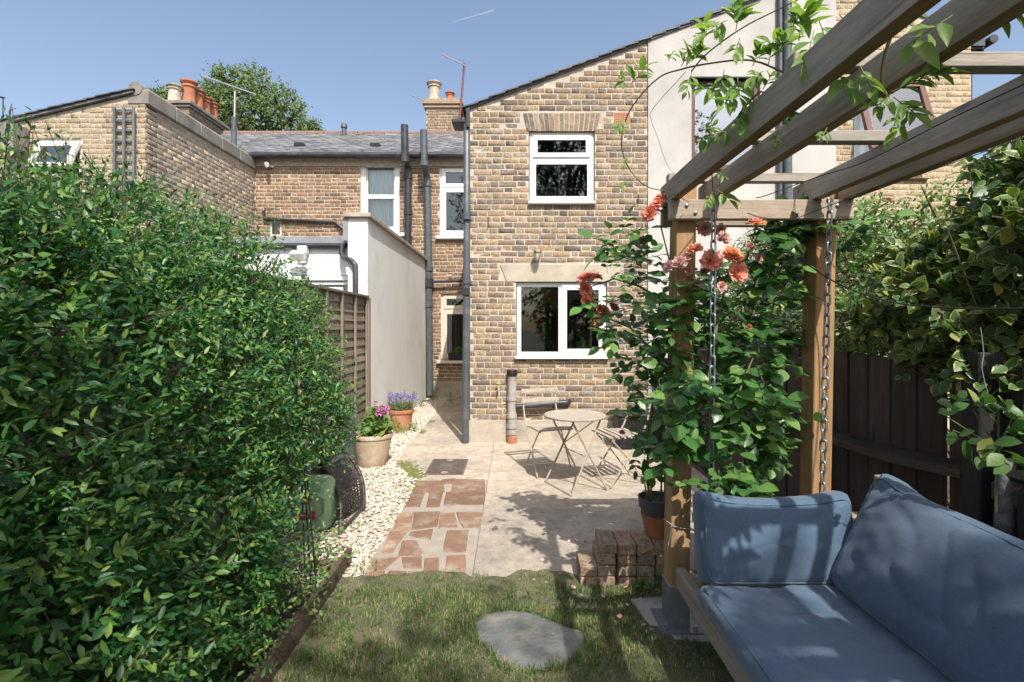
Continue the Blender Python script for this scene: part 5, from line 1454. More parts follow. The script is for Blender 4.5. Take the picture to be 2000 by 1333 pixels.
def bistro_chair(label, loc, ang):
    t_ = thing('bistro_chair', label, 'chair', loc, 'folding bistro chairs')
    M = Matrix.Translation(loc) @ Matrix.Rotation(ang, 4, 'Z')       # faces -y locally
    w = .19
    Q = lambda x, y, z: M @ Vector((x, y, z))
    for s_ in (-1, 1):
        mb = MB(); mb.tube([Q(s_*w, -.20, .008), Q(s_*w, -.02, .27), Q(s_*w, .135, .50), Q(s_*w*.98, .185, .62), Q(s_*w*.97, .225, .83)], .0085, 8); mb.build('back_leg', 'bistro_paint', t_, True)
        mb = MB(); mb.tube([Q(s_*(w-.022), .19, .008), Q(s_*(w-.022), -.02, .27), Q(s_*(w-.022), -.185, .445)], .008, 8); mb.build('front_leg', 'bistro_paint', t_, True)
        mb = MB(); mb.bar(Q(s_*(w-.035), -.195, .447), Q(s_*(w-.035), .15, .447), .012, .012); mb.build('seat_rail', 'bistro_paint', t_)
    for y_ in (-.18, .17):
        mb = MB(); mb.tube([Q(-w+.01, y_, .045), Q(w-.01, y_, .045)], .006, 6); mb.build('stretcher', 'bistro_paint', t_, True)
    for i in range(6):
        y_ = -.195+i*.064; mb = MB(); n = 8
        for k in range(n+1):
            x_ = -w-.0+2*w*k/n; z_ = .456-.012*(1-(x_/w)**2)*0+.006*math.sin(i*.9)
            for (dy, dz) in ((-.022, 0), (.022, 0), (.022, .014), (-.022, .014)): mb.v.append(tuple(Q(x_, y_+dy, z_+dz)))
        for k in range(n):
            for m in range(4): mb.f.append((k*4+m, k*4+(m+1) % 4, (k+1)*4+(m+1) % 4, (k+1)*4+m))
        mb.f += [(3,2,1,0), (n*4, n*4+1, n*4+2, n*4+3)]
        mb.build('seat_slat', 'bistro_paint', t_)
    for (z_, y_) in ((.70, .196), (.80, .212)):
        mb = MB(); pts = []; hw_, hh_ = .215, .027
        for cx_, sg in ((hw_-.02, 1), (-hw_+.02, -1)):
            for k in range(7):
                a = math.radians(-90+30*k) if sg > 0 else math.radians(90+30*k)
                pts.append((cx_+.02*math.cos(a), hh_*math.sin(a)))
        n = len(pts)
        V = [Q(x_, y_-.012+.03*(x_/hw_)**2*-1+.02, z_+h_) for x_, h_ in pts]+[Q(x_, y_+.004-.03*(x_/hw_)**2+.02, z_+h_) for x_, h_ in pts]
        F = [tuple(range(n)), tuple(range(2*n-1, n-1, -1))]+[(k, k+n, (k+1) % n+n, (k+1) % n) for k in range(n)]
        mb.add(V, F); mb.build('back_slat', 'bistro_paint', t_)
    return t_
bistro_chair('cream folding bistro chair left of the round table by the pale pipe', Vector((.345, 5.26, .01)), math.radians(20))
bistro_chair('cream folding bistro chair right of the round table beside the roses', Vector((1.03, 4.93, .01)), math.radians(-74))
mb = MB(); c = P(1238, 850, 6.3); mb.bbox(c.x-.22, c.x+.35, 6.15, 6.5, .012, .40, .02); o = mb.build('storage_box', 'black_plastic'); tag(o, 'black plastic box against the brick house behind the right bistro chair', 'box')
mb = MB(); mb.bbox(c.x-.235, c.x+.365, 6.135, 6.515, .402, .44, .015); mb.build('lid', 'black_plastic', o)

# ------------------------------------------------------------------ loose bricks
colw = ['leftmost', 'second', 'third', 'fourth', 'rightmost']
lvl = {2: ['bottom', 'top'], 4: ['bottom', 'second lowest', 'second highest', 'top']}
colr = {(0,1): 'pale tan', (1,3): 'frogged pale', (1,2): 'orange', (2,1): 'pinkish', (3,3): 'chipped grey brown'}
def loose_brick(label, x0, x1, y0, y1, z0, z1, rotz, frog, mat='brick_loose', rough=.003):
    mb = MB(); n = 3
    c = Vector(((x0+x1)/2, (y0+y1)/2, z0)); M = Matrix.Translation(c) @ Matrix.Rotation(rotz, 4, 'Z')
    hx_, hy_, h = (x1-x0)/2, (y1-y0)/2, z1-z0
    b = MB(); b.bbox(-hx_, hx_, -hy_, hy_, 0, h, .005)
    if frog:                                                # indented top
        b.f = [f for f in b.f if not all(abs(b.v[i][2]-h) < 1e-6 for i in f)]
        o_ = [Vector((sx*(hx_-.005), sy*(hy_-.005), h)) for sx, sy in ((-1,-1),(1,-1),(1,1),(-1,1))]
        i_ = [Vector((sx*(hx_-.018), sy*(hy_-.022), h)) for sx, sy in ((-1,-1),(1,-1),(1,1),(-1,1))]
        j_ = [Vector((sx*(hx_-.030), sy*(hy_-.04), h-.018)) for sx, sy in ((-1,-1),(1,-1),(1,1),(-1,1))]
        b.add(o_+i_+j_, [(k, (k+1) % 4, (k+1) % 4+4, k+4) for k in range(4)]+[(k+4, (k+1) % 4+4, (k+1) % 4+8, k+8) for k in range(4)]+[(8, 9, 10, 11)])
    r = random.Random(int(x0*1000+z0*7777)); J = {}
    V = []
    for p in b.v:
        key = tuple(round(x, 3) for x in p)
        if key not in J: J[key] = Vector((r.uniform(-rough, rough), r.uniform(-rough, rough), r.uniform(-rough, rough)*.6))
        V.append(M @ (Vector(p)+J[key]))
    mb.v = [tuple(v) for v in V]; mb.f = b.f
    tag(mb.build('loose_brick', mat), label, 'brick', 'loose bricks stacked beside the post')
yb = 2.945
cols = [(.384, 2, .0), (.487, 4, .006), (.606, 4, -.004), (.714, 4, .004), (.822, 4, 0)]
for ci, (x, nb, dy) in enumerate(cols):
    for k in range(nb):
        z0 = -.004+k*.0635
        dx = random.uniform(-.004, .004)+(.02*(k-2) if ci == 1 and k > 1 else 0)*.5
        nm = colr.get((ci, k), 'old')
        loose_brick('loose %s brick, %s in the %s column of the stack by the post' % (nm, lvl[nb][k], colw[ci]), x+dx, x+dx+.1, yb+dy+random.uniform(-.006, .006), yb+.215+dy, z0, z0+.0575+random.uniform(0, .003), random.uniform(-.02, .02), (ci, k) == (1, 3), rough=.009 if (ci, k) == (3, 3) else .003)

# ------------------------------------------------------------------ stepping stone and edging board
mb = MB(); sc_ = sum((Vector(p) for p in stone_poly), Vector())/len(stone_poly)
ring = []
for i in range(len(stone_poly)):
    for t in (0, .25, .5, .75):
        q_ = Vector(stone_poly[i]).lerp(Vector(stone_poly[(i+1) % len(stone_poly)]), t); ring.append(q_+(q_-sc_)*.02*noise.noise(q_*14))
nr_ = len(ring); lv = [(1.0, -.02), (1.0, .004), (.985, .011), (.95, .014), (.85, .016), (.7, .016), (.5, .017), (.3, .017), (.12, .017)]
for (k_, z_) in lv:
    for q_ in ring:
        w_ = sc_+(q_-sc_)*k_; mb.v.append((w_.x, w_.y, z_+(.0035*noise.noise(w_*9)+.002*noise.noise(w_*26) if z_ > .01 else 0)))
for i in range(len(lv)-1):
    for k in range(nr_): mb.f.append((i*nr_+k, i*nr_+(k+1) % nr_, (i+1)*nr_+(k+1) % nr_, (i+1)*nr_+k))
mb.f.append(tuple((len(lv)-1)*nr_+k for k in range(nr_)))
ar_ = sum(ring[i].x*ring[(i+1) % nr_].y-ring[(i+1) % nr_].x*ring[i].y for i in range(nr_))
if ar_ < 0: mb.f = [tuple(reversed(f)) for f in mb.f]
tag(mb.build('stepping_stone', 'slate_stone', None, True), 'rounded grey slate stepping stone set in the lawn', 'stone')
mb = MB(); mb.bar((-1.032, 3.22, .045), (-1.045, 1.2, .04), .03, .13); tag(mb.build('edging_board', 'edging_wood'), 'long dark timber edging board between lawn and hedge', 'edging')
mb = MB(); mb.bar((-1.02, 3.20, .04), (-1.30, 3.10, .035), .10, .022); tag(mb.build('edging_board', 'edging_wood'), 'short board end leaning at the corner of the pebble bed', 'edging')

# ------------------------------------------------------------------ pots
bp = thing('plant_pot', 'large pale terracotta pot planted with a pink geranium on the pebbles', 'pot', (-1.515, 5.50, .0))
mb = MB(); mb.lathe([(.135, .0), (.145, .02), (.175, .14), (.198, .27), (.203, .30), (.212, .305), (.217, .325), (.212, .345), (.195, .348), (.188, .335), (.182, .30), (.0, .295)], (-1.515, 5.50, .005), 40); mb.build('pot', 'terracotta_pale', bp, True)
mb = MB(); mb.lathe([(.183, 0), (.1, .012), (0, .006)], (-1.515, 5.50, .300), 24); mb.build('soil', 'soil', bp, True)
sp_ = thing('plant_pot', 'smaller terracotta pot with lilac flowered lavender against the white wall', 'pot', (-1.60, 7.32, .0))
mb = MB(); mb.lathe([(.12, .0), (.125, .02), (.15, .2), (.155, .25), (.168, .255), (.174, .275), (.172, .30), (.158, .305), (.15, .29), (.0, .27)], (-1.60, 7.32, .005), 32); mb.build('pot', 'terracotta', sp_, True)
c = Vector((.862, 3.075, .246)); pt = thing('plant_pot', 'grey over terracotta nested pots on the bricks behind the post', 'pot', c)
mb = MB(); mb.lathe([(.066, 0), (.07, .01), (.088, .11), (.093, .112), (.098, .135)], c, 28); mb.build('lower_pot', 'terracotta', pt, True)
mb = MB(); mb.lathe([(.086, .115), (.098, .17), (.106, .172), (.112, .232), (.106, .234), (.098, .20), (.0, .195)], c, 28); mb.build('upper_pot', 'grey_cover', pt, True)
mb = MB(); mb.lathe([(.099, 0), (.0, .008)], c+Vector((0, 0, .203)), 18); mb.build('soil', 'soil', pt, True)
mb = MB(); mb.bbox(-.012, .012, -.001, .001, 0, .06, .0008, Matrix.Translation(c+Vector((-.035, -.03, .195))) @ Matrix.Rotation(-.4, 4, 'X')); mb.build('plant_label', 'plastic_label', pt)
c = G(1500, 990); tp_ = thing('plant_trough', 'low terracotta trough with small purple flowers behind the end cushion', 'planter', c)
c = Vector((1.36, 3.05, .25)); WL[tp_.name] = c; tp_.location = c
mb = MB(); mb.bbox(1.12, 1.42, 3.0, 3.18, .012, .40, .012); mb.box(1.14, 1.40, 3.02, 3.16, .398, .405); mb.build('trough', 'terracotta', tp_)

# covered barbecue, tipped chair, green tub at the hedge end
c = Vector((-1.60, 4.70, 0)); bq = thing('covered_barbecue', 'dark grey fabric covered barbecue half hidden by the hedge and fence', 'barbecue', c)
mb = MB(); n = 26; prof = [(.14, .05), (.15, .2), (.14, .4), (.15, .55), (.14, .64), (.10, .70), (.05, .725), (0, .73)]
for (r, z) in prof:
    for k in range(n):
        a = 2*math.pi*k/n; rr = r*(1+.09*math.sin(a*6+z*5)*(1-z)+.05*math.sin(a*11))
        mb.v.append((c.x+rr*math.cos(a), c.y+rr*math.sin(a), z))
for i in range(len(prof)-1):
    for k in range(n): mb.f.append((i*n+k, i*n+(k+1) % n, (i+1)*n+(k+1) % n, (i+1)*n+k))
mb.build('cover', 'grey_cover', bq, True)
mb = MB(); mb.tube([(c.x, c.y, .725), (c.x, c.y, .755)], .018, 8); mb.build('knob', 'black_plastic', bq, True)
tcx = thing('tipped_chair', 'dark perforated metal garden chair tipped over on the pebbles', 'chair', (-1.25, 3.9, 0))
def arc(pa, pb, h, n=12, bow=.05):
    out = []
    for i in range(n+1):
        u = i/n; p = pa.lerp(pb, u); out.append(p+Vector((bow*math.sin(math.pi*u)*.6, 0, h*math.sin(math.pi*u*.5)*0)))
    return out
A0, A1 = G(710, 1000), P(673, 881, 4.34)                    # far bar, from the ground up
B0, B1 = G(664, 1050), P(635, 915, 3.90)                    # near bar
def bar_pts(a, b, bow, n=14):
    return [a.lerp(b, i/n)+Vector((bow*math.sin(math.pi*i/n), 0, .03*math.sin(math.pi*i/n))) for i in range(n+1)]
pa, pb = bar_pts(A0, A1, .06), bar_pts(B0, B1, .05)
mb = MB(); mb.tube(pa, .016, 10); mb.build('leg', 'dark_mesh', tcx, True)
mb = MB(); mb.tube(pb, .016, 10); mb.build('leg', 'dark_mesh', tcx, True)
mb = MB(); nu, nv = 20, 17
def sh_(u, v):
    i = u*.85+.08; k = i*14; k0 = min(13, int(k)); f_ = k-k0
    p, q_ = pa[k0].lerp(pa[k0+1], f_), pb[k0].lerp(pb[k0+1], f_)
    return q_.lerp(p, v)+Vector((-.07*math.sin(math.pi*v), 0, -.03*math.sin(math.pi*v)))
for i in range(nu):
    for j in range(nv):
        o0 = len(mb.v); hole = 0 < i < nu-1 and 0 < j < nv-1
        cs = [sh_((i+a)/nu, (j+b)/nv) for a, b in ((0,0),(1,0),(1,1),(0,1))]
        if not hole: mb.quad(*cs); continue
        mids = [sh_((i+a)/nu, (j+b)/nv) for a, b in ((.5,.22),(.78,.5),(.5,.78),(.22,.5))]
        mb.add(cs+mids, ((0,1,5,4),(1,2,6,5),(2,3,7,6),(3,0,4,7)))
mb.build('perforated_back', 'dark_mesh', tcx)
mb = MB(); mb.tube([pa[-1], pa[-1].lerp(pb[-1], .5)+Vector((-.02, 0, .03)), pb[-1]], .014, 8); mb.build('cross_bar', 'dark_mesh', tcx, True)
mb = MB(); mb.tube([pa[1], pb[1]], .012, 8); mb.build('cross_bar', 'dark_mesh', tcx, True)
mb = MB(); mb.tube([pa[10], pa[10]+Vector((-.42, .02, -.05)), pa[10]+Vector((-.5, .0, -.25))], .014, 8); mb.build('arm', 'dark_mesh', tcx, True)
mb = MB(); mb.tube([pb[10], pb[10]+Vector((-.40, .02, -.05)), pb[10]+Vector((-.48, .0, -.25))], .014, 8); mb.build('arm', 'dark_mesh', tcx, True)
c = Vector((-1.47, 3.78, 0)); gt_ = thing('green_tub', 'light green plastic tub with red printed marks at the end of the hedge', 'tub', c)
rounded((.27, .20, .38), .055, .03, Matrix.Translation(c+Vector((0, 0, .20))), 0, .004, 5).build('tub', 'green_plastic', gt_, True)
mb = MB(); mb.tube([c+Vector((.06, -.11, .30)), c+Vector((.115, -.112, .26)), c+Vector((.115, -.112, .16)), c+Vector((.06, -.11, .12))], .012, 8); mb.build('handle', 'green_plastic', gt_, True)
yy = c.y-.1135
mb = MB()
for k in range(5):
    a = k*1.256+.3; p = Vector((c.x-.01+.022*math.cos(a), yy, .255+.022*math.sin(a))); mb.add([p+Vector((.014*math.cos(b), 0, .014*math.sin(b))) for b in [m*.785 for m in range(8)]], [tuple(range(7, -1, -1))])
mb.add([Vector((c.x-.07, yy, .115)), Vector((c.x+.05, yy, .11)), Vector((c.x+.055, yy, .175)), Vector((c.x+.02, yy, .18)), Vector((c.x+.0, yy, .155)), Vector((c.x-.03, yy, .17)), Vector((c.x-.075, yy, .165))], [tuple(range(7))])
mb.build('print', 'red_print', gt_)
for k, (px, py0, py1) in enumerate(((586, 1160, 945), (598, 1165, 950), (609, 1170, 960))):
    a = G(px+10, 1150+k*4); mb = MB(); mb.tube([a, a+Vector((-.03-.02*k, .02, .72))], .005, 6)
    tag(mb.build('garden_cane', 'black_plastic', None, True), ['leftmost', 'middle', 'rightmost'][k]+' of three thin dark canes standing by the green tub', 'cane', 'thin dark canes at the hedge end')
# wires
def wire(name, label, pts, r, mat):
    out = []
    pts = [Vector(p) for p in pts]
    for i in range(len(pts)-1):
        p0, p1, p2, p3 = pts[max(0, i-1)], pts[i], pts[i+1], pts[min(len(pts)-1, i+2)]
        for k in range(8):
            t = k/8; out.append(.5*((2*p1)+(p2-p0)*t+(2*p0-5*p1+4*p2-p3)*t*t+(3*p1-p0-3*p2+p3)*t**3))
    out.append(pts[-1]); mb = MB(); mb.tube(out, r, 6)
    return tag(mb.build(name, mat, None, True), label, 'wire')
wire('cable', 'thin black cable strung from the cross beam along the inner right beam', [P(1476, 387, 2.44), P(1500, 381, 2.42), P(1600, 345, 2.32), P(1690, 316, 2.08), P(1845, 238, 1.70), P(2010, 160, 1.42)], .0022, 'cable_black')
wire('cable', 'taut thin wire rising from the cross beam past the right post', [P(1563, 424, 2.48), P(1640, 395, 2.40), P(1800, 340, 2.2), P(2010, 266, 2.0)], .002, 'cable_black')
wire('cable', 'dark cable sagging across the variegated shrub on the right', [P(1490, 455, 2.5), P(1560, 505, 2.45), P(1640, 556, 2.4), P(1740, 590, 2.2), P(1860, 602, 1.95), P(2010, 603, 1.7)], .0032, 'cable_black')
wire('cable', 'thin loop of wire hanging from the middle of the cross beam', [P(1553, 388, 2.485), P(1553, 412, 2.48), P(1560, 424, 2.48), P(1575, 450, 2.5), P(1583, 470, 2.52)], .0016, 'cable_black')
wire('wire', 'pale wire dangling in loops at the right edge beside the dark post', [P(1915, 640, 1.8), P(1921, 690, 1.8), P(1918, 720, 1.8), P(1930, 770, 1.8), P(1943, 790, 1.8)], .0016, 'galv_wire')
wire('twine', 'knotted pale twine tied round the front post below the roses', [P(1296, 1013, 2.53), P(1312, 1025, 2.53), P(1330, 1032, 2.53), P(1352, 1034, 2.535)], .002, 'twine')
wire('twine', 'frayed twine end hanging down the front post', [P(1312, 1025, 2.525), P(1309, 1045, 2.525), P(1306, 1060, 2.525), P(1303, 1076, 2.525)], .0024, 'twine')
# ------------------------------------------------------------------ planting
def blob_surface(blobs, n, shell=.35):
    # points in the outer shell of a union of ellipsoids, with the outward direction
    P_, N_ = [], []
    tot = sum(b[1][0]*b[1][1]+b[1][1]*b[1][2]+b[1][0]*b[1][2] for b in blobs)
    for (c, r) in blobs:
        m = int(n*(r[0]*r[1]+r[1]*r[2]+r[0]*r[2])/tot)
        d = unit(m); rad = 1-shell*RS.rand(m)**1.6
        bump = np.array([1+.13*noise.noise(Vector((x*2.6+c[0], y*2.6+c[1], z*2.6)))+.08*noise.noise(Vector((x*6, y*6+c[1], z*6))) for x, y, z in d])
        p = np.array(c)+d*np.array(r)*(rad*bump)[:, None]
        nn = d/np.array(r); nn /= np.linalg.norm(nn, axis=1, keepdims=True)
        keep = np.ones(m, bool)
        for (c2, r2) in blobs:
            if c2 is c: continue
            keep &= (((p-np.array(c2))/np.array(r2))**2).sum(1) > .5
        P_.append(p[keep]); N_.append(nn[keep])
    return np.concatenate(P_), np.concatenate(N_)
def stems(par, name, mat, segs, r0, r1, n=5):
    mb = MB()
    for s_ in segs: mb.tube(s_, [r0+(r1-r0)*i/(len(s_)-1) for i in range(len(s_))], n, False)
    o = mb.build(name, mat, par, True); o['kind'] = 'stuff'; return o

# big shrub hedge on the left
hd = thing('hedge', 'large leafy green shrub hedge filling the left side of the garden', 'hedge', (-1.9, 2.2, 0))
HB = [((-1.98, .75, 1.05), (.92, .75, 1.02)), ((-1.90, 1.55, 1.10), (.80, .75, .98)), ((-1.82, 2.25, 1.12), (.68, .68, 1.05)), ((-1.72, 2.85, 1.05), (.55, .55, 1.10)), ((-1.55, 3.30, .92), (.42, .48, .92)), ((-1.42, 3.55, .72), (.27, .32, .46)),
      ((-1.56, 1.62, 1.25), (.36, .45, .68)), ((-1.58, 1.15, 1.15), (.38, .42, .72)), ((-1.5, 2.05, 1.2), (.33, .40, .62)), ((-2.6, 2.4, 1.1), (.6, .7, .95)), ((-1.40, 1.35, .55), (.42, .62, .52)), ((-1.42, 2.15, .55), (.40, .55, .55)), ((-1.52, 2.70, .50), (.30, .40, .50))]
p, nn = blob_surface(HB, 25000, .34)
ok = (p[:, 2] > .03) & (p[:, 0] > -3.2)
ok &= ~((p[:, 1] > 2.9) & (p[:, 2] < .60) & (RS.rand(len(p)) < .93)) & ~((p[:, 1] > 3.2) & (p[:, 2] < .66))
ok &= ~((p[:, 0] > -1.28) & (p[:, 1] > 2.5) & (p[:, 2] < .62))
ok &= ~((p[:, 0] < -1.6) & (p[:, 1] < 1.6) & (p[:, 2] > .95) & (p[:, 2] < 1.45) & (RS.rand(len(p)) < .2))
p, nn = p[ok], nn[ok]
d = nn*.9+np.array([.15, -.05, .35])+RS.normal(size=p.shape)*.45
L = RS.uniform(.10, .22, len(p))
M1 = twig_leaves(p - d/np.linalg.norm(d, axis=1, keepdims=True)*.05, d, L, 9, .030, .060, .7, .75)
# tall shoots above the top
ns = 130
sx = RS.uniform(-2.5, -1.35, ns); sy = RS.uniform(1.5, 3.1, ns)
top_z = np.interp(sy, [1.2, 2.4, 2.8, 3.2], [2.04, 2.10, 2.06, 1.75])-np.abs(sx+1.85)*.35
sp0 = np.stack([sx, sy, top_z-.08], 1); sd = np.stack([RS.normal(size=ns)*.25+.1, RS.normal(size=ns)*.25, np.ones(ns)], 1)
M2 = twig_leaves(sp0, sd, RS.uniform(.14, .36, ns), 13, .03, .055, .4, .7)
HLT = (np.array([(0,0,0),(1,0,-.14),(.42,-.19,.02),(.42,.19,.02),(.45,0,-.05)], float), np.zeros((0, 4), np.int32), np.array([(0,4,2),(0,3,4),(2,4,1),(4,3,1)], np.int32), np.array([.5,1,1,1,.2]))
MA = np.concatenate([M1, M2]); near = np.linalg.norm(MA[:, :, 3]-np.array([0, 0, CAMH]), axis=1) < 2.5
foliage(hd, MA[near], 'leaf_hedge', 300, leaf_template(.44, .08, .14))
foliage(hd, MA[~near], 'leaf_hedge', 0, HLT)
segs = [[Vector(a), Vector(a)+Vector(b)*.5*l+Vector((0, 0, .005)), Vector(a)+Vector(b)*l] for a, b, l in zip(sp0, sd/np.linalg.norm(sd, axis=1, keepdims=True), RS.uniform(.14, .36, ns))]
dn = d/np.linalg.norm(d, axis=1, keepdims=True)
for i in RS.choice(len(p), 2200, False): segs.append([Vector(p[i]-dn[i]*.14), Vector(p[i]+dn[i]*L[i]*.8)])
stems(hd, 'twigs', 'brown_stem', segs, .0022, .0011, 4); segs = []
for k in range(46):
    a = Vector((RS.uniform(-2.4, -1.7), RS.uniform(.7, 3.2), 0)); b = Vector((a.x+RS.uniform(-.4, .25), a.y+RS.uniform(-.4, .4), RS.uniform(.8, 1.35))); m_ = a.lerp(b, .5)+Vector((RS.uniform(-.1, .1), RS.uniform(-.1, .1), 0))
    segs.append([a, m_, b])
stems(hd, 'branches', 'brown_stem', segs, .009, .004, 5)

def weeds(name, label, pts, spread, per, L0, L1, mat, h=.12, cat='plant', nparts=0, group=None):
    c = Vector(np.mean(np.array(pts), 0)); c.z = 0
    t_ = thing(name, label, cat, c, group)
    base = np.repeat(np.array(pts, float), per, 0)
    base = base+RS.normal(size=base.shape)*np.array([spread, spread, 0]); base[:, 2] = np.abs(RS.normal(size=len(base)))*h*.4+.01
    dd = RS.normal(size=base.shape)*.6+np.array([0, 0, .8])
    foliage(t_, twig_leaves(base, dd, RS.uniform(h*.5, h*1.3, len(base)), 6, L0, L1, .8, .9), mat, nparts, rest='foliage')
    return t_
weeds('weed_patch', 'low leafy weeds spilling over the edging board below the hedge', [(-1.12, 1.9, 0), (-1.14, 2.15, 0), (-1.12, 2.4, 0), (-1.15, 2.65, 0), (-1.16, 2.9, 0), (-1.2, 3.15, 0)], .09, 26, .025, .05, 'leaf_privet', .26, nparts=60)
weeds('weed_patch', 'small green weed at the foot of the brick stack', [(.80, 2.88, 0), (.72, 2.9, 0), (.84, 2.84, 0)], .03, 7, .02, .04, 'leaf_rose', .07, nparts=20)
weeds('weed_patch', 'scattered tiny plants in the thin turf beside the edging board', [(-.95, 2.2, 0), (-.85, 2.5, 0), (-.9, 2.8, 0), (-.75, 2.3, 0), (-.98, 3.05, 0)], .10, 7, .012, .026, 'leaf_privet', .05)
weeds('weed_patch', 'weeds growing against the foot of the white wall by the long pipe', [(-1.72, 8.6, 0), (-1.70, 9.4, 0), (-1.62, 10.2, 0), (-1.2, 9.9, 0)], .06, 9, .03, .06, 'leaf_grey', .14)
weeds('weed_patch', 'small plants at the base of the lavender pot', [(-1.42, 7.15, 0), (-1.50, 7.05, 0), (-1.62, 7.0, 0)], .04, 9, .03, .055, 'leaf_geranium', .20, nparts=20)

# ------------------------------------------------------------------ climbing rose
rs = thing('climbing_rose', 'climbing rose with coral blooms and glossy leaves on the pergola posts', 'rose', (1.0, 2.75, 0))
RB = [(1235,505,62,60,2.85,.16,16),(1195,640,45,75,3.0,.18,9),(1255,680,65,80,2.85,.15,16),(1330,640,55,90,2.62,.12,16),(1345,560,60,50,2.66,.1,8),(1430,590,85,80,2.68,.14,20),(1520,500,58,70,2.68,.12,20),(1540,450,40,30,2.6,.1,8),(1405,720,95,90,2.58,.12,24),(1500,700,60,90,2.75,.14,16),(1440,850,90,85,2.50,.10,24),(1350,800,55,80,2.50,.1,16),(1500,850,55,80,2.7,.14,15),(1250,790,38,75,3.0,.15,7),(1268,890,28,50,2.95,.10,4),(1430,940,45,30,2.36,.05,8),(1290,600,50,70,2.8,.14,12),(1320,900,30,60,2.48,.05,6),(1600,480,60,40,2.9,.12,9),(1690,440,50,35,2.8,.1,6),(1560,560,40,60,2.85,.12,8)]
pos, dr, nr, Ls, seg = [], [], [], [], []
for (px, py, rx, ry, Y, dy, n) in RB:
    for k in range(int(n*2.5)):
        a = RS.rand()*6.28; q_ = RS.rand()**.6
        c = P(px+rx*q_*math.cos(a), py+ry*q_*math.sin(a), Y+RS.uniform(-dy, dy))
        if abs(c.x-.85) < .07 and c.y < 2.66 and c.y > 2.44 and (c.z > 1.75 or RS.rand() < .25): continue
        rd = Vector((RS.normal()*.8, -.6+RS.normal()*.5, RS.normal()*.5-.1)).normalized()
        sd_ = rd.cross(Vector((0, 0, 1))).normalized(); up_ = Vector((RS.normal()*.35, -.45+RS.normal()*.3, 1)).normalized()
        sc = RS.uniform(.6, 1.3)*(.95 if Y > 2.8 else 1.05)
        seg.append([c-rd*.05*sc, c, c+rd*.10*sc])
        for (t, s_, l) in ((.02, 1, .055), (.02, -1, .055), (.06, 1, .066), (.06, -1, .066), (.10, 0, .076)):
            dd = rd*(.45 if s_ else 1)+sd_*s_*.9+Vector((0, 0, -.12+RS.normal()*.1))
            pos.append(c+rd*t*sc); dr.append(dd); nr.append(up_+Vector(RS.normal(size=3))*.22); Ls.append(l*sc*RS.uniform(.85, 1.15))
Mr = leaf_frames(np.array([tuple(v) for v in pos]), np.array([tuple(v) for v in dr]), np.array([tuple(v) for v in nr]), np.array(Ls))
RLT = np.array([(0,0,0),(1,0,-.14),(.14,-.20,.02),(.38,-.34,.05),(.66,-.29,.0),(.88,-.12,-.08),(.14,.20,.02),(.38,.34,.05),(.66,.29,.0),(.88,.12,-.08),(.14,0,-.01),(.38,0,-.02),(.66,0,-.06),(.88,0,-.11)], float)
RLQ = np.array([(10,11,3,2),(11,12,4,3),(12,13,5,4),(6,7,11,10),(7,8,12,11),(8,9,13,12)], np.int32)
RLTr = np.array([(0,10,2),(0,6,10),(5,13,1),(13,9,1)], np.int32)
RLE = np.array([.5,1]+[1]*8+[0]*4, float)
ROSE_T = (RLT, RLQ, RLTr, RLE)
foliage(rs, Mr, 'leaf_rose', 300, ROSE_T, smooth=True)
canes = [[P(1272,985,3.05), P(1262,930,3.0), P(1268,860,2.95), P(1275,780,2.9), P(1300,680,2.8), P(1320,560,2.7), P(1290,440,2.62)], [P(1300,985,3.05), P(1298,900,2.95), P(1310,760,2.75), P(1350,640,2.66), P(1370,520,2.6)],
         [P(1330,860,2.5), P(1380,760,2.48), P(1400,640,2.5), P(1420,540,2.52), P(1440,500,2.5)], [P(1310,600,2.7), P(1250,560,2.85), P(1200,545,3.0), P(1155,560,3.1)], [P(1290,700,2.8), P(1230,640,2.9), P(1170,615,3.05)],
         [P(1500,920,2.8), P(1495,800,2.75), P(1500,650,2.7), P(1530,500,2.65)], [P(1400,560,2.55), P(1460,500,2.55), P(1478,440,2.5)], [P(1380,880,2.45), P(1430,800,2.4), P(1470,700,2.45)], [P(1330,470,2.62), P(1300,420,2.62), P(1280,405,2.62)], [P(1530,470,2.65), P(1620,450,2.75), P(1700,430,2.8)], [P(1690,445,2.8), P(1700,415,2.75), P(1735,395,2.7)]]
for c in canes: 
    mb = MB(); mb.tube(c, [.008-.0045*i/(len(c)-1) for i in range(len(c))], 6); mb.build('cane', 'green_stem', rs, True)
stems(rs, 'leaf_stalks', 'green_stem', seg, .0016, .001, 4)
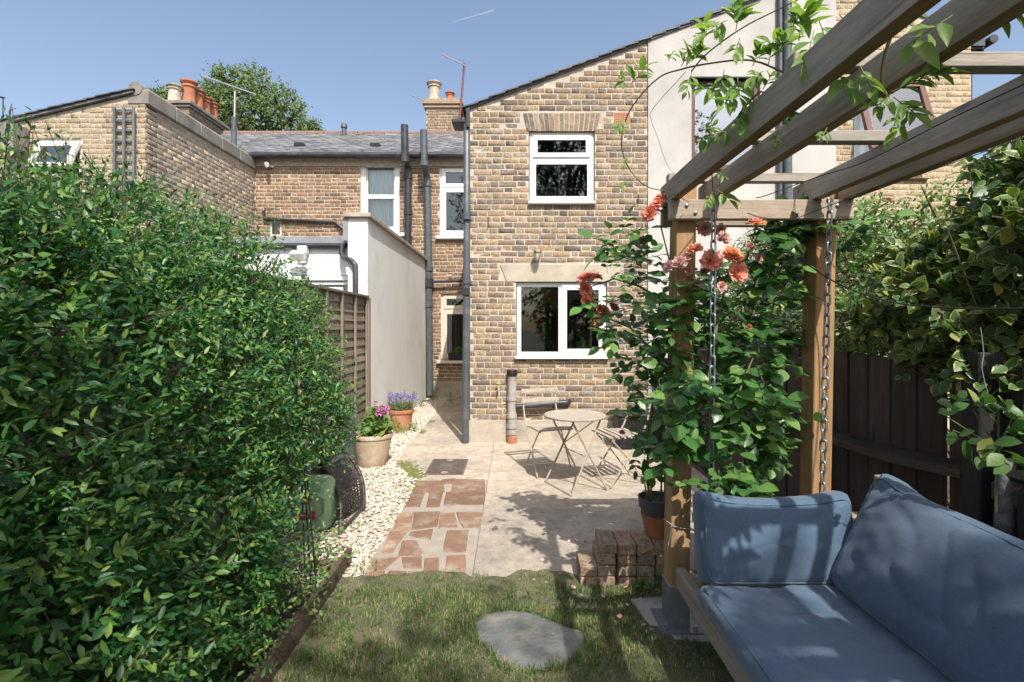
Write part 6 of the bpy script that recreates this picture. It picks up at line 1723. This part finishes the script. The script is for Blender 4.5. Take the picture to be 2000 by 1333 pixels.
# rose heads
def rose_template(seed, open_=1.0):
    r = random.Random(seed); V, F, e, rr = [], [], [], []
    for ring, (np_, rad, tilt, sz) in enumerate(((5, .03, 84, .34), (6, .10, 74, .42), (7, .18, 62, .50), (8, .28, 46, .56), (9, .38, 26, .60), (7, .44, 6, .58))):
        for k in range(np_):
            a = 2*math.pi*(k+r.uniform(-.3, .3))/np_+ring*.7; t = math.radians(tilt*open_+r.uniform(-13, 13)); n = 4; b = len(V); sz_ = sz*r.uniform(.8, 1.15)
            rd_, tg = Vector((math.cos(a), math.sin(a), 0)), Vector((-math.sin(a), math.cos(a), 0)); ph = r.uniform(0, 6)
            for i in range(n+1):
                u = i/n
                for j in range(n+1):
                    v = (j/n-.5)*2; w_ = sz_*(.35+.65*math.sin(min(1, u*1.25)*1.57))*.60
                    cup = .24*v*v*sz_; ruff = (.05*math.sin(j*2.1+ph)+.04*math.sin(j*3.7+ph*2))*u*u*1.5; curl = -.16*max(0, u-.6)*(ring > 2)
                    q_ = rd_*(rad*.35+sz_*u*math.cos(t)-cup*math.sin(t)+ruff*.6)+Vector((0, 0, 1))*(sz_*u*math.sin(t)+cup*math.cos(t)*.8+curl+ruff)+tg*(v*w_*(1-.12*(u > .9)*r.random()))
                    V.append(tuple(q_)); e.append(.6)
            for i in range(n):
                for j in range(n):
                    F.append((b+i*(n+1)+j, b+i*(n+1)+j+1, b+(i+1)*(n+1)+j+1, b+(i+1)*(n+1)+j)); rr.append(min(.6, ring*.09+r.uniform(0, .10)+i*.02))
    return V, F, e, rr
RM = {}
for k in range(3):
    V, F, e, rr = rose_template(k, 1.0-.12*k)
    for m_ in ('rose_petal', 'rose_petal_pale', 'rose_dead'):
        me = mesh_np('bloom', V, quads=F, vert_edge=e, face_rnd=rr, smooth=True); me.materials.append(MT[m_]); RM[(m_, k)] = me
def bloom(px, py, rpx, Y, m_, face):
    c = P(px, py, Y); r = rpx/FPX*Y*1.28
    o = bpy.data.objects.new('bloom', RM[(m_, random.randrange(3))]); COL.objects.link(o); o.parent = rs
    f = Vector(face).normalized(); R = f.to_track_quat('Z', 'Y').to_matrix().to_4x4() @ Matrix.Rotation(random.uniform(0, 6.28), 4, 'Z')
    o.matrix_basis = Matrix.Translation(c-WL[rs.name]) @ R @ Matrix.Diagonal((r, r, r*random.uniform(.8, 1), 1))
FL = [(1389,508,21,2.42,0,(-.1,-.95,.4)),(1430,500,23,2.42,0,(.2,-.7,.7)),(1441,532,20,2.40,0,(.1,-1,.1)),(1358,487,16,2.46,0,(-.3,-.6,.8)),(1326,515,17,2.46,1,(-.5,-.6,.6)),(1306,522,14,2.48,1,(-.8,-.4,.3)),(1340,504,13,2.48,1,(-.2,-.5,.8)),(1476,437,18,2.48,0,(0,-.3,1)),(1377,447,15,2.55,1,(-.2,-.7,-.3)),(1412,466,15,2.5,1,(.3,-.8,.4)),(1406,448,12,2.55,1,(.2,-.8,-.4)),(1464,483,11,2.5,1,(.4,-.8,.2)),(1482,505,9,2.52,1,(.3,-.9,.1)),
      (1284,398,15,2.60,0,(-.5,-.5,.7)),(1270,418,17,2.60,0,(-.6,-.7,.2)),(1290,385,12,2.62,0,(-.3,-.3,.9)),(1146,546,21,3.0,0,(-.3,-.4,.9)),(1160,540,17,3.02,0,(.2,-.4,.9)),(1145,565,15,3.0,0,(-.6,-.7,-.2)),(1148,588,14,3.0,0,(-.2,-.8,-.5)),(1168,625,15,3.02,0,(-.3,-.9,.1)),(1176,606,14,3.02,0,(.2,-.6,.7)),(1199,601,11,3.0,1,(.4,-.6,.6)),(1270,578,10,2.8,2,(-.2,-.6,-.6)),(1358,557,14,2.48,2,(.1,-.7,-.6)),(1409,560,11,2.42,1,(.1,-.9,.2)),(1215,845,6,3.1,0,(0,-.6,.8)),(1232,820,6,3.1,0,(.2,-.5,.8)),(1256,470,9,2.8,2,(-.2,-.6,-.5)),(1735,392,9,2.7,2,(.2,-.6,.8)),(1462,640,7,2.5,0,(.2,-.9,-.2)),(1345,530,9,2.5,1,(-.1,-.9,.2)),(1375,530,9,2.46,2,(0,-.8,-.6))]
for (px, py, r_, Y, m_, f) in FL: bloom(px, py, r_, Y, ('rose_petal', 'rose_petal_pale', 'rose_dead')[m_], f)

# ------------------------------------------------------------------ shrubs on the right
pv = thing('privet_hedge', 'dense light green neighbouring hedge rising behind the dark fence', 'hedge', (2.9, 4.2, 0))
PB = [((2.75, 5.2, 1.55), (.75, .8, 1.0)), ((2.75, 4.2, 1.55), (.65, .8, .98)), ((2.85, 3.3, 1.45), (.62, .7, .95)), ((3.1, 2.6, 1.4), (.6, .6, .9))]
PB += [((2.15, 4.4, 1.55), (.25, 1.3, .22)), ((2.15, 3.2, 1.5), (.25, .6, .20))]
p, nn = blob_surface(PB, 9500, .35)
ok = (p[:, 0] > 2.0) & (p[:, 2] > 1.0); p, nn = p[ok], nn[ok]
d = nn+np.array([-.2, -.1, .3])+RS.normal(size=p.shape)*.5
foliage(pv, twig_leaves(p-nn*.05, d, RS.uniform(.09, .18, len(p)), 6, .035, .062, .6, .8), 'leaf_privet', 300)
stems(pv, 'branches', 'brown_stem', [[Vector((RS.uniform(2.3, 3.1), RS.uniform(2.6, 5.6), .0)), Vector((RS.uniform(2.2, 3.2), RS.uniform(2.6, 5.6), 2.0))] for k in range(40)]+[[Vector(p[i]-nn[i]*.2), Vector(p[i]+nn[i]*.08)] for i in RS.choice(len(p), 1200, False)], .007, .003, 4)
vs = thing('variegated_shrub', 'glossy cream edged variegated evergreen shrub hanging over the right fence', 'shrub', (2.3, 2.2, 0))
VB = [((2.35, 2.3, 1.70), (.42, .42, .40)), ((2.45, 2.25, 2.05), (.40, .42, .38)), ((2.05, 2.40, 1.62), (.26, .30, .24)), ((2.2, 1.95, 1.85), (.30, .35, .35)), ((2.45, 2.3, 2.3), (.26, .3, .24)), ((1.98, 2.28, 1.42), (.15, .22, .13)), ((2.1, 2.62, 1.78), (.22, .25, .18)), ((1.93, 2.1, 1.30), (.09, .14, .09)), ((2.3, 1.9, 1.5), (.3, .3, .25)), ((1.98, 2.42, 1.36), (.10, .2, .10)), ((1.95, 2.7, 1.5), (.12, .2, .10)), ((1.92, 2.15, 1.5), (.12, .15, .14))]
p, nn = blob_surface(VB, 1500, .5)
d = nn*1.0+np.array([-.2, -.3, .15])+RS.normal(size=p.shape)*.5
foliage(vs, twig_leaves(p-nn*.06, d, RS.uniform(.07, .13, len(p)), 6, .055, .095, .6, .75), 'leaf_variegated', 300, ROSE_T, smooth=True)
stems(vs, 'branches', 'brown_stem', [[Vector((2.25, 2.2, .0)), Vector((2.28+RS.normal()*.05, 2.2+RS.normal()*.05, .9)), Vector((2.3+RS.normal()*.3, 2.2+RS.normal()*.25, 1.9))] for k in range(12)]+[[Vector(p[i]-nn[i]*.2), Vector(p[i])] for i in RS.choice(len(p), 400, False)], .012, .003, 5)
fs = thing('leafy_sprig', 'green leafy sprig growing in front of the black bin at the right edge', 'plant', P(1945, 960, 1.75))
bs = np.array([tuple(P(px, py, 1.72+RS.uniform(-.05, .05))) for px, py in ((1950,790),(1930,850),(1965,840),(1900,800),(1985,850),(1960,900),(1850,815),(1985,800),(1860,840))])
foliage(fs, twig_leaves(bs, np.array([tuple(Vector((RS.normal()*.6, -.6, .2+RS.normal()*.5))) for _ in bs]), RS.uniform(.06, .12, len(bs)), 7, .05, .085, .8, .9), 'leaf_privet', 80, ROSE_T, smooth=True)
stems(fs, 'stalk', 'green_stem', [[P(1945, 1000, 1.75), P(1950, 880, 1.74), Vector(b)] for b in bs], .004, .002, 5)

# ------------------------------------------------------------------ wisteria on the pergola
ws = thing('wisteria_vine', 'wisteria vine with long drooping leaflets twining over the left pergola beams', 'vine', (.85, 1.6, 2.2))
def smooth(pts, k=6):
    out = []
    for i in range(len(pts)-1):
        p0, p1, p2, p3 = pts[max(0, i-1)], pts[i], pts[i+1], pts[min(len(pts)-1, i+2)]
        for j in range(k):
            t = j/k; out.append(.5*((2*p1)+(p2-p0)*t+(2*p0-5*p1+4*p2-p3)*t*t+(3*p1-p0-3*p2+p3)*t**3))
    return out+[pts[-1]]
S1 = smooth([P(1530,142,1.60), P(1480,121,1.66), P(1437,118,1.72), P(1370,127,1.80), P(1330,136,1.85), P(1290,150,1.9), P(1252,186,1.95), P(1226,225,2.0), P(1214,272,2.05), P(1220,312,2.1), P(1240,345,2.15), P(1266,366,2.2), P(1310,377,2.3), P(1345,395,2.45)])
S2 = smooth([P(1350,140,1.8), P(1382,104,1.75), P(1450,55,1.6), P(1530,14,1.5), P(1600,-20,1.4)])
S3 = smooth([P(1340,140,1.85), P(1276,212,2.0), P(1272,235,2.05), P(1285,270,2.1), P(1302,320,2.2), P(1318,342,2.35)])
S4 = smooth([P(1424,268,1.86), P(1450,215,1.7), P(1490,180,1.6), P(1470,245,1.78)])
S5 = smooth([P(1393,380,2.4), P(1391,330,2.2), P(1405,280,1.95), P(1424,265,1.86)])
S6 = smooth([P(1742,66,1.18), P(1728,110,1.2), P(1722,160,1.22), P(1735,205,1.24)])
for s_, r_, m_ in ((S1, .0034, 'brown_stem'), (S2, .0028, 'brown_stem'), (S3, .0012, 'brown_stem'), (S4, .004, 'brown_stem'), (S5, .003, 'green_stem'), (S6, .0045, 'brown_stem')):
    mb = MB(); mb.tube(s_, [r_*(1-.45*i/(len(s_)-1)) for i in range(len(s_))], 6); mb.build('stem', m_, ws, True)
pos, dr, nr, Ls, seg = [], [], [], [], []
def spray(px, py, Y, dx, dy, n, Lpx, droop=1.0, lead=60):
    n = n+2
    # compound leaf: n leaflets in pairs on a stalk from (px,py) towards (px+dx,py+dy)
    a, b = P(px, py, Y), P(px+dx, py+dy, Y-.04); ax = (b-a)
    seg.append([a, a.lerp(b, .5), b])
    sdv = ax.normalized().cross(Vector((0, -1, 0))).normalized()
    for k in range(n):
        t = .25+.75*k/max(1, n-1); s_ = (1 if k % 2 else -1) if k < n-1 else 0
        dd = ax.normalized()*.75+sdv*s_*.8+Vector((RS.normal()*.15, -.25+RS.normal()*.3, -.35*droop+RS.normal()*.15))
        pos.append(a+ax*t); dr.append(dd); nr.append(Vector((RS.normal()*.4, -.55, .7+RS.normal()*.3))); Ls.append(Lpx/FPX*Y*RS.uniform(.55, 1.0))
for s_ in ((1232,165,2.0,30,-35,5,32),(1225,170,2.0,-15,-20,4,24),(1216,228,2.0,-10,20,4,26),(1222,300,2.1,-6,30,3,16),(1222,345,2.1,-5,25,3,14),(1305,118,1.85,8,-14,3,22),(1330,130,1.85,20,-30,6,34),(1350,120,1.83,22,-20,4,28),(1372,90,1.78,5,-40,7,34),(1360,92,1.8,-20,10,3,32),(1352,140,1.82,-12,40,4,30),
           (1437,60,1.66,10,-50,8,40),(1420,40,1.66,-40,20,5,42),(1445,75,1.66,-10,30,4,30),(1455,20,1.6,-20,-25,5,38),(1470,130,1.66,15,-40,6,36),(1500,130,1.62,10,-50,7,38),(1520,110,1.6,15,-40,7,40),(1490,140,1.62,-20,10,4,32),(1415,135,1.74,-10,45,5,38),(1440,150,1.7,5,40,6,42),(1420,170,1.72,-50,5,5,40),(1440,185,1.7,-30,20,5,38),(1450,210,1.7,-8,40,6,30),
           (1470,190,1.68,25,20,6,30),(1490,175,1.64,15,-25,4,28),(1430,255,1.84,-45,10,7,30),(1400,265,1.86,-35,12,6,28),(1395,255,1.86,-10,-22,5,26),(1440,255,1.8,20,12,5,24),(1545,60,1.5,20,-40,6,46),(1560,80,1.46,10,-60,7,50),(1590,60,1.4,-15,60,5,60),(1600,40,1.36,20,60,4,60),(1640,30,1.3,30,30,4,50),(1570,20,1.45,-20,30,5,44),
           (1640,140,1.25,10,40,4,46),(1680,130,1.22,20,40,4,44),(1615,250,1.35,-10,20,3,26),(1535,240,1.5,10,-15,4,26),(1520,255,1.5,-8,25,4,24),(1740,180,1.22,70,-30,7,44),(1740,185,1.22,-30,25,6,42),(1745,190,1.22,40,30,7,46),(1760,215,1.22,-8,40,5,40),(1790,150,1.22,50,-8,6,40),(1715,40,1.15,40,-30,3,60),(1900,30,1.1,80,-15,3,70),(1860,30,1.1,-90,60,4,70),(1392,375,2.35,-12,22,4,20),(1400,370,2.3,25,20,4,30),(1395,335,2.1,20,10,3,16)):
    spray(*s_)
for k in range(46):                                         # growth on the battens nearer the viewpoint, beyond the picture's edge
    q_ = Vector((RS.uniform(1.02, 1.32), RS.uniform(.72, 1.02), RS.uniform(2.10, 2.34))); ax = Vector((RS.normal(), RS.normal(), RS.normal()*.4)).normalized()
    for m in range(5):
        pos.append(q_+ax*.02*m); dr.append(ax*.5+Vector((RS.normal()*.6, RS.normal()*.6, -.3))); nr.append(Vector((RS.normal()*.4, RS.normal()*.4, 1))); Ls.append(RS.uniform(.05, .08))
foliage(ws, leaf_frames(np.array([tuple(v) for v in pos]), np.array([tuple(v) for v in dr]), np.array([tuple(v) for v in nr]), np.array(Ls)), 'leaf_vine', 300, (RLT*np.array([1.2, .62, 1.5]), RLQ, RLTr, RLE), smooth=True)
stems(ws, 'leaf_stalks', 'green_stem', seg, .0015, .001, 4)

# ------------------------------------------------------------------ potted plants
c = np.array([-1.50, 5.46, .33]); n = 210
d = unit(n); d[:, 2] = np.abs(d[:, 2])+.15
GE = (RLT*np.array([1, 1.6, 1.5]), RLQ, RLTr, RLE)
fp = c+d*np.array([.15, .13, .26])*RS.rand(n, 1)**.5+np.array([.03, 0, 0])
foliage(bp, leaf_frames(fp, d+RS.normal(size=d.shape)*.5, d*.6+np.array([0, -.5, .6])+RS.normal(size=d.shape)*.2, RS.uniform(.045, .075, n)), 'leaf_geranium', 120, GE, smooth=True)
n = 70; d = unit(n); d[:, 2] = np.abs(d[:, 2])
foliage(bp, leaf_frames(np.array([-1.66, 5.40, .33])+d*np.array([.10, .08, .10]), d, unit(n), RS.uniform(.03, .05, n)), 'leaf_grey', 0, rest='trailing_plant')
seg = [[Vector((c[0], c[1], .3)), Vector(q_)] for q_ in fp[:60]]
stems(bp, 'stalks', 'green_stem', seg, .004, .002, 4)
for (px, py, n) in ((752, 800, 34), (742, 804, 18), (738, 790, 10)):
    b = P(px, py, 5.36); dd = unit(n); dd[:, 1] -= .5
    foliage(bp, leaf_frames(np.array(b)+dd*.028, dd, unit(n), RS.uniform(.022, .036, n)), 'magenta_petal', 0, leaf_template(1.4), rest='bloom')
n = 170; a = RS.rand(n)*6.28; rr = .13*RS.rand(n)**.5
b0 = np.stack([-1.60+rr*np.cos(a), 7.32+rr*np.sin(a), np.full(n, .29)], 1); dd = np.stack([np.cos(a)*.45*rr/.13, np.sin(a)*.45*rr/.13, np.ones(n)], 1)+RS.normal(size=(n, 3))*.12
foliage(sp_, twig_leaves(b0, dd, RS.uniform(.08, .16, n), 6, .025, .045, .3, .5), 'leaf_grey', 0, rest='lavender_leaves')
tipp = b0+dd*RS.uniform(.15, .23, (n, 1)); k = tipp[:90]
kk = np.repeat(k, 7, 0)+RS.normal(size=(90*7, 3))*np.array([.008, .008, .018]); u_ = unit(len(kk))
foliage(sp_, leaf_frames(kk, u_, unit(len(kk)), RS.uniform(.012, .02, len(kk))), 'lilac_petal', 0, leaf_template(1.1), rest='lavender_flowers')
stems(sp_, 'stalks', 'green_stem', [[Vector(b0[i]), Vector(tipp[i])] for i in range(90)], .002, .0015, 4)
n = 60; bb = np.stack([RS.uniform(1.13, 1.40, n), RS.uniform(3.03, 3.15, n), np.full(n, .40)], 1)
foliage(tp_, twig_leaves(bb, np.array([0, 0, 1.0])+RS.normal(size=(n, 3))*.35, RS.uniform(.08, .2, n), 6, .03, .055, .4, .7), 'leaf_rose', 0, rest='leaves')
for (px, py) in ((1475, 852), (1481, 870), (1466, 858), (1484, 905), (1479, 912)):
    b = P(px, py, 2.98); dd = unit(26)
    foliage(tp_, leaf_frames(np.array(b)+dd*.014, dd, unit(26), RS.uniform(.014, .022, 26)), 'lilac_petal', 0, leaf_template(.8), rest='flower_head')
n = 34; d = unit(n); d[:, 2] = np.abs(d[:, 2])
stems(pt, 'stalks', 'green_stem', [[Vector((.84, 3.06, .44)), Vector((.80, 3.04, .62)), Vector((.79, 3.0, .95))], [Vector((.88, 3.07, .44)), Vector((.90, 3.05, .9))], [Vector((.80, 3.05, .45)), Vector((.775, 3.03, .58))]], .006, .004, 6)

# ------------------------------------------------------------------ background and shade trees
def tree(name, label, base, top, blobs, n, L0, L1, mat, tr=.2, per=5, group=None, holes=0):
    base, top = Vector(base), Vector(top)
    t_ = thing(name, label, 'tree', base, group)
    mb = MB(); mb.tube([base, base.lerp(top, .5)+Vector((.1, 0, 0)), top], [tr, tr*.75, tr*.45], 10); mb.build('trunk', 'bark', t_, True)
    p, nn = blob_surface(blobs, n, .55)
    if holes: 
        k = np.array([noise.noise(Vector(q_)*1.1) for q_ in p]); p, nn = p[k > -holes], nn[k > -holes]
    d = nn*.7+RS.normal(size=p.shape)*.6+np.array([0, 0, .1])
    M = twig_leaves(p, d, RS.uniform(L0*1.5, L1*3, len(p)), per, L0, L1, .5, .9)
    T, q_, t3, e = leaf_template(.62)
    R = RS.rand(len(M))
    V, Q, rq, ee = assemble(T, q_, M, R, e); _, TT, rt, _ = assemble(T, t3, M, R)
    c = Vector(V.mean(0)); me = mesh_np('crown', V-np.array(c), quads=Q, tris=TT, face_rnd=np.concatenate([rq, rt]), vert_edge=ee); me.materials.append(MT[mat])
    link('crown', me, c, t_)
    stems(t_, 'branches', 'bark', [[top.lerp(base, .25), top.lerp(Vector(b[0]), .5), Vector(b[0])] for b in blobs]+[[Vector(b[0]), Vector(b[0])+Vector(unit(1)[0]*np.array(b[1])*.85)] for b in blobs for _ in range(6)], tr*.4, tr*.1, 6)
    return t_
YB = 30.0
tb = lambda px, py, r, dy=0: (tuple(P(px, py, YB+dy)), (r/FPX*YB, r/FPX*YB, r/FPX*YB*.9))
tree('broadleaf_tree', 'round topped green tree rising behind the terrace roof', (P(480, 300, YB).x, YB, 0), P(480, 235, YB), [tb(460, 185, 48), tb(500, 175, 42, 1), tb(545, 215, 46), tb(420, 205, 34), tb(480, 230, 60), tb(565, 240, 34), tb(400, 190, 26, 1), tb(440, 160, 26)], 2600, .14, .26, 'leaf_tree', .35, 6, holes=.42)
tree('broadleaf_tree', 'small bit of tree showing between the left gable and chimney', (P(312, 300, YB).x, YB+2, 0), P(315, 235, YB+2), [tb(312, 195, 20, 2), tb(330, 205, 24, 2)], 420, .14, .26, 'leaf_tree', .2, 6)
tree('broadleaf_tree', 'tree tip poking above the middle of the terrace roof', (P(605, 300, YB).x, YB+4, 0), P(605, 262, YB+4), [tb(602, 250, 14, 4), tb(615, 252, 10, 4)], 160, .14, .24, 'leaf_tree', .15, 6)
def shade(xg, yg, h, r):                                   # crown lobe whose shadow falls at (xg, yg) on the ground
    return ((xg+.24*h, yg-.8*h, h), (r, r, r*.85))
tree('shade_tree', 'tall tree behind the viewpoint that shades the hedge', (-2.5, -7.5, 0), (-2.2, -6.2, 6.5), [shade(-3.1, 2.3, 9.0, 1.2), shade(-2.0, 1.75, 8.6, 1.05), shade(-3.6, 1.2, 8.0, 1.5), shade(-2.0, .6, 7.5, 1.4), shade(-3.0, -.8, 7, 1.6), shade(-.8, 1.4, 8.2, 1.0)], 1500, .10, .17, 'leaf_shade_tree', .25)
tree('shade_tree', 'tall tree behind the viewpoint that shades lawn and swing seat', (2.0, -8.2, 0), (2.1, -7.0, 6.5), [shade(.2, 1.35, 8.6, 1.0), shade(1.2, 1.25, 9.0, 1.05), shade(2.4, 1.5, 9.2, 1.15), shade(.8, -.4, 8, 1.4), shade(2.6, -.3, 8, 1.5), shade(3.6, 1.2, 8.5, 1.3), shade(-.5, -.6, 7.6, 1.3)], 1500, .10, .17, 'leaf_shade_tree', .25)
tree('shade_tree', 'broad low tree behind the viewpoint reflected in the house windows', (5.0, -13.5, 0), (5.0, -13.0, 5.5), [((3.2, -13, 7), (2.2, 2, 2.2)), ((6, -13, 7.5), (2.4, 2, 2.4)), ((0.5, -13.5, 6), (2.2, 2, 2.2)), ((-2.5, -13.5, 6.5), (2.4, 2, 2.6)), ((3, -13.5, 10), (2.2, 2, 2.2)), ((0, -14, 9.6), (2.4, 2, 2.2)), ((2, -12.5, 3.5), (3, 1.5, 2)), ((-3, -12.5, 3.5), (3, 1.5, 2.2)), ((6.5, -12.5, 3.2), (2.5, 1.5, 2))], 2600, .16, .26, 'leaf_shade_tree', .3)

# ------------------------------------------------------------------ fallen petals
V, F = [], []
for i in range(4):
    for j in range(4):
        u, v = i/3-.5, j/3-.5; V.append((u*(1-.5*abs(v)), v, .35*(u*u+v*v)))
for i in range(3):
    for j in range(3): F.append((i*4+j, i*4+j+1, (i+1)*4+j+1, (i+1)*4+j))
pme = mesh_np('rose_petal', V, quads=F, smooth=True); pme.materials.append(MT['fallen_petal'])
PT = [(1122,1012),(1141,1030),(1143,1058),(1128,1062),(1077,1070),(1112,1058),(1043,1134),(1067,1139),(1094,1122),(1125,1055),(1190,1010),(1242,1018),(1228,1047,.246),(1080,1241,.016),(1257,1222,.009),(1264,1236,.009),(1270,1230,.009),(1178,1166),(1184,1164),(1201,1178),(1222,1148),(1120,1148),(1185,1142),(1136,1165),(1100,1040),(1165,1032),(1060,1095),(1210,1205),(1250,1170),(1225,1183)]
for k, q_ in enumerate(PT):
    z = q_[2] if len(q_) > 2 else (.012 if q_[1] < 1143 else .03)
    c = G(q_[0], q_[1], z); s_ = random.uniform(.013, .022)
    o = bpy.data.objects.new('rose_petal', pme); COL.objects.link(o)
    o.matrix_basis = Matrix.Translation(c+Vector((0, 0, .003))) @ Euler((random.uniform(-.5, .5), random.uniform(-.5, .5), random.uniform(0, 6.3))).to_matrix().to_4x4() @ Matrix.Diagonal((s_, s_*1.3, s_, 1))
    lb = {.246: 'single pink petal lying on top of the brick stack', .016: 'single pink petal lying on the slate stepping stone', .009: 'pink petal fallen on the concrete footing by the post'}.get(z) or ('pink rose petal fallen on the sunny concrete patio' if z == .012 else 'pink rose petal fallen in the grass near the brick stack')
    tag(o, lb, 'petal', 'fallen rose petals')
# contrail
a, b = P(882, 44, 6000), P(966, 20, 6000)
mb = MB(); n = 16
for i in range(n+1):
    p = a.lerp(b, i/n); w_ = 2+8*(i/n)**.5*(1 if i < n else .3)
    for (dx, dz) in ((0, -w_), (w_*.6, 0), (0, w_), (-w_*.6, 0)): mb.v.append((p.x+dx, p.y, p.z+dz))
for i in range(n):
    for k in range(4): mb.f.append((i*4+k, i*4+(k+1) % 4, (i+1)*4+(k+1) % 4, (i+1)*4+k))
m, t, N = nodes('contrail_ice')
dfs = t.nodes.new('ShaderNodeBsdfDiffuse'); dfs.inputs[0].default_value = (.8, .8, .8, 1)
trn = t.nodes.new('ShaderNodeBsdfTransparent'); mx = t.nodes.new('ShaderNodeMixShader'); mx.inputs[0].default_value = .10
t.links.new(trn.outputs[0], mx.inputs[1]); t.links.new(dfs.outputs[0], mx.inputs[2])
ou = t.nodes.new('ShaderNodeOutputMaterial'); t.links.new(mx.outputs[0], ou.inputs[0])
tag(mb.build('contrail', 'contrail_ice'), 'thin white contrail high in the blue sky', 'contrail', kind='stuff')
